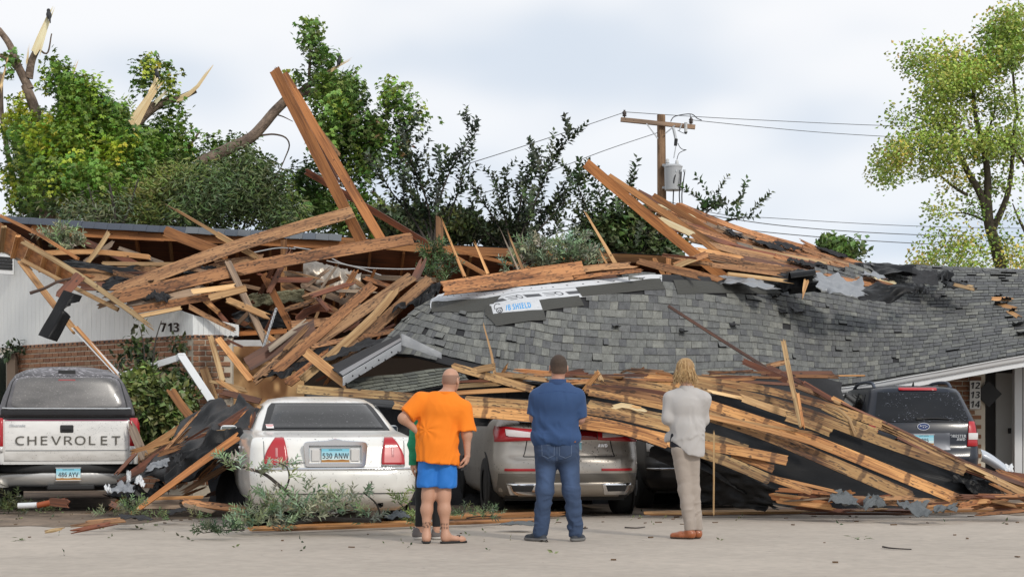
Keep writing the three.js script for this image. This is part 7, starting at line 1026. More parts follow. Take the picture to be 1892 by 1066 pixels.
// thin poles
bd(ZP, [[1237, 567, 26.4], [1340, 632, 25.2], [1452, 702, 24.0]], 5, 'dark', 'thin dark rod lying slantwise over the shingles', { jag: [0.03, 0.03], t: 0.03 });
bd(ZH, [[340, 105, 24.2], [520, 195, 23.6], [760, 330, 23.0]], 20, 'dark', 'dark board continuing the slanting rod down onto the planks', { jag: [0.05, 0.3] });
bd(ZH, [[215, 80, 24.4], [330, 130, 24.0], [440, 180, 23.7]], 32, 'dark', 'thick dark block beside the upright pine stick', { thick: 1 });
bd(ZH, [[330, 105, 24.6], [430, 80, 24.6]], 26, 'weathered', 'short weathered block resting on the shingles', {});
bd(ZH, [[416, -25, 22.6], [458, 190, 22.3], [508, 408, 22.0]], 24, 'pine', 'upright pine stick stuck among the fallen planks', { thick: 1, sag: 0, roll: -5 });
bd(ZH, [[490, 245, 22.1], [518, 412, 21.9]], 13, 'pine', 'thin pine lath beside the upright pine stick', { jag: [0.02, 0.08] });
bd(ZH, [[56, 450, 21.6], [54, 865, 21.7]], 9, 'pine', 'thin upright lath standing on the lot right of the blond man', { roll: 0, sag: 0, t: 0.02 });
bd(ZC, [[286, 628, 25.6], [318, 745, 25.2], [338, 860, 24.8]], 16, 'pine', 'thin splinter standing in front of the shingles above the orange-shirted man', { jag: [0.3, 0.03], taper: [0.35, 1] });
// pile along the lower edge of the shingles
for (const [x0, y0, x1, y1, w, m, d, l, j] of [
[-10, 105, 405, 225, 38, 'banded', 23.2, 'thick pine board sloping down to the navy-shirted man', 0.03], [100, 128, 198, 108, 34, 'pine', 23.2, 'short pine block on the thick sloping board', 0.06], [-30, 212, 218, 195, 22, 'pine', 23.4, 'pale board left of the thick sloping board', 0.1], [-20, 245, 400, 222, 22, 'pine', 23.2, 'long pale board low behind the thick sloping board', 0.05],
[0, 185, 180, 180, 12, 'dark', 23.6, 'dark lath above the pale boards', 0.05], [245, 145, 270, 105, 14, 'pine', 23.5, 'small pine splinter behind the thick sloping board', 0.1], [215, 145, 470, 175, 20, 'pine', 23.3, 'pine strip behind the neck of the navy-shirted man', 0.06], [270, 140, 520, 190, 16, 'weathered', 23.4, 'weathered strip behind the navy-shirted man', 0.06],
[590, 140, 662, 128, 20, 'dark', 23.6, 'dark stub right of the head of the navy-shirted man', 0.05], [420, 152, 600, 145, 14, 'weathered', 23.6, 'weathered lath behind the head of the navy-shirted man', 0.05], [676, 225, 745, 140, 24, 'pine', 22.8, 'short pine stick propped right of the navy-shirted man', 0.05], [740, 140, 760, 175, 24, 'pine', 22.9, 'broken pine end by the propped stick', 0.08],
[600, 195, 760, 185, 12, 'pine', 23.2, 'thin pale lath right of the navy shirt', 0.1], [820, 155, 1000, 146, 14, 'dark', 23.5, 'dark lath along the top of the fallen planks', 0.05], [870, 135, 900, 125, 10, 'weathered', 24.2, 'tiny wood chip on the shingles', 0.1], [955, 132, 975, 115, 8, 'weathered', 24.2, 'tiny splinter on the shingles near the blond man', 0.1]])
bd(ZG, [[x0, y0, d], [(x0 + x1) / 2, (y0 + y1) / 2 - 2, d - 0.05], [x1, y1, d - 0.1]], w, m, l, { jag: [j, j], roll: 18 });
for (const [x0, y0, x1, y1, w, m, d, l] of [[-60, 165, 240, 160, 14, 'dark', 23.6, 'dark lath on top of the fan right of the blond man'], [0, 152, 400, 165, 12, 'weathered', 23.7, 'weathered lath atop the fan of planks'], [40, 140, 250, 128, 12, 'dark', 23.9, 'short dark lath against the shingles'], [300, 140, 670, 138, 20, 'dark', 24.0, 'long dark board along the foot of the shingles'], [480, 155, 700, 158, 16, 'weathered', 23.9, 'weathered board end pointing at the white eave'], [690, 153, 830, 152, 6, 'pine', 23.9, 'thin pale splinter pointing at the white eave'], [120, 178, 480, 200, 14, 'dark', 23.5, 'dark board under the laths atop the fan'], [520, 185, 700, 290, 14, 'dark', 23.6, 'dark lath sloping beside the dark crossover'], [440, 190, 660, 275, 24, 'weathered', 23.5, 'weathered board sloping to the dark crossover']])
bd(ZH, [[x0, y0, d], [x1, y1, d - 0.1]], w, m, l, { roll: 20 });

// small broken boards that nothing tells apart, tangled in the opening and in the heaps
{ const r = rng(404); const heap = (n, Z, x0, y0, x1, y1, d0, d1, a0, a1, L0, L1, where, group) => { const made = []; for (let i = 0; i < n; i++) { const x = lerp(x0, x1, r()), y = lerp(y0, y1, r()), a = lerp(a0, a1, r()) * Math.PI / 180, L = lerp(L0, L1, r() * r()), d = lerp(d0, d1, r()), q = r(); made.push(bd(Z, [[x - Math.cos(a) * L, y + Math.sin(a) * L, d], [x + Math.cos(a) * L, y - Math.sin(a) * L, d + (r() - 0.5) * 0.8]], 8 + r() * 22, q < 0.35 ? 'weathered' : q < 0.6 ? 'dark' : q < 0.8 ? 'greyWood' : q < 0.93 ? 'rafter' : 'pine', '', { group, jag: [0.03 + r() * 0.2, 0.03 + r() * 0.25], thick: r() < 0.4 })); }
made.sort((a, b) => a.position.x - b.position.x); for (const [m, c] of [['weathered', 'brown'], ['dark', 'dark'], ['greyWood', 'grey'], ['rafter', 'orange'], ['pine', 'pale']]) { const own = made.filter(o => o.material === M[m]); own.forEach((o, i) => { o.userData.label = own.length === 1 ? `only small ${c} board ${where}` : `small ${c} board, ${['first', 'second', 'third'][i] ?? (i + 1) + 'th'} ${c} one from the left ${where}`; }); } };
heap(46, ZB, 90, 480, 900, 860, 29.2, 31.5, -60, 70, 40, 150, 'in the tangle below the attic', 'small boards tangled below the attic opening');
heap(20, ZA, 380, 440, 1250, 640, 29.6, 30.6, -25, 25, 50, 170, 'on the wrecked gable roof', 'small boards on the wrecked gable roof');
heap(18, ZB, 260, 820, 760, 1050, 28.0, 29.2, 20, 60, 50, 150, 'under the fan of boards', 'small boards under the fan of diagonal boards');
heap(26, ZE, 640, 480, 1250, 830, 22.6, 24.2, 15, 50, 50, 170, 'in the heap beside the pickup', 'small boards in the heap by the pickup');
heap(26, ZH, 380, 770, 1640, 850, 21.6, 22.1, -8, 12, 60, 190, 'in the pile at the lot edge', 'small boards in the low pile along the lot edge');
heap(22, ZG, 250, 130, 1500, 190, 23.2, 23.9, -10, 6, 60, 170, 'at the foot of the shingles', 'thin laths along the foot of the shingles'); }
// ---------------------------------------------------------------- plants: leaf clumps as instances, limbs as tapered tubes
const leafMat = (roughness = 0.6) => phys({ color: lin(1, 1, 1), roughness, side: THREE.DoubleSide, transmission: 0 });
const bark = std({ roughness: 0.95, map: dataTex(128, 256, (u, v, c) => { const q = tnoise(u * 14, v * 6, 14, 6) * 0.6 + tnoise(u * 40, v * 20, 40, 20) * 0.4; c[0] = 78 + q * 80; c[1] = 66 + q * 72; c[2] = 58 + q * 64; }), bumpMap: grit, bumpScale: 0.02 });
const darkBark = std({ color: lin(0.06, 0.05, 0.042), roughness: 0.95, bumpMap: grit, bumpScale: 0.01 }), splinterMat = std({ color: lin(0.68, 0.52, 0.33), roughness: 0.8, bumpMap: grit, bumpScale: 0.02 });
// one leaf as two folded halves: length l along +y, half width w
function leafGeo(list) { const pos = [], nor = []; const n = V(); for (const { p, d, s, l, w } of list) { n.crossVectors(d, s).normalize(); const at = (a, b, c) => p.clone().addScaledVector(d, a).addScaledVector(s, b).addScaledVector(n, c); const A = at(0, 0, 0), T = at(l, 0, -l * 0.12), L = at(l * 0.42, -w, l * 0.08), R = at(l * 0.42, w, l * 0.08); for (const q of [A, T, L, A, R, T]) { pos.push(q.x, q.y, q.z); nor.push(n.x, n.y, n.z); } } const g = new THREE.BufferGeometry(); g.setAttribute('position', new THREE.Float32BufferAttribute(pos, 3)); g.setAttribute('normal', new THREE.Float32BufferAttribute(nor, 3)); g.computeVertexNormals(); return g; }
function clumpGeo(seed, n, spread, len, wid, droop = 0.2) { const r = rng(seed), a = []; for (let i = 0; i < n; i++) { const p = V(r() - 0.5, r() - 0.5, r() - 0.5).multiplyScalar(spread), d = V(r() - 0.5, r() - 0.5 - droop, r() - 0.5).normalize(), s = V(r() - 0.5, r() - 0.5, r() - 0.5).cross(d).normalize(), k = 0.7 + r() * 0.6; a.push({ p, d, s, l: len * k, w: wid * k }); } return leafGeo(a); }
// maple-like leaf: five points fanned from the stalk
function mapleGeo(seed, n, spread, len) { const r = rng(seed), a = []; for (let i = 0; i < n; i++) { const p = V(r() - 0.5, r() - 0.5, r() - 0.5).multiplyScalar(spread), nn = V(r() - 0.5, 0.5 + r(), r() * 0.9).normalize(), d0 = V(r() - 0.5, -0.4 - r() * 0.5, r() - 0.5).cross(nn).cross(nn).negate().normalize(), k = 0.7 + r() * 0.6; for (const [g, L] of [[0, 1], [0.75, 0.82], [-0.75, 0.82], [1.5, 0.5], [-1.5, 0.5]]) { const d = d0.clone().applyAxisAngle(nn, g), s = V().crossVectors(nn, d).normalize(); a.push({ p, d, s, l: len * L * k, w: len * 0.24 * k }); } } return leafGeo(a); }
// alternate leaves along a twig of length L (+y)
function sprigGeo(seed, n, L, len, wid, lift = 0.6) { const r = rng(seed), a = []; for (let i = 0; i < n; i++) { const t = i / n, y = t * L, ph = i * 2.4 + r(), d = V(Math.cos(ph), lift + r() * 0.4, Math.sin(ph)).normalize(), s = V(0, 1, 0).cross(d).normalize().addScaledVector(V(r() - 0.5, r() - 0.5, r() - 0.5), 0.5).normalize(), k = (0.75 + r() * 0.5) * (1 - t * 0.35); a.push({ p: V(0, y, 0), d, s, l: len * k, w: wid * k }); } return leafGeo(a); }
function instances(name, geo, mat, list, parent) { // list of [position, scale, color, up?]
const m = new THREE.InstancedMesh(geo, mat, list.length), o = new THREE.Object3D(), r = rng(list.length * 13 + 7); m.name = name;
list.forEach(([p, s, c, up], i) => { o.position.copy(p).sub(parent.position); o.scale.setScalar(s); if (up) { o.quaternion.setFromUnitVectors(V(0, 1, 0), up); o.rotateY(r() * 6.28); } else o.rotation.set((r() - 0.5) * 0.9, r() * 6.28, (r() - 0.5) * 0.9); o.updateMatrix(); m.setMatrixAt(i, o.matrix); m.setColorAt(i, c); });
m.castShadow = m.receiveShadow = true; m.userData.kind = 'stuff'; parent.add(m); return m;
}
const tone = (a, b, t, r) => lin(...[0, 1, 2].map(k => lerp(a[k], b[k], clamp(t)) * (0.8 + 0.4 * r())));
// leaf clumps in ellipsoids (pixel centre, depth, pixel radii, depth radius), thinned by noise so that gaps and clumps show
function fill(blobs, seed, density, dark, light, { gap = 0.42, f = 0.9, s0 = 0.8, s1 = 1.3, yellow = null } = {}) {
const r = rng(seed), out = [];
for (const [px, py, d, rx, ry, rd, k = 1] of blobs) {
const n = Math.round(rx * ry * density * k), c = P(px, py, d), ax = rx * d / FL, ay = ry * d / FL;
for (let i = 0; i < n; i++) {
let x, y, z, q; do { x = r() * 2 - 1; y = r() * 2 - 1; z = r() * 2 - 1; q = Math.hypot(x, y, z); } while (q > 1); const e = 0.35 + 0.65 * Math.cbrt(q) / Math.max(q, 0.3) * q; x *= e; y *= e;
const w = 1 + 0.28 * (noise(x * 3 + px, y * 3, seed) - 0.5) * 2; const p = c.clone().add(V(x * ax * w, y * ay * w, z * rd));
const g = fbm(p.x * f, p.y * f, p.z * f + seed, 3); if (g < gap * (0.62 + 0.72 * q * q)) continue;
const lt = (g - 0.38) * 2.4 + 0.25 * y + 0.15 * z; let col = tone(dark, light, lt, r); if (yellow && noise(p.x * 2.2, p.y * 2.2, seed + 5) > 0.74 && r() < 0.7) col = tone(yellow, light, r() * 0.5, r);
out.push([p, s0 + r() * (s1 - s0), col]);
}
}
return out;
}
const limb = (t, pts, r0, r1, mat = bark, name = 'limb') => wpart(name, tube(pts, r0 * (r0 > 0.035 ? 0.52 : 1), r1 * (r0 > 0.035 ? 0.5 : 1), Math.max(6, pts.length * 4), 9), mat, t);
const LM = leafMat(0.55), LMs = leafMat(0.5);
const limbs = (t, Z, list, d, mat = bark) => list.forEach(([w0, w1, ...ps], i) => limb(t, ps.map(p => Z(p[0], p[1], d + (p[2] ?? 0))), w0, w1, mat, i ? 'limb' : 'trunk'));
const jag = (t, Z, pts, d, w, seed) => wpart('splintered_wood', boardAt(pts.map(p => Z(p[0], p[1], d)), w * 0.55, 0.07, M.pale, { seed, jag: [0.25, 0.5], taper: [1, 0.45], roll: 0, tone: 1.2 }), M.pale, t);
const mapleA = mapleGeo(3, 8, 0.46, 0.092), mapleB = mapleGeo(5, 6, 0.5, 0.09);
const G1 = [0.048, 0.098, 0.024], G2 = [0.22, 0.38, 0.05], YL = [0.50, 0.56, 0.05];
{ // broken maple at the far left
const d = 44, t = thing('broken_tree', 'broken tree at the far left with snapped pale limbs above green leaves', 'tree', V(ZI(140, 400, d).x, 0, -d));
limbs(t, ZI, [[0.42, 0.22, [215, 1000], [195, 700], [150, 480], [110, 380]], [0.22, 0.14, [130, 400], [75, 290], [40, 200], [-10, 130]], [0.2, 0.15, [125, 350], [140, 270], [165, 215]], [0.14, 0.08, [70, 300], [20, 260], [-20, 240]], [0.13, 0.1, [110, 960, 1], [60, 830, 1], [25, 650, 1], [5, 520, 1], [0, 330, 1]], [0.05, 0.03, [165, 215], [205, 240], [228, 150]], [0.05, 0.03, [60, 830], [20, 810], [-10, 800]], [0.16, 0.1, [200, 700], [260, 520], [300, 350]]], d);
jag(t, ZI, [[162, 220], [190, 140], [215, 80]], d - 0.2, 0.42, 1); jag(t, ZI, [[0, 390], [14, 330], [20, 305]], d - 0.2, 0.12, 2); jag(t, ZI, [[312, 360], [322, 330]], d, 0.2, 3); jag(t, ZI, [[118, 280], [122, 235]], d, 0.12, 4);
const B = [[105, 300, d - 1, 82, 92, 2.0], [60, 250, d, 58, 60, 1.6, 0.7], [150, 190, d - 1.2, 55, 50, 1.3], [120, 160, d - 1, 40, 30, 1.2, 0.9], [200, 240, d, 60, 48, 1.6], [150, 350, d - 2, 120, 60, 2, 1.1], [40, 345, d, 62, 55, 1.8, 0.9], [40, 220, d, 34, 60, 1.2, 0.5], [100, 130, d - 1, 14, 26, 0.6, 0.7], [20, 120, d, 22, 22, 0.8, 0.5], [225, 300, d, 70, 60, 1.8], [75, 385, d, 90, 30, 2]];
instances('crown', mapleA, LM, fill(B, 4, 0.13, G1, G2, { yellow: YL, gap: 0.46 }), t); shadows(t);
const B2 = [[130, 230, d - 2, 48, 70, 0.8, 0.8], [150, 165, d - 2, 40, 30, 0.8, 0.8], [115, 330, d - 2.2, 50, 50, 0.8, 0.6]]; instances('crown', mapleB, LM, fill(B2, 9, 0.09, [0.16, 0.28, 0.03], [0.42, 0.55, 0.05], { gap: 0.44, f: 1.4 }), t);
}
{ // second broken tree with the long forked stub
const d = 46, t = thing('broken_tree', 'snapped tree with a long pale forked limb standing left of centre', 'tree', V(ZI(520, 650, d).x, 0, -d));
limbs(t, ZI, [[0.4, 0.3, [430, 1000], [460, 820], [530, 650]], [0.3, 0.24, [530, 650], [590, 570], [660, 500], [700, 470]], [0.2, 0.13, [690, 475], [740, 455], [800, 440], [875, 405]], [0.07, 0.04, [700, 470], [720, 430], [745, 410]], [0.14, 0.08, [460, 850], [440, 740], [420, 640]], [0.1, 0.05, [740, 800], [790, 700], [840, 660], [890, 590]]], d);
jag(t, ZI, [[590, 560], [650, 460], [690, 400]], d - 0.25, 0.55, 5); jag(t, ZI, [[672, 420], [695, 360], [700, 335]], d - 0.2, 0.28, 6); jag(t, ZI, [[800, 445], [870, 400], [912, 342]], d - 0.15, 0.24, 7); jag(t, ZI, [[690, 460], [730, 420]], d - 0.2, 0.22, 8);
const B = [[280, 300, d, 70, 80, 2, 1], [330, 330, d - 1, 90, 75, 2, 1], [280, 120, d, 46, 22, 0.9, 0.7], [265, 150, d, 20, 30, 0.6, 0.5], [305, 155, d, 28, 16, 0.6, 0.4], [240, 260, d + 1, 60, 60, 1.5, 0.8], [318, 260, d, 46, 50, 1.2, 0.6], [400, 300, d + 0.5, 60, 50, 1.5, 0.8], [430, 270, d, 45, 30, 1, 0.5], [225, 215, d, 22, 24, 0.6, 0.5], [320, 190, d, 24, 30, 0.6, 0.35], [460, 340, d, 60, 50, 1.4, 0.8]];
instances('crown', mapleA, LM, fill(B, 14, 0.12, G1, [0.25, 0.41, 0.06], { yellow: YL, gap: 0.45 }), t); shadows(t);
}
{ // willow-like shrubs behind the left ridge
const narrow = clumpGeo(8, 14, 0.6, 0.14, 0.019, 0.15), narrow2 = clumpGeo(18, 14, 0.6, 0.13, 0.02, 0.0);
const mk = (label, B, seed, a, b, d, k = 0.13, gap = 0.42) => { const t = thing('shrub', label, 'shrub', V(P(B[0][0], 400, d).x, 0, -d)); limbs(t, ZP, [[0.09, 0.05, [B[0][0], 470], [B[0][0] + 6, 400], [B[0][0] - 4, 340]], [0.06, 0.03, [B[0][0], 470], [B[0][0] + 30, 390], [B[0][0] + 50, 330]], [0.06, 0.03, [B[0][0], 470], [B[0][0] - 30, 390], [B[0][0] - 44, 340]]], d, darkBark); instances('foliage', seed % 2 ? narrow : narrow2, LMs, fill(B, seed, k, a, b, { gap, f: 1.2 }), t); shadows(t); };
mk('dark narrow-leaved shrub behind the ridge left of the leaning rafters', [[430, 375, 41, 80, 44, 2], [360, 390, 41, 60, 34, 1.6], [500, 390, 41, 50, 40, 1.5], [465, 325, 41, 30, 34, 0.8, 0.7], [400, 335, 41, 34, 26, 0.8, 0.7], [440, 300, 41, 20, 18, 0.5, 0.5], [505, 340, 41, 22, 22, 0.6, 0.6], [350, 340, 41, 26, 22, 0.6, 0.5]], 21, [0.03, 0.054, 0.020], [0.17, 0.23, 0.07], 41);
mk('olive narrow-leaved shrub behind the ridge above the gable', [[290, 375, 42, 80, 46, 1.8], [210, 395, 42, 60, 30, 1.4], [250, 400, 41, 110, 22, 1.4], [350, 350, 42, 50, 40, 1.2]], 22, [0.045, 0.072, 0.022], [0.24, 0.29, 0.07], 42);
mk('pale flowering shrub at the ridge near the first big rafter', [[205, 395, 40, 50, 22, 1], [150, 400, 40, 60, 16, 1]], 23, [0.05, 0.08, 0.03], [0.2, 0.22, 0.11], 40, 0.04);
}
{ // bent tree behind the leaning rafters
const d = 45, t = thing('bent_tree', 'bent tree with arching bare limb and leafy crown behind the leaning rafters', 'tree', V(ZJ(-100, 700, d).x, 0, -d));
limbs(t, ZJ, [[0.30, 0.24, [-260, 700], [-140, 640], [-40, 590], [10, 540], [60, 480], [110, 430]], [0.22, 0.14, [100, 440], [150, 410], [220, 395], [290, 375]], [0.16, 0.07, [130, 420], [180, 385], [250, 330], [300, 300]], [0.05, 0.02, [0, 580], [60, 575], [110, 590], [125, 620], [105, 680], [70, 760]], [0.04, 0.015, [70, 490], [100, 500], [140, 520]], [0.1, 0.05, [290, 375], [400, 430], [480, 520]], [0.08, 0.04, [280, 380], [350, 500], [380, 640]], [0.08, 0.03, [210, 330], [215, 230], [220, 130]], [0.09, 0.05, [480, 820], [520, 860], [570, 930]]], d);
jag(t, ZJ, [[300, 305], [330, 285], [348, 275]], d - 0.2, 0.16, 9);
const z = ([x, y, dd, rx, ry, rd, k]) => [480 + x / 2.317, y / 2.317, dd, rx / 2.317, ry / 2.317, rd, k];
const B = [[215, 170, d, 50, 90, 0.8, 0.6], [260, 250, d, 70, 50, 0.9, 0.7], [150, 350, d, 50, 40, 0.8, 0.5], [400, 440, d, 150, 100, 1.8, 1], [330, 520, d, 130, 120, 1.8, 1], [560, 440, d, 110, 90, 1.5, 0.9], [640, 530, d, 110, 60, 1.4, 0.7], [480, 560, d, 150, 100, 1.6, 1], [300, 640, d, 120, 120, 1.6, 0.8], [600, 640, d, 110, 110, 1.4, 0.7], [140, 640, d, 60, 100, 1, 0.5], [180, 780, d, 120, 130, 1.4, 0.8], [420, 720, d, 100, 140, 1.4, 0.5], [250, 900, d, 170, 90, 1.6, 1], [440, 920, d, 120, 80, 1.4, 0.8], [110, 900, d, 90, 90, 1.4, 0.9], [600, 960, d, 150, 60, 1.4, 0.8], [30, 700, d, 40, 60, 0.8, 0.4], [300, 370, d, 110, 50, 1, 0.9], [560, 990, d, 260, 40, 1.4, 1]].map(z);
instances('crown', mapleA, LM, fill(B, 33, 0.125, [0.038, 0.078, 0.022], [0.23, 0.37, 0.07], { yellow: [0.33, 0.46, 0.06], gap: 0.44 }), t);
const W = [[520, 570, d - 1, 40, 60, 0.5, 0.5], [600, 640, d - 1, 70, 40, 0.5, 0.3]].map(z); instances('wilted_leaves', mapleB, LM, fill(W, 35, 0.06, [0.13, 0.07, 0.03], [0.24, 0.17, 0.06], { gap: 0.5, f: 1.6 }), t); shadows(t);
}
{ // dark elm saplings: wands set with leaves
const sprig = sprigGeo(6, 7, 0.30, 0.15, 0.046);
const sap = (label, d, stems, seed, dark, light, name = 'elm_sapling') => {
const r = rng(seed), b = stems[0][0], t = thing(name, label, 'sapling', V(P(b[0], b[1], d).x, 0, -d)), list = [];
for (const st of stems) {
const pts = st.map(p => P(p[0], p[1], d + (r() - 0.5) * 0.8)), c = new THREE.CatmullRomCurve3(pts); limb(t, pts, 0.03, 0.008, darkBark, 'stem'); const L = c.getLength(), n = Math.round(L / 0.115);
for (let i = 0; i < n; i++) { const s = 0.12 + 0.88 * (i + r()) / n, p = c.getPointAt(Math.min(1, s)), tg = c.getTangentAt(Math.min(1, s)); const side = V(r() - 0.5, r() * 0.5, r() - 0.5).normalize(); list.push([p.addScaledVector(side, 0.05), 0.75 + r() * 0.5, tone(dark, light, r() * r(), r), tg.clone().addScaledVector(side, 0.55).normalize()]); if (r() < 0.2) { const q = c.getPointAt(Math.min(1, s)); for (let k = 1; k < 3 + r() * 2; k++) list.push([q.clone().addScaledVector(V(side.x, 0.5 + side.y, side.z).normalize(), k * 0.24 * (1.1 - s * 0.6)), 0.7 + r() * 0.4, tone(dark, light, r() * r(), r), V(side.x, 0.9, side.z).normalize()]); } }
}
instances('leaves', sprig, LMs, list, t); shadows(t);
};
const D = [0.018, 0.030, 0.016], Lt = [0.15, 0.205, 0.08];
sap('dark sapling bending right with tall wand above the dark stud', 41, [[[800, 460], [812, 370], [840, 300], [885, 235]], [[800, 460], [790, 380], [760, 300], [735, 240]], [[800, 460], [810, 350], [815, 290]], [[790, 450], [760, 400], [720, 350], [690, 290]], [[805, 460], [830, 400], [855, 330], [870, 300]], [[780, 460], [740, 420], [700, 385]], [[800, 460], [770, 350], [755, 280]], [[790, 460], [750, 390], [745, 330]]], 51, D, Lt);
sap('dark sapling fanning up in the gap left of the pole', 42, [[[950, 465], [990, 370], [1020, 300], [1055, 248]], [[950, 465], [965, 360], [985, 310], [1000, 285]], [[945, 465], [930, 390], [905, 320]], [[945, 465], [910, 400], [868, 340]], [[955, 465], [1010, 390], [1050, 345]], [[955, 465], [1000, 420], [1045, 370]], [[950, 465], [940, 370], [935, 330]], [[945, 465], [900, 430], [870, 390]], [[955, 465], [985, 390], [1000, 330]], [[950, 465], [970, 410], [960, 350]], [[960, 465], [1010, 440], [1040, 420]]], 52, D, Lt);
sap('greener sapling left of the utility pole', 43, [[[1110, 475], [1090, 400], [1070, 350], [1058, 320]], [[1110, 475], [1115, 400], [1105, 345]], [[1125, 475], [1145, 400], [1160, 350], [1180, 312]], [[1130, 475], [1160, 420], [1190, 390]], [[1110, 475], [1085, 430], [1075, 400]], [[1140, 475], [1180, 440], [1215, 420]], [[1120, 475], [1130, 420], [1135, 370]], [[1150, 475], [1165, 440], [1175, 400]], [[1180, 478], [1200, 450], [1245, 435]], [[1100, 475], [1090, 445], [1070, 425]], [[1160, 478], [1200, 460], [1230, 440]]], 53, [0.026, 0.045, 0.016], [0.12, 0.17, 0.05]);
sap('small green shoots peeping over the torn roof section', 38, [[[1300, 400], [1315, 385], [1338, 380]], [[1340, 410], [1355, 405], [1378, 402]], [[1270, 395], [1300, 388], [1310, 378]]], 54, [0.03, 0.055, 0.018], [0.13, 0.19, 0.05]);
const dense = (label, B, seed, d, a, b) => { const t = thing('bush', label, 'bush', V(P(B[0][0], 460, d).x, 0, -d)); limbs(t, ZP, [[0.05, 0.02, [B[0][0], 490], [B[0][0] + 5, 460], [B[0][0] - 8, 440]], [0.04, 0.015, [B[0][0], 490], [B[0][0] + 18, 450], [B[0][0] + 28, 435]]], d, darkBark); instances('foliage', clumpGeo(seed, 9, 0.45, 0.15, 0.05), LM, fill(B, seed, 0.13, a, b, { gap: 0.36, f: 1.4 }), t); shadows(t); };
dense('low mixed bush behind the ridge beam in the middle', [[830, 430, 43, 80, 34, 1], [930, 440, 43, 60, 26, 1], [740, 420, 43, 60, 34, 1]], 61, 43, [0.02, 0.035, 0.014], [0.12, 0.16, 0.04]);
dense('low green bush behind the ridge beam beside the utility pole', [[1150, 440, 43.5, 70, 36, 1], [1225, 452, 43.5, 45, 22, 1], [1110, 430, 43.5, 50, 40, 1], [1180, 410, 43.5, 40, 26, 0.8, 0.6]], 62, 43.5, [0.025, 0.045, 0.016], [0.12, 0.18, 0.045]);
dense('small round bush peeping over the ridge at the right', [[1555, 468, 48, 36, 18, 0.8], [1540, 460, 48, 18, 14, 0.6]], 63, 48, [0.04, 0.075, 0.02], [0.13, 0.21, 0.045]);
}
solo('bare_twigs', (() => { const b = bag(), r = rng(3); for (let k = 0; k < 9; k++) { const x = 1515 + r() * 26; b.add(tube([P(1535, 470, 48), P(lerp(1535, x, 0.5), 450, 48), P(x, 432 + r() * 14, 48)], 0.012, 0.006, 5, 4)); } return b.geo(); })(), darkBark, 'bare twigs beside the small round bush over the ridge', 'twigs');
{ // yellow-green tree at the right
const d = 52, t = thing('yellowing_tree', 'tall yellow-green tree at the right edge of the view', 'tree', V(ZL(590, 1000, d).x, 0, -d));
limbs(t, ZL, [[0.36, 0.26, [600, 1020], [575, 930], [550, 840], [545, 760]], [0.24, 0.12, [550, 850], [520, 740], [470, 650], [430, 560], [400, 480]], [0.22, 0.1, [545, 770], [545, 660], [530, 560], [500, 440], [490, 330]], [0.2, 0.08, [560, 880], [620, 740], [640, 600], [650, 450]], [0.1, 0.05, [470, 740], [420, 710], [360, 660]], [0.08, 0.03, [500, 600], [440, 545], [400, 535]], [0.08, 0.04, [530, 560], [560, 460], [590, 360]], [0.09, 0.05, [700, 640], [640, 560], [600, 520]], [0.08, 0.03, [545, 840], [470, 810], [420, 805]], [0.1, 0.03, [690, 880], [660, 820], [640, 770]], [0.06, 0.03, [430, 560], [350, 560], [280, 590]], [0.06, 0.03, [400, 480], [320, 460], [260, 440]], [0.06, 0.03, [490, 340], [440, 260], [420, 200]], [0.09, 0.04, [660, 450], [640, 250], [640, 100]]], d, std({ color: lin(0.055, 0.045, 0.03), roughness: 0.95 }));
const z = ([x, y, rx, ry, rd, k]) => [1560 + x / 2.05, y / 2.05, d, rx / 2.05, ry / 2.05, rd, k];
const B = [[290, 215, 80, 60, 1.6, 0.8], [250, 270, 60, 40, 1.2, 0.6], [400, 200, 70, 50, 1.5, 0.7], [350, 320, 90, 70, 2, 0.9], [440, 290, 110, 70, 2, 1], [560, 230, 120, 80, 2, 1], [620, 80, 100, 80, 2, 1], [570, 100, 60, 90, 1.5, 0.6], [640, 180, 80, 100, 2, 1], [210, 430, 60, 26, 1.2, 0.7], [330, 420, 80, 50, 1.5, 0.7], [450, 420, 100, 70, 1.8, 0.9], [590, 380, 110, 90, 2, 0.9], [300, 510, 110, 40, 1.6, 0.9], [200, 560, 70, 60, 1.5, 1], [170, 640, 50, 44, 1.2, 0.9], [380, 560, 100, 60, 1.6, 0.7], [320, 620, 80, 34, 1.2, 0.6], [520, 530, 110, 80, 1.8, 0.7], [640, 520, 80, 90, 1.8, 0.8], [430, 660, 70, 60, 1.4, 0.5], [600, 680, 100, 80, 1.8, 0.8], [500, 780, 80, 60, 1.6, 0.9], [360, 780, 50, 40, 1, 0.5], [620, 800, 90, 70, 1.8, 0.9], [350, 860, 50, 30, 1, 0.5], [440, 900, 80, 50, 1.5, 0.8], [340, 960, 90, 46, 1.4, 0.9], [460, 980, 100, 44, 1.5, 0.9], [640, 940, 80, 70, 1.6, 0.9], [560, 870, 70, 60, 1.4, 0.7]].map(z);
instances('crown', clumpGeo(44, 11, 0.6, 0.10, 0.036, 0.15), LM, fill(B, 45, 0.175, [0.16, 0.23, 0.04], [0.43, 0.54, 0.10], { gap: 0.485, f: 1.0, yellow: [0.66, 0.54, 0.12] }), t); shadows(t);
}
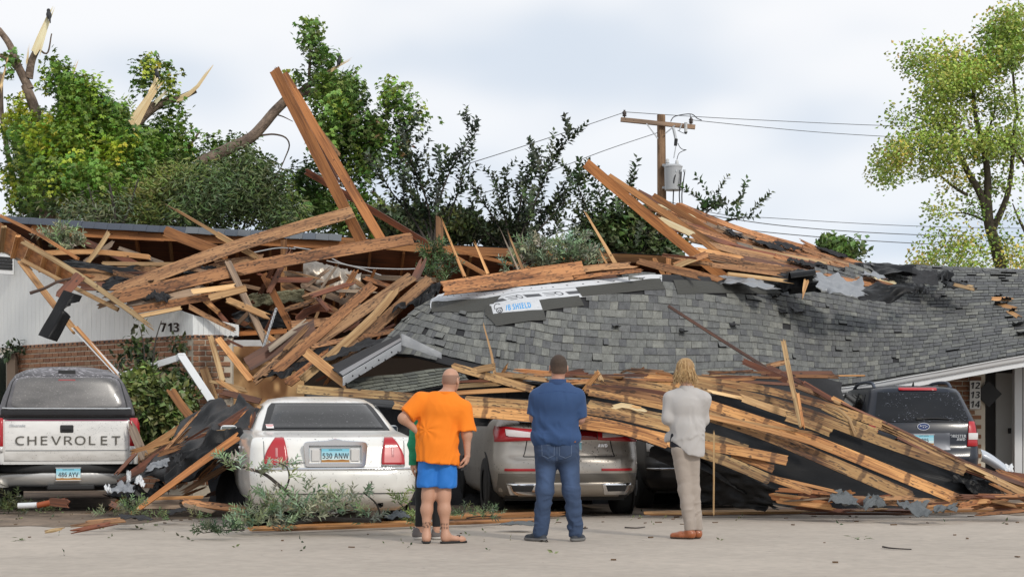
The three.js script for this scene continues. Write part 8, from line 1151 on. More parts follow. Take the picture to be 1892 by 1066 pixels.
// ---------------------------------------------------------------- ivy, fallen leaves and branches
const ivyLeaf = clumpGeo(71, 6, 0.22, 0.115, 0.042, 0.3), willow = sprigGeo(72, 10, 0.22, 0.12, 0.018, 0.9), ivyMat = leafMat(0.42);
{ const t = thing('ivy_bush', 'big ivy bush climbing the brick wall right of the pickup', 'ivy', V(ZE(820, 500, 28.2).x, 0, -28.2)); const z = ([x, y, rx, ry, rd, k]) => [x / 2.96, 640 + y / 2.96, 28.0 - (y > 250 ? 0.3 : 0), rx / 2.96, ry / 2.96, rd, k];
limbs(t, ZE, [[0.03, 0.02, [780, 560], [790, 330], [800, 120]], [0.02, 0.01, [800, 400], [700, 300], [660, 200]], [0.02, 0.01, [820, 420], [920, 260], [1000, 180]], [0.015, 0.008, [830, 120], [850, -40], [880, -140]], [0.012, 0.006, [790, 100], [780, -20], [760, -110]]], 28.25, darkBark);
const B = [[760, 260, 130, 90, 0.35, 1], [900, 280, 140, 90, 0.35, 1], [720, 200, 90, 50, 0.3, 0.9], [980, 210, 60, 40, 0.25, 0.8], [860, 400, 130, 90, 0.4, 1.1], [700, 350, 80, 60, 0.3, 0.9], [940, 380, 90, 70, 0.35, 1], [780, 150, 60, 40, 0.2, 0.8], [820, 470, 80, 60, 0.3, 1]].map(z);
instances('foliage', ivyLeaf, ivyMat, fill(B, 73, 0.42, [0.03, 0.055, 0.02], [0.22, 0.27, 0.08], { gap: 0.40, f: 3.2, s0: 0.7, s1: 1.2 }), t);
const sprigs = [[760, -118, 12, 14], [720, -10, 28, 26], [965, -20, 26, 18], [785, -20, 14, 14], [800, 100, 34, 40], [650, 70, 18, 14], [945, 120, 34, 22], [790, 30, 26, 22], [100, -12, 40, 12], [40, 20, 26, 16]].map(([x, y, rx, ry]) => [x / 2.96, 640 + y / 2.96, x < 200 ? 33 : 28.9, rx / 2.96, ry / 2.96, 0.12, 1]);
instances('ivy_sprays', ivyLeaf, ivyMat, fill(sprigs, 74, 0.16, [0.022, 0.04, 0.016], [0.12, 0.16, 0.05], { gap: 0.1, f: 4, s0: 0.6, s1: 1.1 }), t); shadows(t); }
function leafy(name, label, Z, clumps, seed, d, stems, { dark = [0.09, 0.125, 0.06], light = [0.32, 0.38, 0.24], per = 0.05, rd = 0.22, mat = darkBark, geo = willow, cat = 'branch', s = 1 } = {}) {
const c0 = clumps[0], t = thing(name, label, cat, Z(c0[0], c0[1], d)), r = rng(seed), list = [];
stems.forEach(([w0, w1, ...ps]) => limb(t, ps.map(p => Z(p[0], p[1], d + (p[2] ?? 0))), w0, w1, mat, 'stem'));
for (const [x, y, rx, ry] of clumps) { const n = Math.round(rx * ry * per); for (let i = 0; i < n; i++) { const a = r() * 6.28, q = Math.sqrt(r()), p = Z(x + Math.cos(a) * q * rx, y + Math.sin(a) * q * ry, d + (r() - 0.5) * rd * 2); if (p.y < 0.03) p.y = 0.03 + r() * 0.06; list.push([p, s * (0.6 + r() * 0.6), tone(dark, light, r() * 1.1, r), V(r() - 0.5 + Math.cos(a) * 0.6, r() * 0.8, (r() - 0.3) * 0.8).normalize()]); } }
instances('leaves', geo, ivyMat, list, t); shadows(t); return t;
}
leafy('fallen_branch', 'large leafy branch lying on the ground behind the white sedan', ZF, [[310, 870, 150, 60], [220, 900, 80, 44], [420, 830, 90, 50], [560, 800, 90, 60], [600, 850, 80, 40], [750, 810, 90, 56], [700, 840, 60, 30], [890, 890, 60, 40], [110, 575, 40, 30], [180, 610, 44, 24], [270, 640, 60, 30], [350, 750, 36, 44], [400, 590, 40, 26], [440, 640, 26, 40], [860, 750, 36, 20], [470, 870, 80, 30], [300, 930, 130, 22]], 81, 19.15, [[0.03, 0.02, [960, 890], [780, 890], [620, 885], [480, 910]], [0.025, 0.012, [620, 880], [500, 790], [410, 710], [320, 640], [200, 600], [90, 565]], [0.012, 0.006, [430, 730], [455, 660], [440, 600], [400, 580]], [0.014, 0.006, [620, 880], [700, 840], [780, 800]], [0.012, 0.006, [960, 880], [930, 800], [860, 740]], [0.012, 0.006, [480, 910], [380, 880], [300, 860]]], { per: 0.0042, rd: 0.25, s: 0.75, dark: [0.13, 0.17, 0.09], light: [0.42, 0.48, 0.33] });
leafy('fallen_twig', 'dark leafy twig lying on the lot in front of the big branch', ZF, [[100, 948, 100, 14], [20, 958, 60, 10]], 82, 18.4, [[0.008, 0.004, [210, 945], [100, 948], [-20, 962]]], { per: 0.02, dark: [0.02, 0.04, 0.02], light: [0.08, 0.13, 0.06], rd: 0.1, s: 0.5 });
leafy('weed_sprig', 'pale green sprig growing up beside the legs of the man in orange', ZF, [[1060, 795, 34, 22], [1170, 720, 20, 22], [1150, 890, 34, 40], [1120, 880, 20, 26]], 83, 19.4, [[0.008, 0.004, [1100, 860], [1080, 820], [1050, 790]], [0.01, 0.004, [1100, 850], [1130, 770], [1175, 715]]], { per: 0.012, dark: [0.10, 0.15, 0.04], light: [0.30, 0.40, 0.14], rd: 0.08, s: 0.6 });
leafy('leafy_debris', 'clump of green leaves on the boards behind the navy-shirted man', ZG, [[150, 875, 44, 24], [60, 870, 40, 14], [20, 880, 24, 10], [230, 878, 14, 10]], 84, 20.4, [[0.008, 0.004, [60, 890], [150, 880], [240, 885]]], { per: 0.014, dark: [0.04, 0.07, 0.03], light: [0.2, 0.27, 0.13], rd: 0.15, s: 0.55 });
leafy('leafy_debris', 'small leafy clump on the ground in front of the black tarp heap', ZE, [[715, 890, 56, 44], [600, 915, 60, 14], [860, 935, 50, 12], [1070, 935, 44, 12]], 85, 20.6, [[0.008, 0.004, [700, 930], [715, 890], [740, 860]]], { per: 0.011, dark: [0.07, 0.10, 0.04], light: [0.26, 0.30, 0.16], rd: 0.12, s: 0.55 });
leafy('leafy_debris', 'weedy clump on the ground below the pickup', ZE, [[60, 870, 60, 44], [30, 900, 60, 24], [200, 905, 90, 10], [330, 915, 60, 8]], 86, 23.4, [[0.008, 0.004, [40, 910], [60, 870], [80, 840]]], { per: 0.014, dark: [0.03, 0.04, 0.016], light: [0.13, 0.15, 0.06], rd: 0.2, s: 0.6 });
leafy('roof_foliage', 'leafy branch clump caught under the ridge beam in the middle', ZC, [[640, 215, 130, 60], [520, 230, 80, 44], [780, 210, 100, 50], [860, 245, 60, 30], [560, 165, 70, 30], [760, 140, 60, 40], [440, 285, 40, 16]], 87, 31.0, [[0.02, 0.01, [440, 290], [600, 230], [800, 200]], [0.014, 0.008, [640, 230], [720, 170], [780, 130]]], { per: 0.0125, rd: 0.35, s: 1.0, light: [0.38, 0.42, 0.28] });
leafy('roof_foliage', 'leafy branch clump lying in the open attic above the gable', ZA, [[300, 275, 70, 34], [360, 320, 80, 40], [420, 350, 40, 20]], 88, 31.6, [[0.014, 0.008, [240, 260], [330, 300], [430, 355]]], { per: 0.014, rd: 0.25, s: 1.0, light: [0.42, 0.45, 0.3] });
leafy('hanging_ivy', 'green leaves hanging around the upright dark orange stud', ZB, [[1175, 400, 30, 80], [1200, 350, 24, 30], [1260, 430, 30, 40], [1255, 500, 18, 50], [1160, 480, 30, 34]], 89, 29.9, [[0.01, 0.005, [1190, 330], [1175, 430], [1160, 500]]], { per: 0.016, rd: 0.1, s: 0.9, dark: [0.04, 0.08, 0.03], light: [0.18, 0.26, 0.12] });
// ---------------------------------------------------------------- heap between pickup and sedan, ground litter
const gp = (x, y, d) => P(x, y, d);
// large black tarp heap
{ const t = thing('tarp_heap', 'big heap of shiny black tar paper between the pickup and the white sedan', 'tar paper', ZE(1000, 800, 22.6));
wpart('tar_paper', crumple([[740, 800, 22.8], [1300, 600, 22.6], [1440, 350, 25.0], [1150, 320, 25.6]].map(p => ZE(...p)), { amp: 0.22, jag: 0.08, seed: 61, nu: 40, nv: 30, f: 1.8, fold: 0.12 }), M.tar, t);
wpart('tar_paper', crumple([[900, 830, 22.2], [1330, 620, 21.9], [1330, 470, 22.6], [960, 640, 22.8]].map(p => ZE(...p)), { amp: 0.16, jag: 0.1, seed: 62, nu: 30, nv: 20, f: 1.8, fold: 0.1 }), M.tar, t);
wpart('tar_paper', crumple([[1180, 860, 22.6], [1500, 860, 22.6], [1500, 300, 25.4], [1250, 400, 24.5]].map(p => ZE(...p)), { amp: 0.12, jag: 0.05, seed: 63, nu: 24, nv: 24, f: 2 }), M.tarDull, t);
wpart('tar_paper', crumple([[570, 850, 22.8], [820, 850, 22.6], [900, 760, 22.9], [640, 760, 23.2]].map(p => ZE(...p)), { amp: 0.12, jag: 0.2, seed: 64, nu: 20, nv: 14 }), M.tar, t); shadows(t); }
for (const [pts, w, m, l, o] of [
[[[790, 565, 24.6], [910, 490, 25.0], [1030, 412, 25.4]], 36, 'pine', 'pale pine board leaning up from behind the pickup to the ivy', { thick: 1 }], [[[728, 600, 24.3], [910, 555, 24.8]], 26, 'pine', 'short pine board just right of the tail lamp of the pickup', { thick: 1 }],
[[[720, 690, 23.6], [850, 600, 24.0], [970, 525, 24.4]], 30, 'dark', 'dark board in the heap below the leaning pine board', {}], [[[760, 640, 23.8], [880, 560, 24.3], [1000, 490, 24.8]], 24, 'weathered', 'brown lath in the heap between two boards', {}], [[[650, 740, 23.2], [820, 650, 23.6], [950, 590, 24.0]], 26, 'dark', 'dark lath low in the heap right of the pickup bumper', {}],
[[[930, 580, 23.4], [1120, 490, 23.6], [1306, 372, 24.0]], 36, 'dark', 'reddish brown board lying across the black tarp heap', { jag: [0.1, 0.3] }], [[[760, 886, 21.4], [900, 780, 21.5], [1090, 640, 21.7], [1292, 498, 22.0]], 44, 'rafter', 'long curved orange split board in front of the black tarp heap', { jag: [0.25, 0.06], taper: [0.6, 1], twist: 0.5 }],
[[[945, 258, 25.6], [1000, 340, 25.4], [1062, 412, 25.2]], 46, 'rafter', 'thick short board with splintered top beside the ivy', { thick: 1, jag: [0.25, 0.1] }], [[[720, 450, 24.0], [778, 585, 23.8]], 50, 'greyWood', 'grey weathered plank end right behind the pickup tail lamp', { jag: [0.2, 0.15] }], [[[1155, 468, 23.0], [1220, 460, 23.0]], 10, 'pine', 'small pale splinter on the black tarp heap', { jag: [0.2, 0.2] }],
[[[1000, 850, 21.6], [1180, 875, 21.5], [1345, 892, 21.4]], 32, 'weathered', 'weathered board lying on the ground left of the white sedan', { roll: 40 }], [[[850, 832, 21.9], [1105, 824, 21.9]], 16, 'pine', 'thin pine lath lying level under the black tarp heap', {}], [[[1010, 868, 21.5], [1160, 905, 21.3]], 18, 'greyWood', 'grey board end beneath the weathered ground board', {}], [[[605, 860, 22.0], [660, 890, 21.8]], 30, 'dark', 'short brown chunk on the ground before the heap', {}], [[[770, 865, 22.0], [980, 865, 22.0]], 50, 'greyWood', 'broken concrete-grey slab under the heap', { roll: 10, thick: 1 }],
[[[470, 968, 19.7], [560, 960, 19.7], [662, 950, 19.8]], 26, 'weathered', 'weathered splinter lying on the lot below the pickup bumper', { roll: 50, jag: [0.3, 0.1] }], [[[430, 1005, 19.2], [500, 990, 19.2], [580, 975, 19.3]], 20, 'dark', 'dark splinter nearest the camera below the pickup', { roll: 50, jag: [0.2, 0.2] }], [[[258, 1012, 18.8], [312, 1002, 18.8]], 12, 'pine', 'tiny wood chip alone on the lot below the pickup', { roll: 60, jag: [0.1, 0.1] }]])
bd(ZE, pts.map(p => { const y = 640 + p[1] / 2.96; return [p[0], p[1], y > 790 ? Math.min(p[2], groundD(y) - 0.05) : p[2]]; }), w, m, l, o);
solo('orange_pipe', tube([ZE(200, 870, 22.8), ZE(280, 855, 22.8), ZE(360, 850, 22.7)], 0.04, 0.05, 6), std({ color: lin(0.3, 0.07, 0.02), roughness: 0.6 }), 'orange red plastic pipe lying under the pickup', 'pipe'); solo('white_pipe', tube([ZE(95, 872, 22.9), ZE(200, 868, 22.9)], 0.04, 0.04, 4), M.whitePaint, 'short white pipe lying under the pickup', 'pipe'); 
bd(ZE, [[275, 850, 22.6], [365, 860, 22.5]], 46, 'dark', 'brown plank end lying under the pickup', {});
for (const [c, m, l, s] of [[[[610, 800, 22.4], [740, 805, 22.3], [720, 745, 22.6], [650, 750, 22.7]], 'silver', 'bent grey metal sheet at the foot of the heap', 1], [[[735, 760, 22.5], [790, 760, 22.5], [770, 715, 22.7], [740, 725, 22.7]], 'whitePaint', 'small crumpled white metal scrap in the heap', 2], [[[690, 750, 22.7], [712, 750, 22.7], [712, 690, 22.9], [690, 695, 22.9]], 'whitePaint', 'upright white strip in the heap right of the pickup', 3], [[[570, 790, 22.4], [610, 805, 22.3], [600, 765, 22.5], [575, 765, 22.5]], 'whitePaint', 'white broken corner piece at the foot of the heap', 4], [[[930, 610, 22.2], [985, 660, 22.0], [985, 600, 22.4], [945, 595, 22.4]], 'tarDull', 'torn grey flap stuck to the black tarp heap', 5], [[[800, 690, 22.8], [930, 650, 22.8], [920, 620, 23.1], [810, 650, 23.1]], 'silver', 'dull metal flashing under the black tarp', 6]])
sheet(ZE, c, m, l, { name: 'metal_scrap', cat: 'scrap', amp: 0.05, jag: 0.25, seed: s + 90, nu: 12, nv: 8 });
sheet(ZE, [[640, 945, 20.0], [810, 950, 20.0], [780, 925, 20.3], [670, 925, 20.3]], 'tarDull', 'dark flat scrap lying on the lot below the heap', { amp: 0.03, jag: 0.3, seed: 97, nu: 12, nv: 8 }); sheet(ZE, [[870, 925, 20.9], [1020, 905, 21.0], [1010, 890, 21.2], [900, 905, 21.2]], 'tarDull', 'dark rolled scrap at the edge of the lot', { amp: 0.03, jag: 0.2, seed: 98, nu: 12, nv: 8 });
// boards on the ground behind the people
const flat = (x0, y0, x1, y1, w, m, l, j = 0.08) => { const a = P(x0, y0, groundD(y0)), b = P(x1, y1, groundD(y1)); a.y = b.y = 0.03 + (bseed % 5) * 0.008; return solo('board', boardGeo([a, a.clone().lerp(b, 0.5), b], w, 0.03, V(0.05, 1, 0.25), { seed: bseed++, jag: [j, j], sag: 0 }), M[m], l, 'board'); };
flat(465, 984, 780, 971, 0.10, 'pine', 'pale pine board on the lot in front of the fallen branch', 0.15); flat(520, 986, 990, 968, 0.06, 'rafter', 'long orange lath on the lot in front of the fallen branch', 0.2); flat(578, 973, 690, 967, 0.14, 'rafter', 'thick orange board end lying on the pale pine board'); flat(640, 970, 1030, 958, 0.10, 'rafter', 'orange board lying beside the fallen branch', 0.2); flat(820, 962, 1030, 955, 0.12, 'weathered', 'weathered board on the lot left of the navy-shirted man', 0.2); flat(850, 970, 985, 968, 0.05, 'dark', 'dark lath on the lot left of the navy-shirted man', 0.1); flat(870, 957, 1000, 950, 0.10, 'pine', 'pine splinter on the ground near the silver crossover tyre', 0.2); flat(340, 935, 450, 945, 0.14, 'weathered', 'weathered board flat on the dirt left of the white sedan', 0.1);
flat(1200, 957, 1560, 953, 0.09, 'pine', 'long pale lath at the edge of the lot right of the blond man', 0.2); flat(1210, 954, 1892, 944, 0.08, 'weathered', 'long brown lath along the edge of the lot at the right', 0.2); flat(1330, 953, 1930, 947, 0.07, 'rafter', 'orange lath along the edge of the lot at the right', 0.2); flat(1420, 950, 1700, 950, 0.10, 'dark', 'dark lath along the edge of the lot below the shingle scraps', 0.2); flat(1500, 957, 1670, 957, 0.04, 'dark', 'thin dark splinter on the lot at the right', 0.2); flat(1630, 950, 1930, 940, 0.09, 'pine', 'pine lath at the far right edge of the lot', 0.2);
for (const [x0, y0, x1, y1, w, m, d, l] of [[370, 780, 640, 822, 36, 'rafter', 21.9, 'orange board stack below the black paper at the right'], [390, 800, 660, 836, 26, 'pine', 21.8, 'pine board low in the stack at the right'], [400, 745, 700, 765, 20, 'weathered', 21.9, 'brown lath over the board stack at the right'], [375, 682, 680, 752, 14, 'pine', 21.7, 'thin pale lath slanting above the board stack'], [560, 775, 980, 800, 22, 'weathered', 21.9, 'weathered board behind the bent shingle scrap'], [600, 790, 820, 790, 30, 'dark', 22.0, 'dark board behind the bent shingle scrap'],
[1170, 825, 1476, 803, 24, 'pine', 21.8, 'pale board lying by the flat shingle scrap'], [1330, 600, 1662, 722, 16, 'weathered', 22.6, 'weathered lath in the bundle at the far right'], [1370, 615, 1680, 760, 16, 'pine', 22.4, 'pale lath in the bundle at the far right'], [1420, 640, 1700, 730, 18, 'dark', 22.5, 'dark lath in the bundle at the far right'], [1480, 680, 1700, 790, 18, 'pine', 22.2, 'orange lath low in the bundle at the far right'], [1510, 720, 1690, 810, 14, 'rafter', 22.1, 'lowest lath of the bundle at the far right'], [1540, 650, 1720, 720, 24, 'weathered', 22.7, 'wide board on top of the bundle at the far right'], [1580, 660, 1720, 680, 22, 'dark', 22.9, 'dark plank end at the far right edge'], [1400, 840, 1580, 790, 22, 'weathered', 21.9, 'board sloping up into the bundle at the far right'], [1440, 870, 1680, 850, 18, 'weathered', 21.7, 'weathered board flat below the bundle at the far right'], [1500, 800, 1680, 840, 20, 'rafter', 21.8, 'orange board end under the bundle at the far right'], [1520, 690, 1560, 770, 10, 'greyWood', 22.2, 'small grey stick in the bundle at the far right']])
bd(ZH, [[x0, y0, d], [(x0 + x1) / 2, (y0 + y1) / 2, d - 0.05], [x1, y1, d - 0.1]], w, m, l, { jag: [0.1, 0.1], roll: 25 });
for (const [c, l, s] of [[[[650, 800, 21.4], [830, 845, 21.3], [790, 790, 21.6], [690, 745, 21.7]], 'bent grey shingle scrap leaning on the board stack', 1], [[[820, 840, 21.4], [945, 830, 21.4], [930, 790, 21.6], [860, 765, 21.7]], 'second bent shingle scrap right of the first', 2], [[[1040, 850, 21.0], [1200, 880, 20.9], [1165, 815, 21.3], [1005, 812, 21.4]], 'flat grey shingle scrap on the ground at the right', 3], [[[1180, 860, 21.1], [1310, 850, 21.1], [1320, 815, 21.4], [1240, 825, 21.4]], 'dark flat shingle scrap beside the pale board', 4]])
sheet(ZH, c, 'shingleScrap', l, { name: 'shingle_scrap', cat: 'shingle', amp: 0.06, jag: 0.2, seed: s + 120, nu: 14, nv: 10 });
sheet(ZF, [[975, 885, 19.1], [1115, 885, 19.1], [1090, 850, 19.3], [1020, 845, 19.3]], 'shingleScrap', 'grey shingle scrap on the ground behind the legs of the man in orange', { name: 'shingle_scrap', cat: 'shingle', amp: 0.04, jag: 0.2, seed: 131, nu: 12, nv: 8 }); sheet(ZG, [[240, 925, 19.6], [410, 925, 19.6], [400, 908, 19.9], [290, 912, 19.9]], 'shingleScrap', 'bluish shingle scrap flat on the lot left of the navy-shirted man', { name: 'shingle_scrap', cat: 'shingle', amp: 0.02, jag: 0.25, seed: 132, nu: 12, nv: 8 });
// added black sheets standing in for the shade behind the cars
for (const [x0, x1, d, s, l] of [[385, 660, 25.0, 144, 'added black paper standing in for the shade left of the white sedan'], [640, 930, 25.6, 141, 'added black paper standing in for the shade behind the white sedan'], [900, 1240, 25.9, 142, 'added black paper standing in for the shade behind the silver crossover'], [1210, 1560, 26.0, 143, 'added black paper standing in for the shade behind the fallen boards']]) solo('tar_paper', crumple([P(x0, 955, d), P(x1, 955, d + 0.2), P(x1, s === 144 ? 775 : 700, d + 1.6), P(x0, s === 144 ? 790 : 700, d + 1.5)], { amp: 0.2, jag: 0.03, seed: s, nu: 24, nv: 16 }), M.tarDull, l, 'tar paper');
{ // white fragment of a car body in front of the doorway
const t = thing('bumper_fragment', 'torn pale bumper fragment hanging behind the dark crossover', 'car part', ZH(1520, 620, 27.6)); wpart('skin', slab((u, v) => { const p = ZH(lerp(1440, 1600, u), lerp(535, 640, u ** 1.3) + v * 60, 27.4); p.z += 0.1 * Math.sin(v * 3); return p; }, 16, 6, 0.01), paint({ color: lin(0.42, 0.45, 0.5) }), t); wpart('torn_edge', crumple([[1560, 650, 27.3], [1610, 650, 27.3], [1600, 615, 27.4], [1550, 620, 27.4]].map(p => ZH(...p)), { amp: 0.05, jag: 0.3, seed: 6, nu: 8, nv: 6 }), M.whitePaint, t); shadows(t); }
// litter on the lot: countless splinters, leaves and twigs in one
{ const b = bag(), r = rng(91); for (let i = 0; i < 190; i++) { const y = 948 + r() ** 2.2 * 112, x = r() * 1892, d = groundD(y), p = P(x, y, d); if (y > 975 && r() < 0.8) continue; const near = Math.max(0.3, 1 - (y - 948) / 110), L = (0.012 + r() * 0.07) * (0.5 + near * 0.7), g = box(L, 0.006 + r() * 0.008, 0.006 + r() * 0.02); g.rotateY(r() * 3.14); g.translate(p.x, 0.008, p.z); b.add(g); }
const m = mesh('litter', b.geo(), std({ color: lin(0.13, 0.08, 0.045), roughness: 0.9 })); m.userData = { kind: 'stuff', label: 'scattered wood splinters and bark chips on the lot', category: 'litter' }; }
{ const list = [], r = rng(92); for (let i = 0; i < 120; i++) { const y = 948 + r() ** 3.6 * 80, x = (r() < 0.6 ? r() * 0.55 : r()) * 1892, p = P(x, y, groundD(y)); p.y = 0.012; list.push([p, 0.5 + r() * 0.5, tone([0.03, 0.05, 0.02], [0.18, 0.22, 0.09], r(), r)]); } const g = clumpGeo(93, 2, 0.1, 0.07, 0.018); const m = instances('fallen_leaves', g, leafMat(0.6), list, scene); m.userData = { kind: 'stuff', label: 'loose green leaves strewn over the lot', category: 'leaves' }; }
for (const [pts, l] of [[[[1632, 1013], [1650, 1016], [1685, 1018]], 'dark thin twig lying alone on the lot at the right'], [[[1000, 1002], [1008, 1000], [1012, 1003]], 'tiny dark chip on the lot at the feet of the navy-shirted man'], [[[1075, 979], [1086, 978]], 'small dark splinter behind the feet of the navy-shirted man'], [[[1155, 977], [1175, 978], [1192, 976]], 'thin dark splinter on the lot left of the blond man']]) solo('twig', tube(pts.map(p => { const q = P(p[0], p[1], groundD(p[1])); q.y = 0.014; return q; }), 0.009, 0.006, 8, 5), darkBarkG, l, 'twig');
{ const p = P(1587, 997, groundD(997)); const m = new THREE.Mesh(clumpGeo(94, 9, 0.12, 0.08, 0.014, 0), std({ color: lin(0.08, 0.14, 0.04), side: 2 })); m.geometry.scale(1.3, 0.25, 0.6); m.geometry.translate(0, 0.02, 0); m.position.set(p.x, 0, p.z); m.name = 'leaf_tuft'; scene.add(m); tag(m, 'single green leaf tuft lying on the empty lot at the right', 'leaf'); shadows(m); }
{ const p = P(30, 1000, groundD(1000)); const m = new THREE.Mesh(clumpGeo(95, 9, 0.12, 0.08, 0.014, 0), std({ color: lin(0.07, 0.11, 0.03), side: 2 })); m.geometry.scale(1.3, 0.25, 0.6); m.geometry.translate(0, 0.02, 0); m.position.set(p.x, 0, p.z); m.name = 'leaf_tuft_001'; scene.add(m); tag(m, 'single green leaf tuft lying on the lot below the pickup', 'leaf'); shadows(m); }
// ---------------------------------------------------------------- utility pole, wires, birds
{
const d = 47, s = d / FL, t = thing('utility_pole', 'weathered wooden utility pole with crossarm and grey transformer', 'utility pole', V(P(1222, 776, d).x, 0, -d));
const oldWood = std({ roughness: 0.95, map: dataTex(128, 512, (u, v, c) => { const q = tnoise(u * 30, v * 6, 30, 6) * 0.6 + tnoise(u * 60, v * 30, 60, 30) * 0.4; c[0] = 92 + q * 80; c[1] = 72 + q * 66; c[2] = 54 + q * 54; }), bumpMap: grit, bumpScale: 0.02 });
wpart('pole', tube([V(P(1226, 776, d).x, 0, -d), P(1224, 480, d), P(1222, 212, d)], 0.155, 0.105, 12, 12), oldWood, t);
const a = ZK(900, 128, d - 0.16), b = ZK(1332, 172, d - 0.16); wpart('crossarm', boardGeo([a, b], 0.105, 0.09, V(0, 0.1, 1), { seed: 5, sag: 0, twist: 0, jag: [0, 0], tone: 1 }), M.greyWood, t);
for (const [x0, y0, x1, y1] of [[1050, 152, 1115, 238], [1215, 162, 1160, 208]]) wpart('brace', boardGeo([ZK(x0, y0, d - 0.23), ZK(x1, y1, d - 0.2)], 0.035, 0.008, V(0, 0, 1), { seed: 8, sag: 0, jag: [0, 0] }), M.galv, t);
const ins = (x, y, z = d - 0.16) => { const pr = [[0, -0.13], [0.018, -0.13], [0.018, -0.05], [0.06, -0.045], [0.035, -0.01], [0.065, 0.0], [0.04, 0.03], [0.06, 0.045], [0.045, 0.075], [0.02, 0.085], [0.03, 0.11], [0, 0.115]].map(q => new THREE.Vector2(...q)); const g = new THREE.LatheGeometry(pr, 14), p = ZK(x, y, z); g.translate(p.x, p.y, p.z); wpart('insulator', g, std({ color: lin(0.06, 0.045, 0.04), roughness: 0.25 }), t); };
ins(922, 98); ins(1308, 140); 
const cyl = (x0, y0, x1, y1, r0, r1, mat, nm, z = d - 0.28) => wpart(nm, tube([ZK(x0, y0, z), ZK(x1, y1, z)], r0, r1, 2, 12), mat, t);
const white = std({ color: lin(0.55, 0.56, 0.56), roughness: 0.4 });
cyl(1278, 145, 1278, 200, 0.04, 0.04, white, 'lightning_arrester'); cyl(1278, 200, 1278, 212, 0.05, 0.02, M.black, 'arrester_cap'); cyl(1206, 178, 1220, 240, 0.035, 0.035, M.galv, 'fuse_holder'); cyl(1222, 240, 1218, 280, 0.045, 0.04, M.black, 'fuse_clamp'); cyl(1220, 285, 1208, 352, 0.014, 0.012, M.galv, 'fuse_tube'); cyl(1255, 152, 1240, 192, 0.016, 0.016, M.galv, 'bracket');
const lat = (pr, x, y, z, mat, nm) => { const g = new THREE.LatheGeometry(pr.map(q => new THREE.Vector2(...q)), 24), p = ZK(x, y, z); g.translate(p.x, p.y, p.z); return wpart(nm, g, mat, t); };
const can = lat([[0, -0.33], [0.205, -0.33], [0.215, -0.31], [0.225, 0.25], [0.24, 0.26], [0.24, 0.285], [0.22, 0.29], [0.19, 0.32], [0, 0.34]], 1205, 464, d - 0.42, std({ color: lin(0.40, 0.41, 0.42), roughness: 0.45 }), 'transformer_tank');
for (const [x, y] of [[1172, 368], [1226, 376]]) lat([[0, -0.06], [0.05, -0.06], [0.05, -0.03], [0.035, -0.025], [0.05, -0.01], [0.035, 0.0], [0.045, 0.015], [0.03, 0.025], [0.04, 0.04], [0.015, 0.06], [0, 0.06]], x, y, d - 0.4, white, 'bushing');
for (const x of [1222, 1250, 1270]) { const p = ZK(x, 425, d - 0.62); wpart('terminal', new THREE.CylinderGeometry(0.03, 0.03, 0.06, 8).translate(p.x, p.y, p.z), M.galv, t); }
const wire = (pts, r = 0.012, nm = 'lead_wire', mat = M.black) => wpart(nm, tube(pts.map(p => ZK(p[0], p[1], p[2] ?? d - 0.5)), r, r, 18, 5), mat, t);
wire([[1224, 430, d - 0.6], [1210, 480, d - 0.65], [1206, 560], [1204, 620]], 0.016); wire([[1252, 430, d - 0.6], [1245, 500, d - 0.65], [1240, 560], [1243, 620]], 0.016); wire([[1272, 425, d - 0.6], [1262, 500, d - 0.65], [1255, 560], [1256, 620]], 0.016);
wire([[1226, 360], [1238, 325], [1262, 310], [1283, 303], [1262, 302], [1245, 290], [1232, 265]], 0.009, 'lead_wire', M.rubber); wire([[1190, 140], [1205, 115], [1240, 103], [1300, 96], [1320, 100], [1345, 122], [1370, 132]], 0.012, 'lead_wire', M.rubber); wire([[1302, 96], [1306, 115], [1308, 130]], 0.008, 'lead_wire', M.rubber); wire([[1230, 190], [1260, 205], [1276, 210]], 0.008, 'lead_wire', M.rubber);
for (const y of [395, 525]) wpart('hanger', box(0.3, 0.05, 0.3).translate(...ZK(1175, y, d - 0.15).toArray()), M.galv, t);
shadows(t);
const wm = std({ color: lin(0.09, 0.095, 0.10), roughness: 0.7 });
const W = (Z, pts, label, r = 0.009) => solo('overhead_wire', tube(pts.map(p => Z(p[0], p[1], p[2])), r, r, 40, 5), wm, label, 'wire');
W(ZK, [[922, 86, 47], [600, 195, 43.5], [250, 310, 40.5], [-20, 395, 39]], 'overhead wire running down left from the tip of the crossarm'); W(ZK, [[1112, 205, 47], [800, 310, 44], [400, 460, 42], [0, 585, 40]], 'lower overhead wire running down left from the pole');
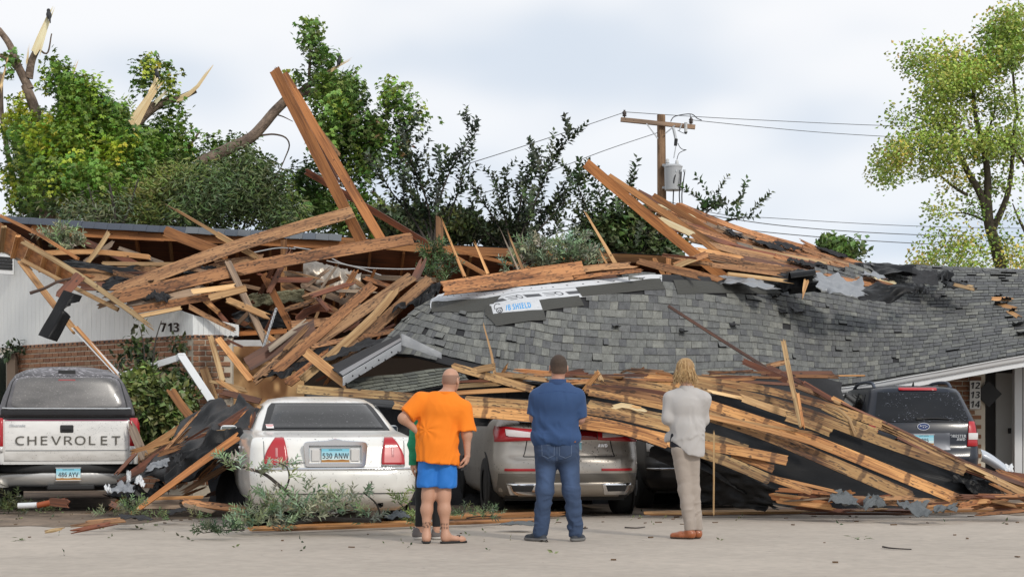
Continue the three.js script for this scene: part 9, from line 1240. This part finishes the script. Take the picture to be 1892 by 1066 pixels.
W(ZK, [[922, 84, 47], [1350, 112, 49], [1750, 133, 51], [2500, 165, 55], [3300, 175, 60]], 'upper overhead wire running right from the left insulator'); W(ZK, [[1308, 130, 47], [1700, 170, 49], [2100, 205, 52], [2600, 235, 55], [3300, 270, 60]], 'second overhead wire running right from the right insulator');
W(ZK, [[1165, 600, 47.5], [1450, 672, 47], [1800, 700, 49], [2600, 745, 55], [3300, 760, 60]], 'thin overhead wire above the ridge at the right'); W(ZP, [[1300, 396, 47], [1420, 414, 48], [1700, 434, 55], [1950, 438, 60]], 'middle overhead wire above the ridge at the right', 0.012); W(ZP, [[1330, 420, 46], [1480, 435, 48], [1700, 450, 55], [1950, 460, 60]], 'lowest overhead wire above the ridge at the right', 0.012);
W(ZK, [[480, 775, 46], [620, 735, 46], [780, 690, 47], [1120, 600, 47.5]], 'black cable sagging behind the dark sapling to the pole', 0.016); W(ZK, [[480, 800, 46], [640, 755, 46], [800, 700, 47], [1120, 620, 47.5]], 'second black cable sagging behind the dark sapling', 0.016);
}
{ // birds: body, head, beak, tail, legs in one shape
const bird = (label, px, py, d, s, turn, lean) => { const t = thing('bird', label, 'bird', P(px, py, d), turn); const f = union([ball([0, 0.10, 0], [0.048, 0.075, 0.052], 0, lean), ball([0, 0.185, -0.02], [0.032, 0.034, 0.036]), cone([0, 0.06, 0.03], [0, -0.05, 0.07], 0.022, 0.010), cone([0, 0.183, -0.05], [0, 0.175, -0.085], 0.011, 0.003), cone([0.015, 0.04, -0.01], [0.015, 0.0, -0.01], 0.006, 0.006), cone([-0.015, 0.04, -0.01], [-0.015, 0.0, -0.01], 0.006, 0.006)], 0.02); const g = netMesh(f, [-0.08, -0.08, -0.12], [0.08, 0.24, 0.12], 0.007); g.scale(s, s, s); mesh('body', g, std({ color: lin(0.03, 0.03, 0.034), roughness: 0.7 }), t); shadows(t); };
bird('small dark bird perched on the tallest pale snag at the far left', 89, 38, 43.7, 1.35, 0.6, 0.5); bird('small dark bird perched on the forked snag left of centre', 289, 145, 45.6, 1.1, 1.2, 0.2); bird('small dark bird perched on the stub of the bent tree', 626, 121, 44.7, 1.1, -0.8, 0.2);
}
renderer.render(scene, camera);
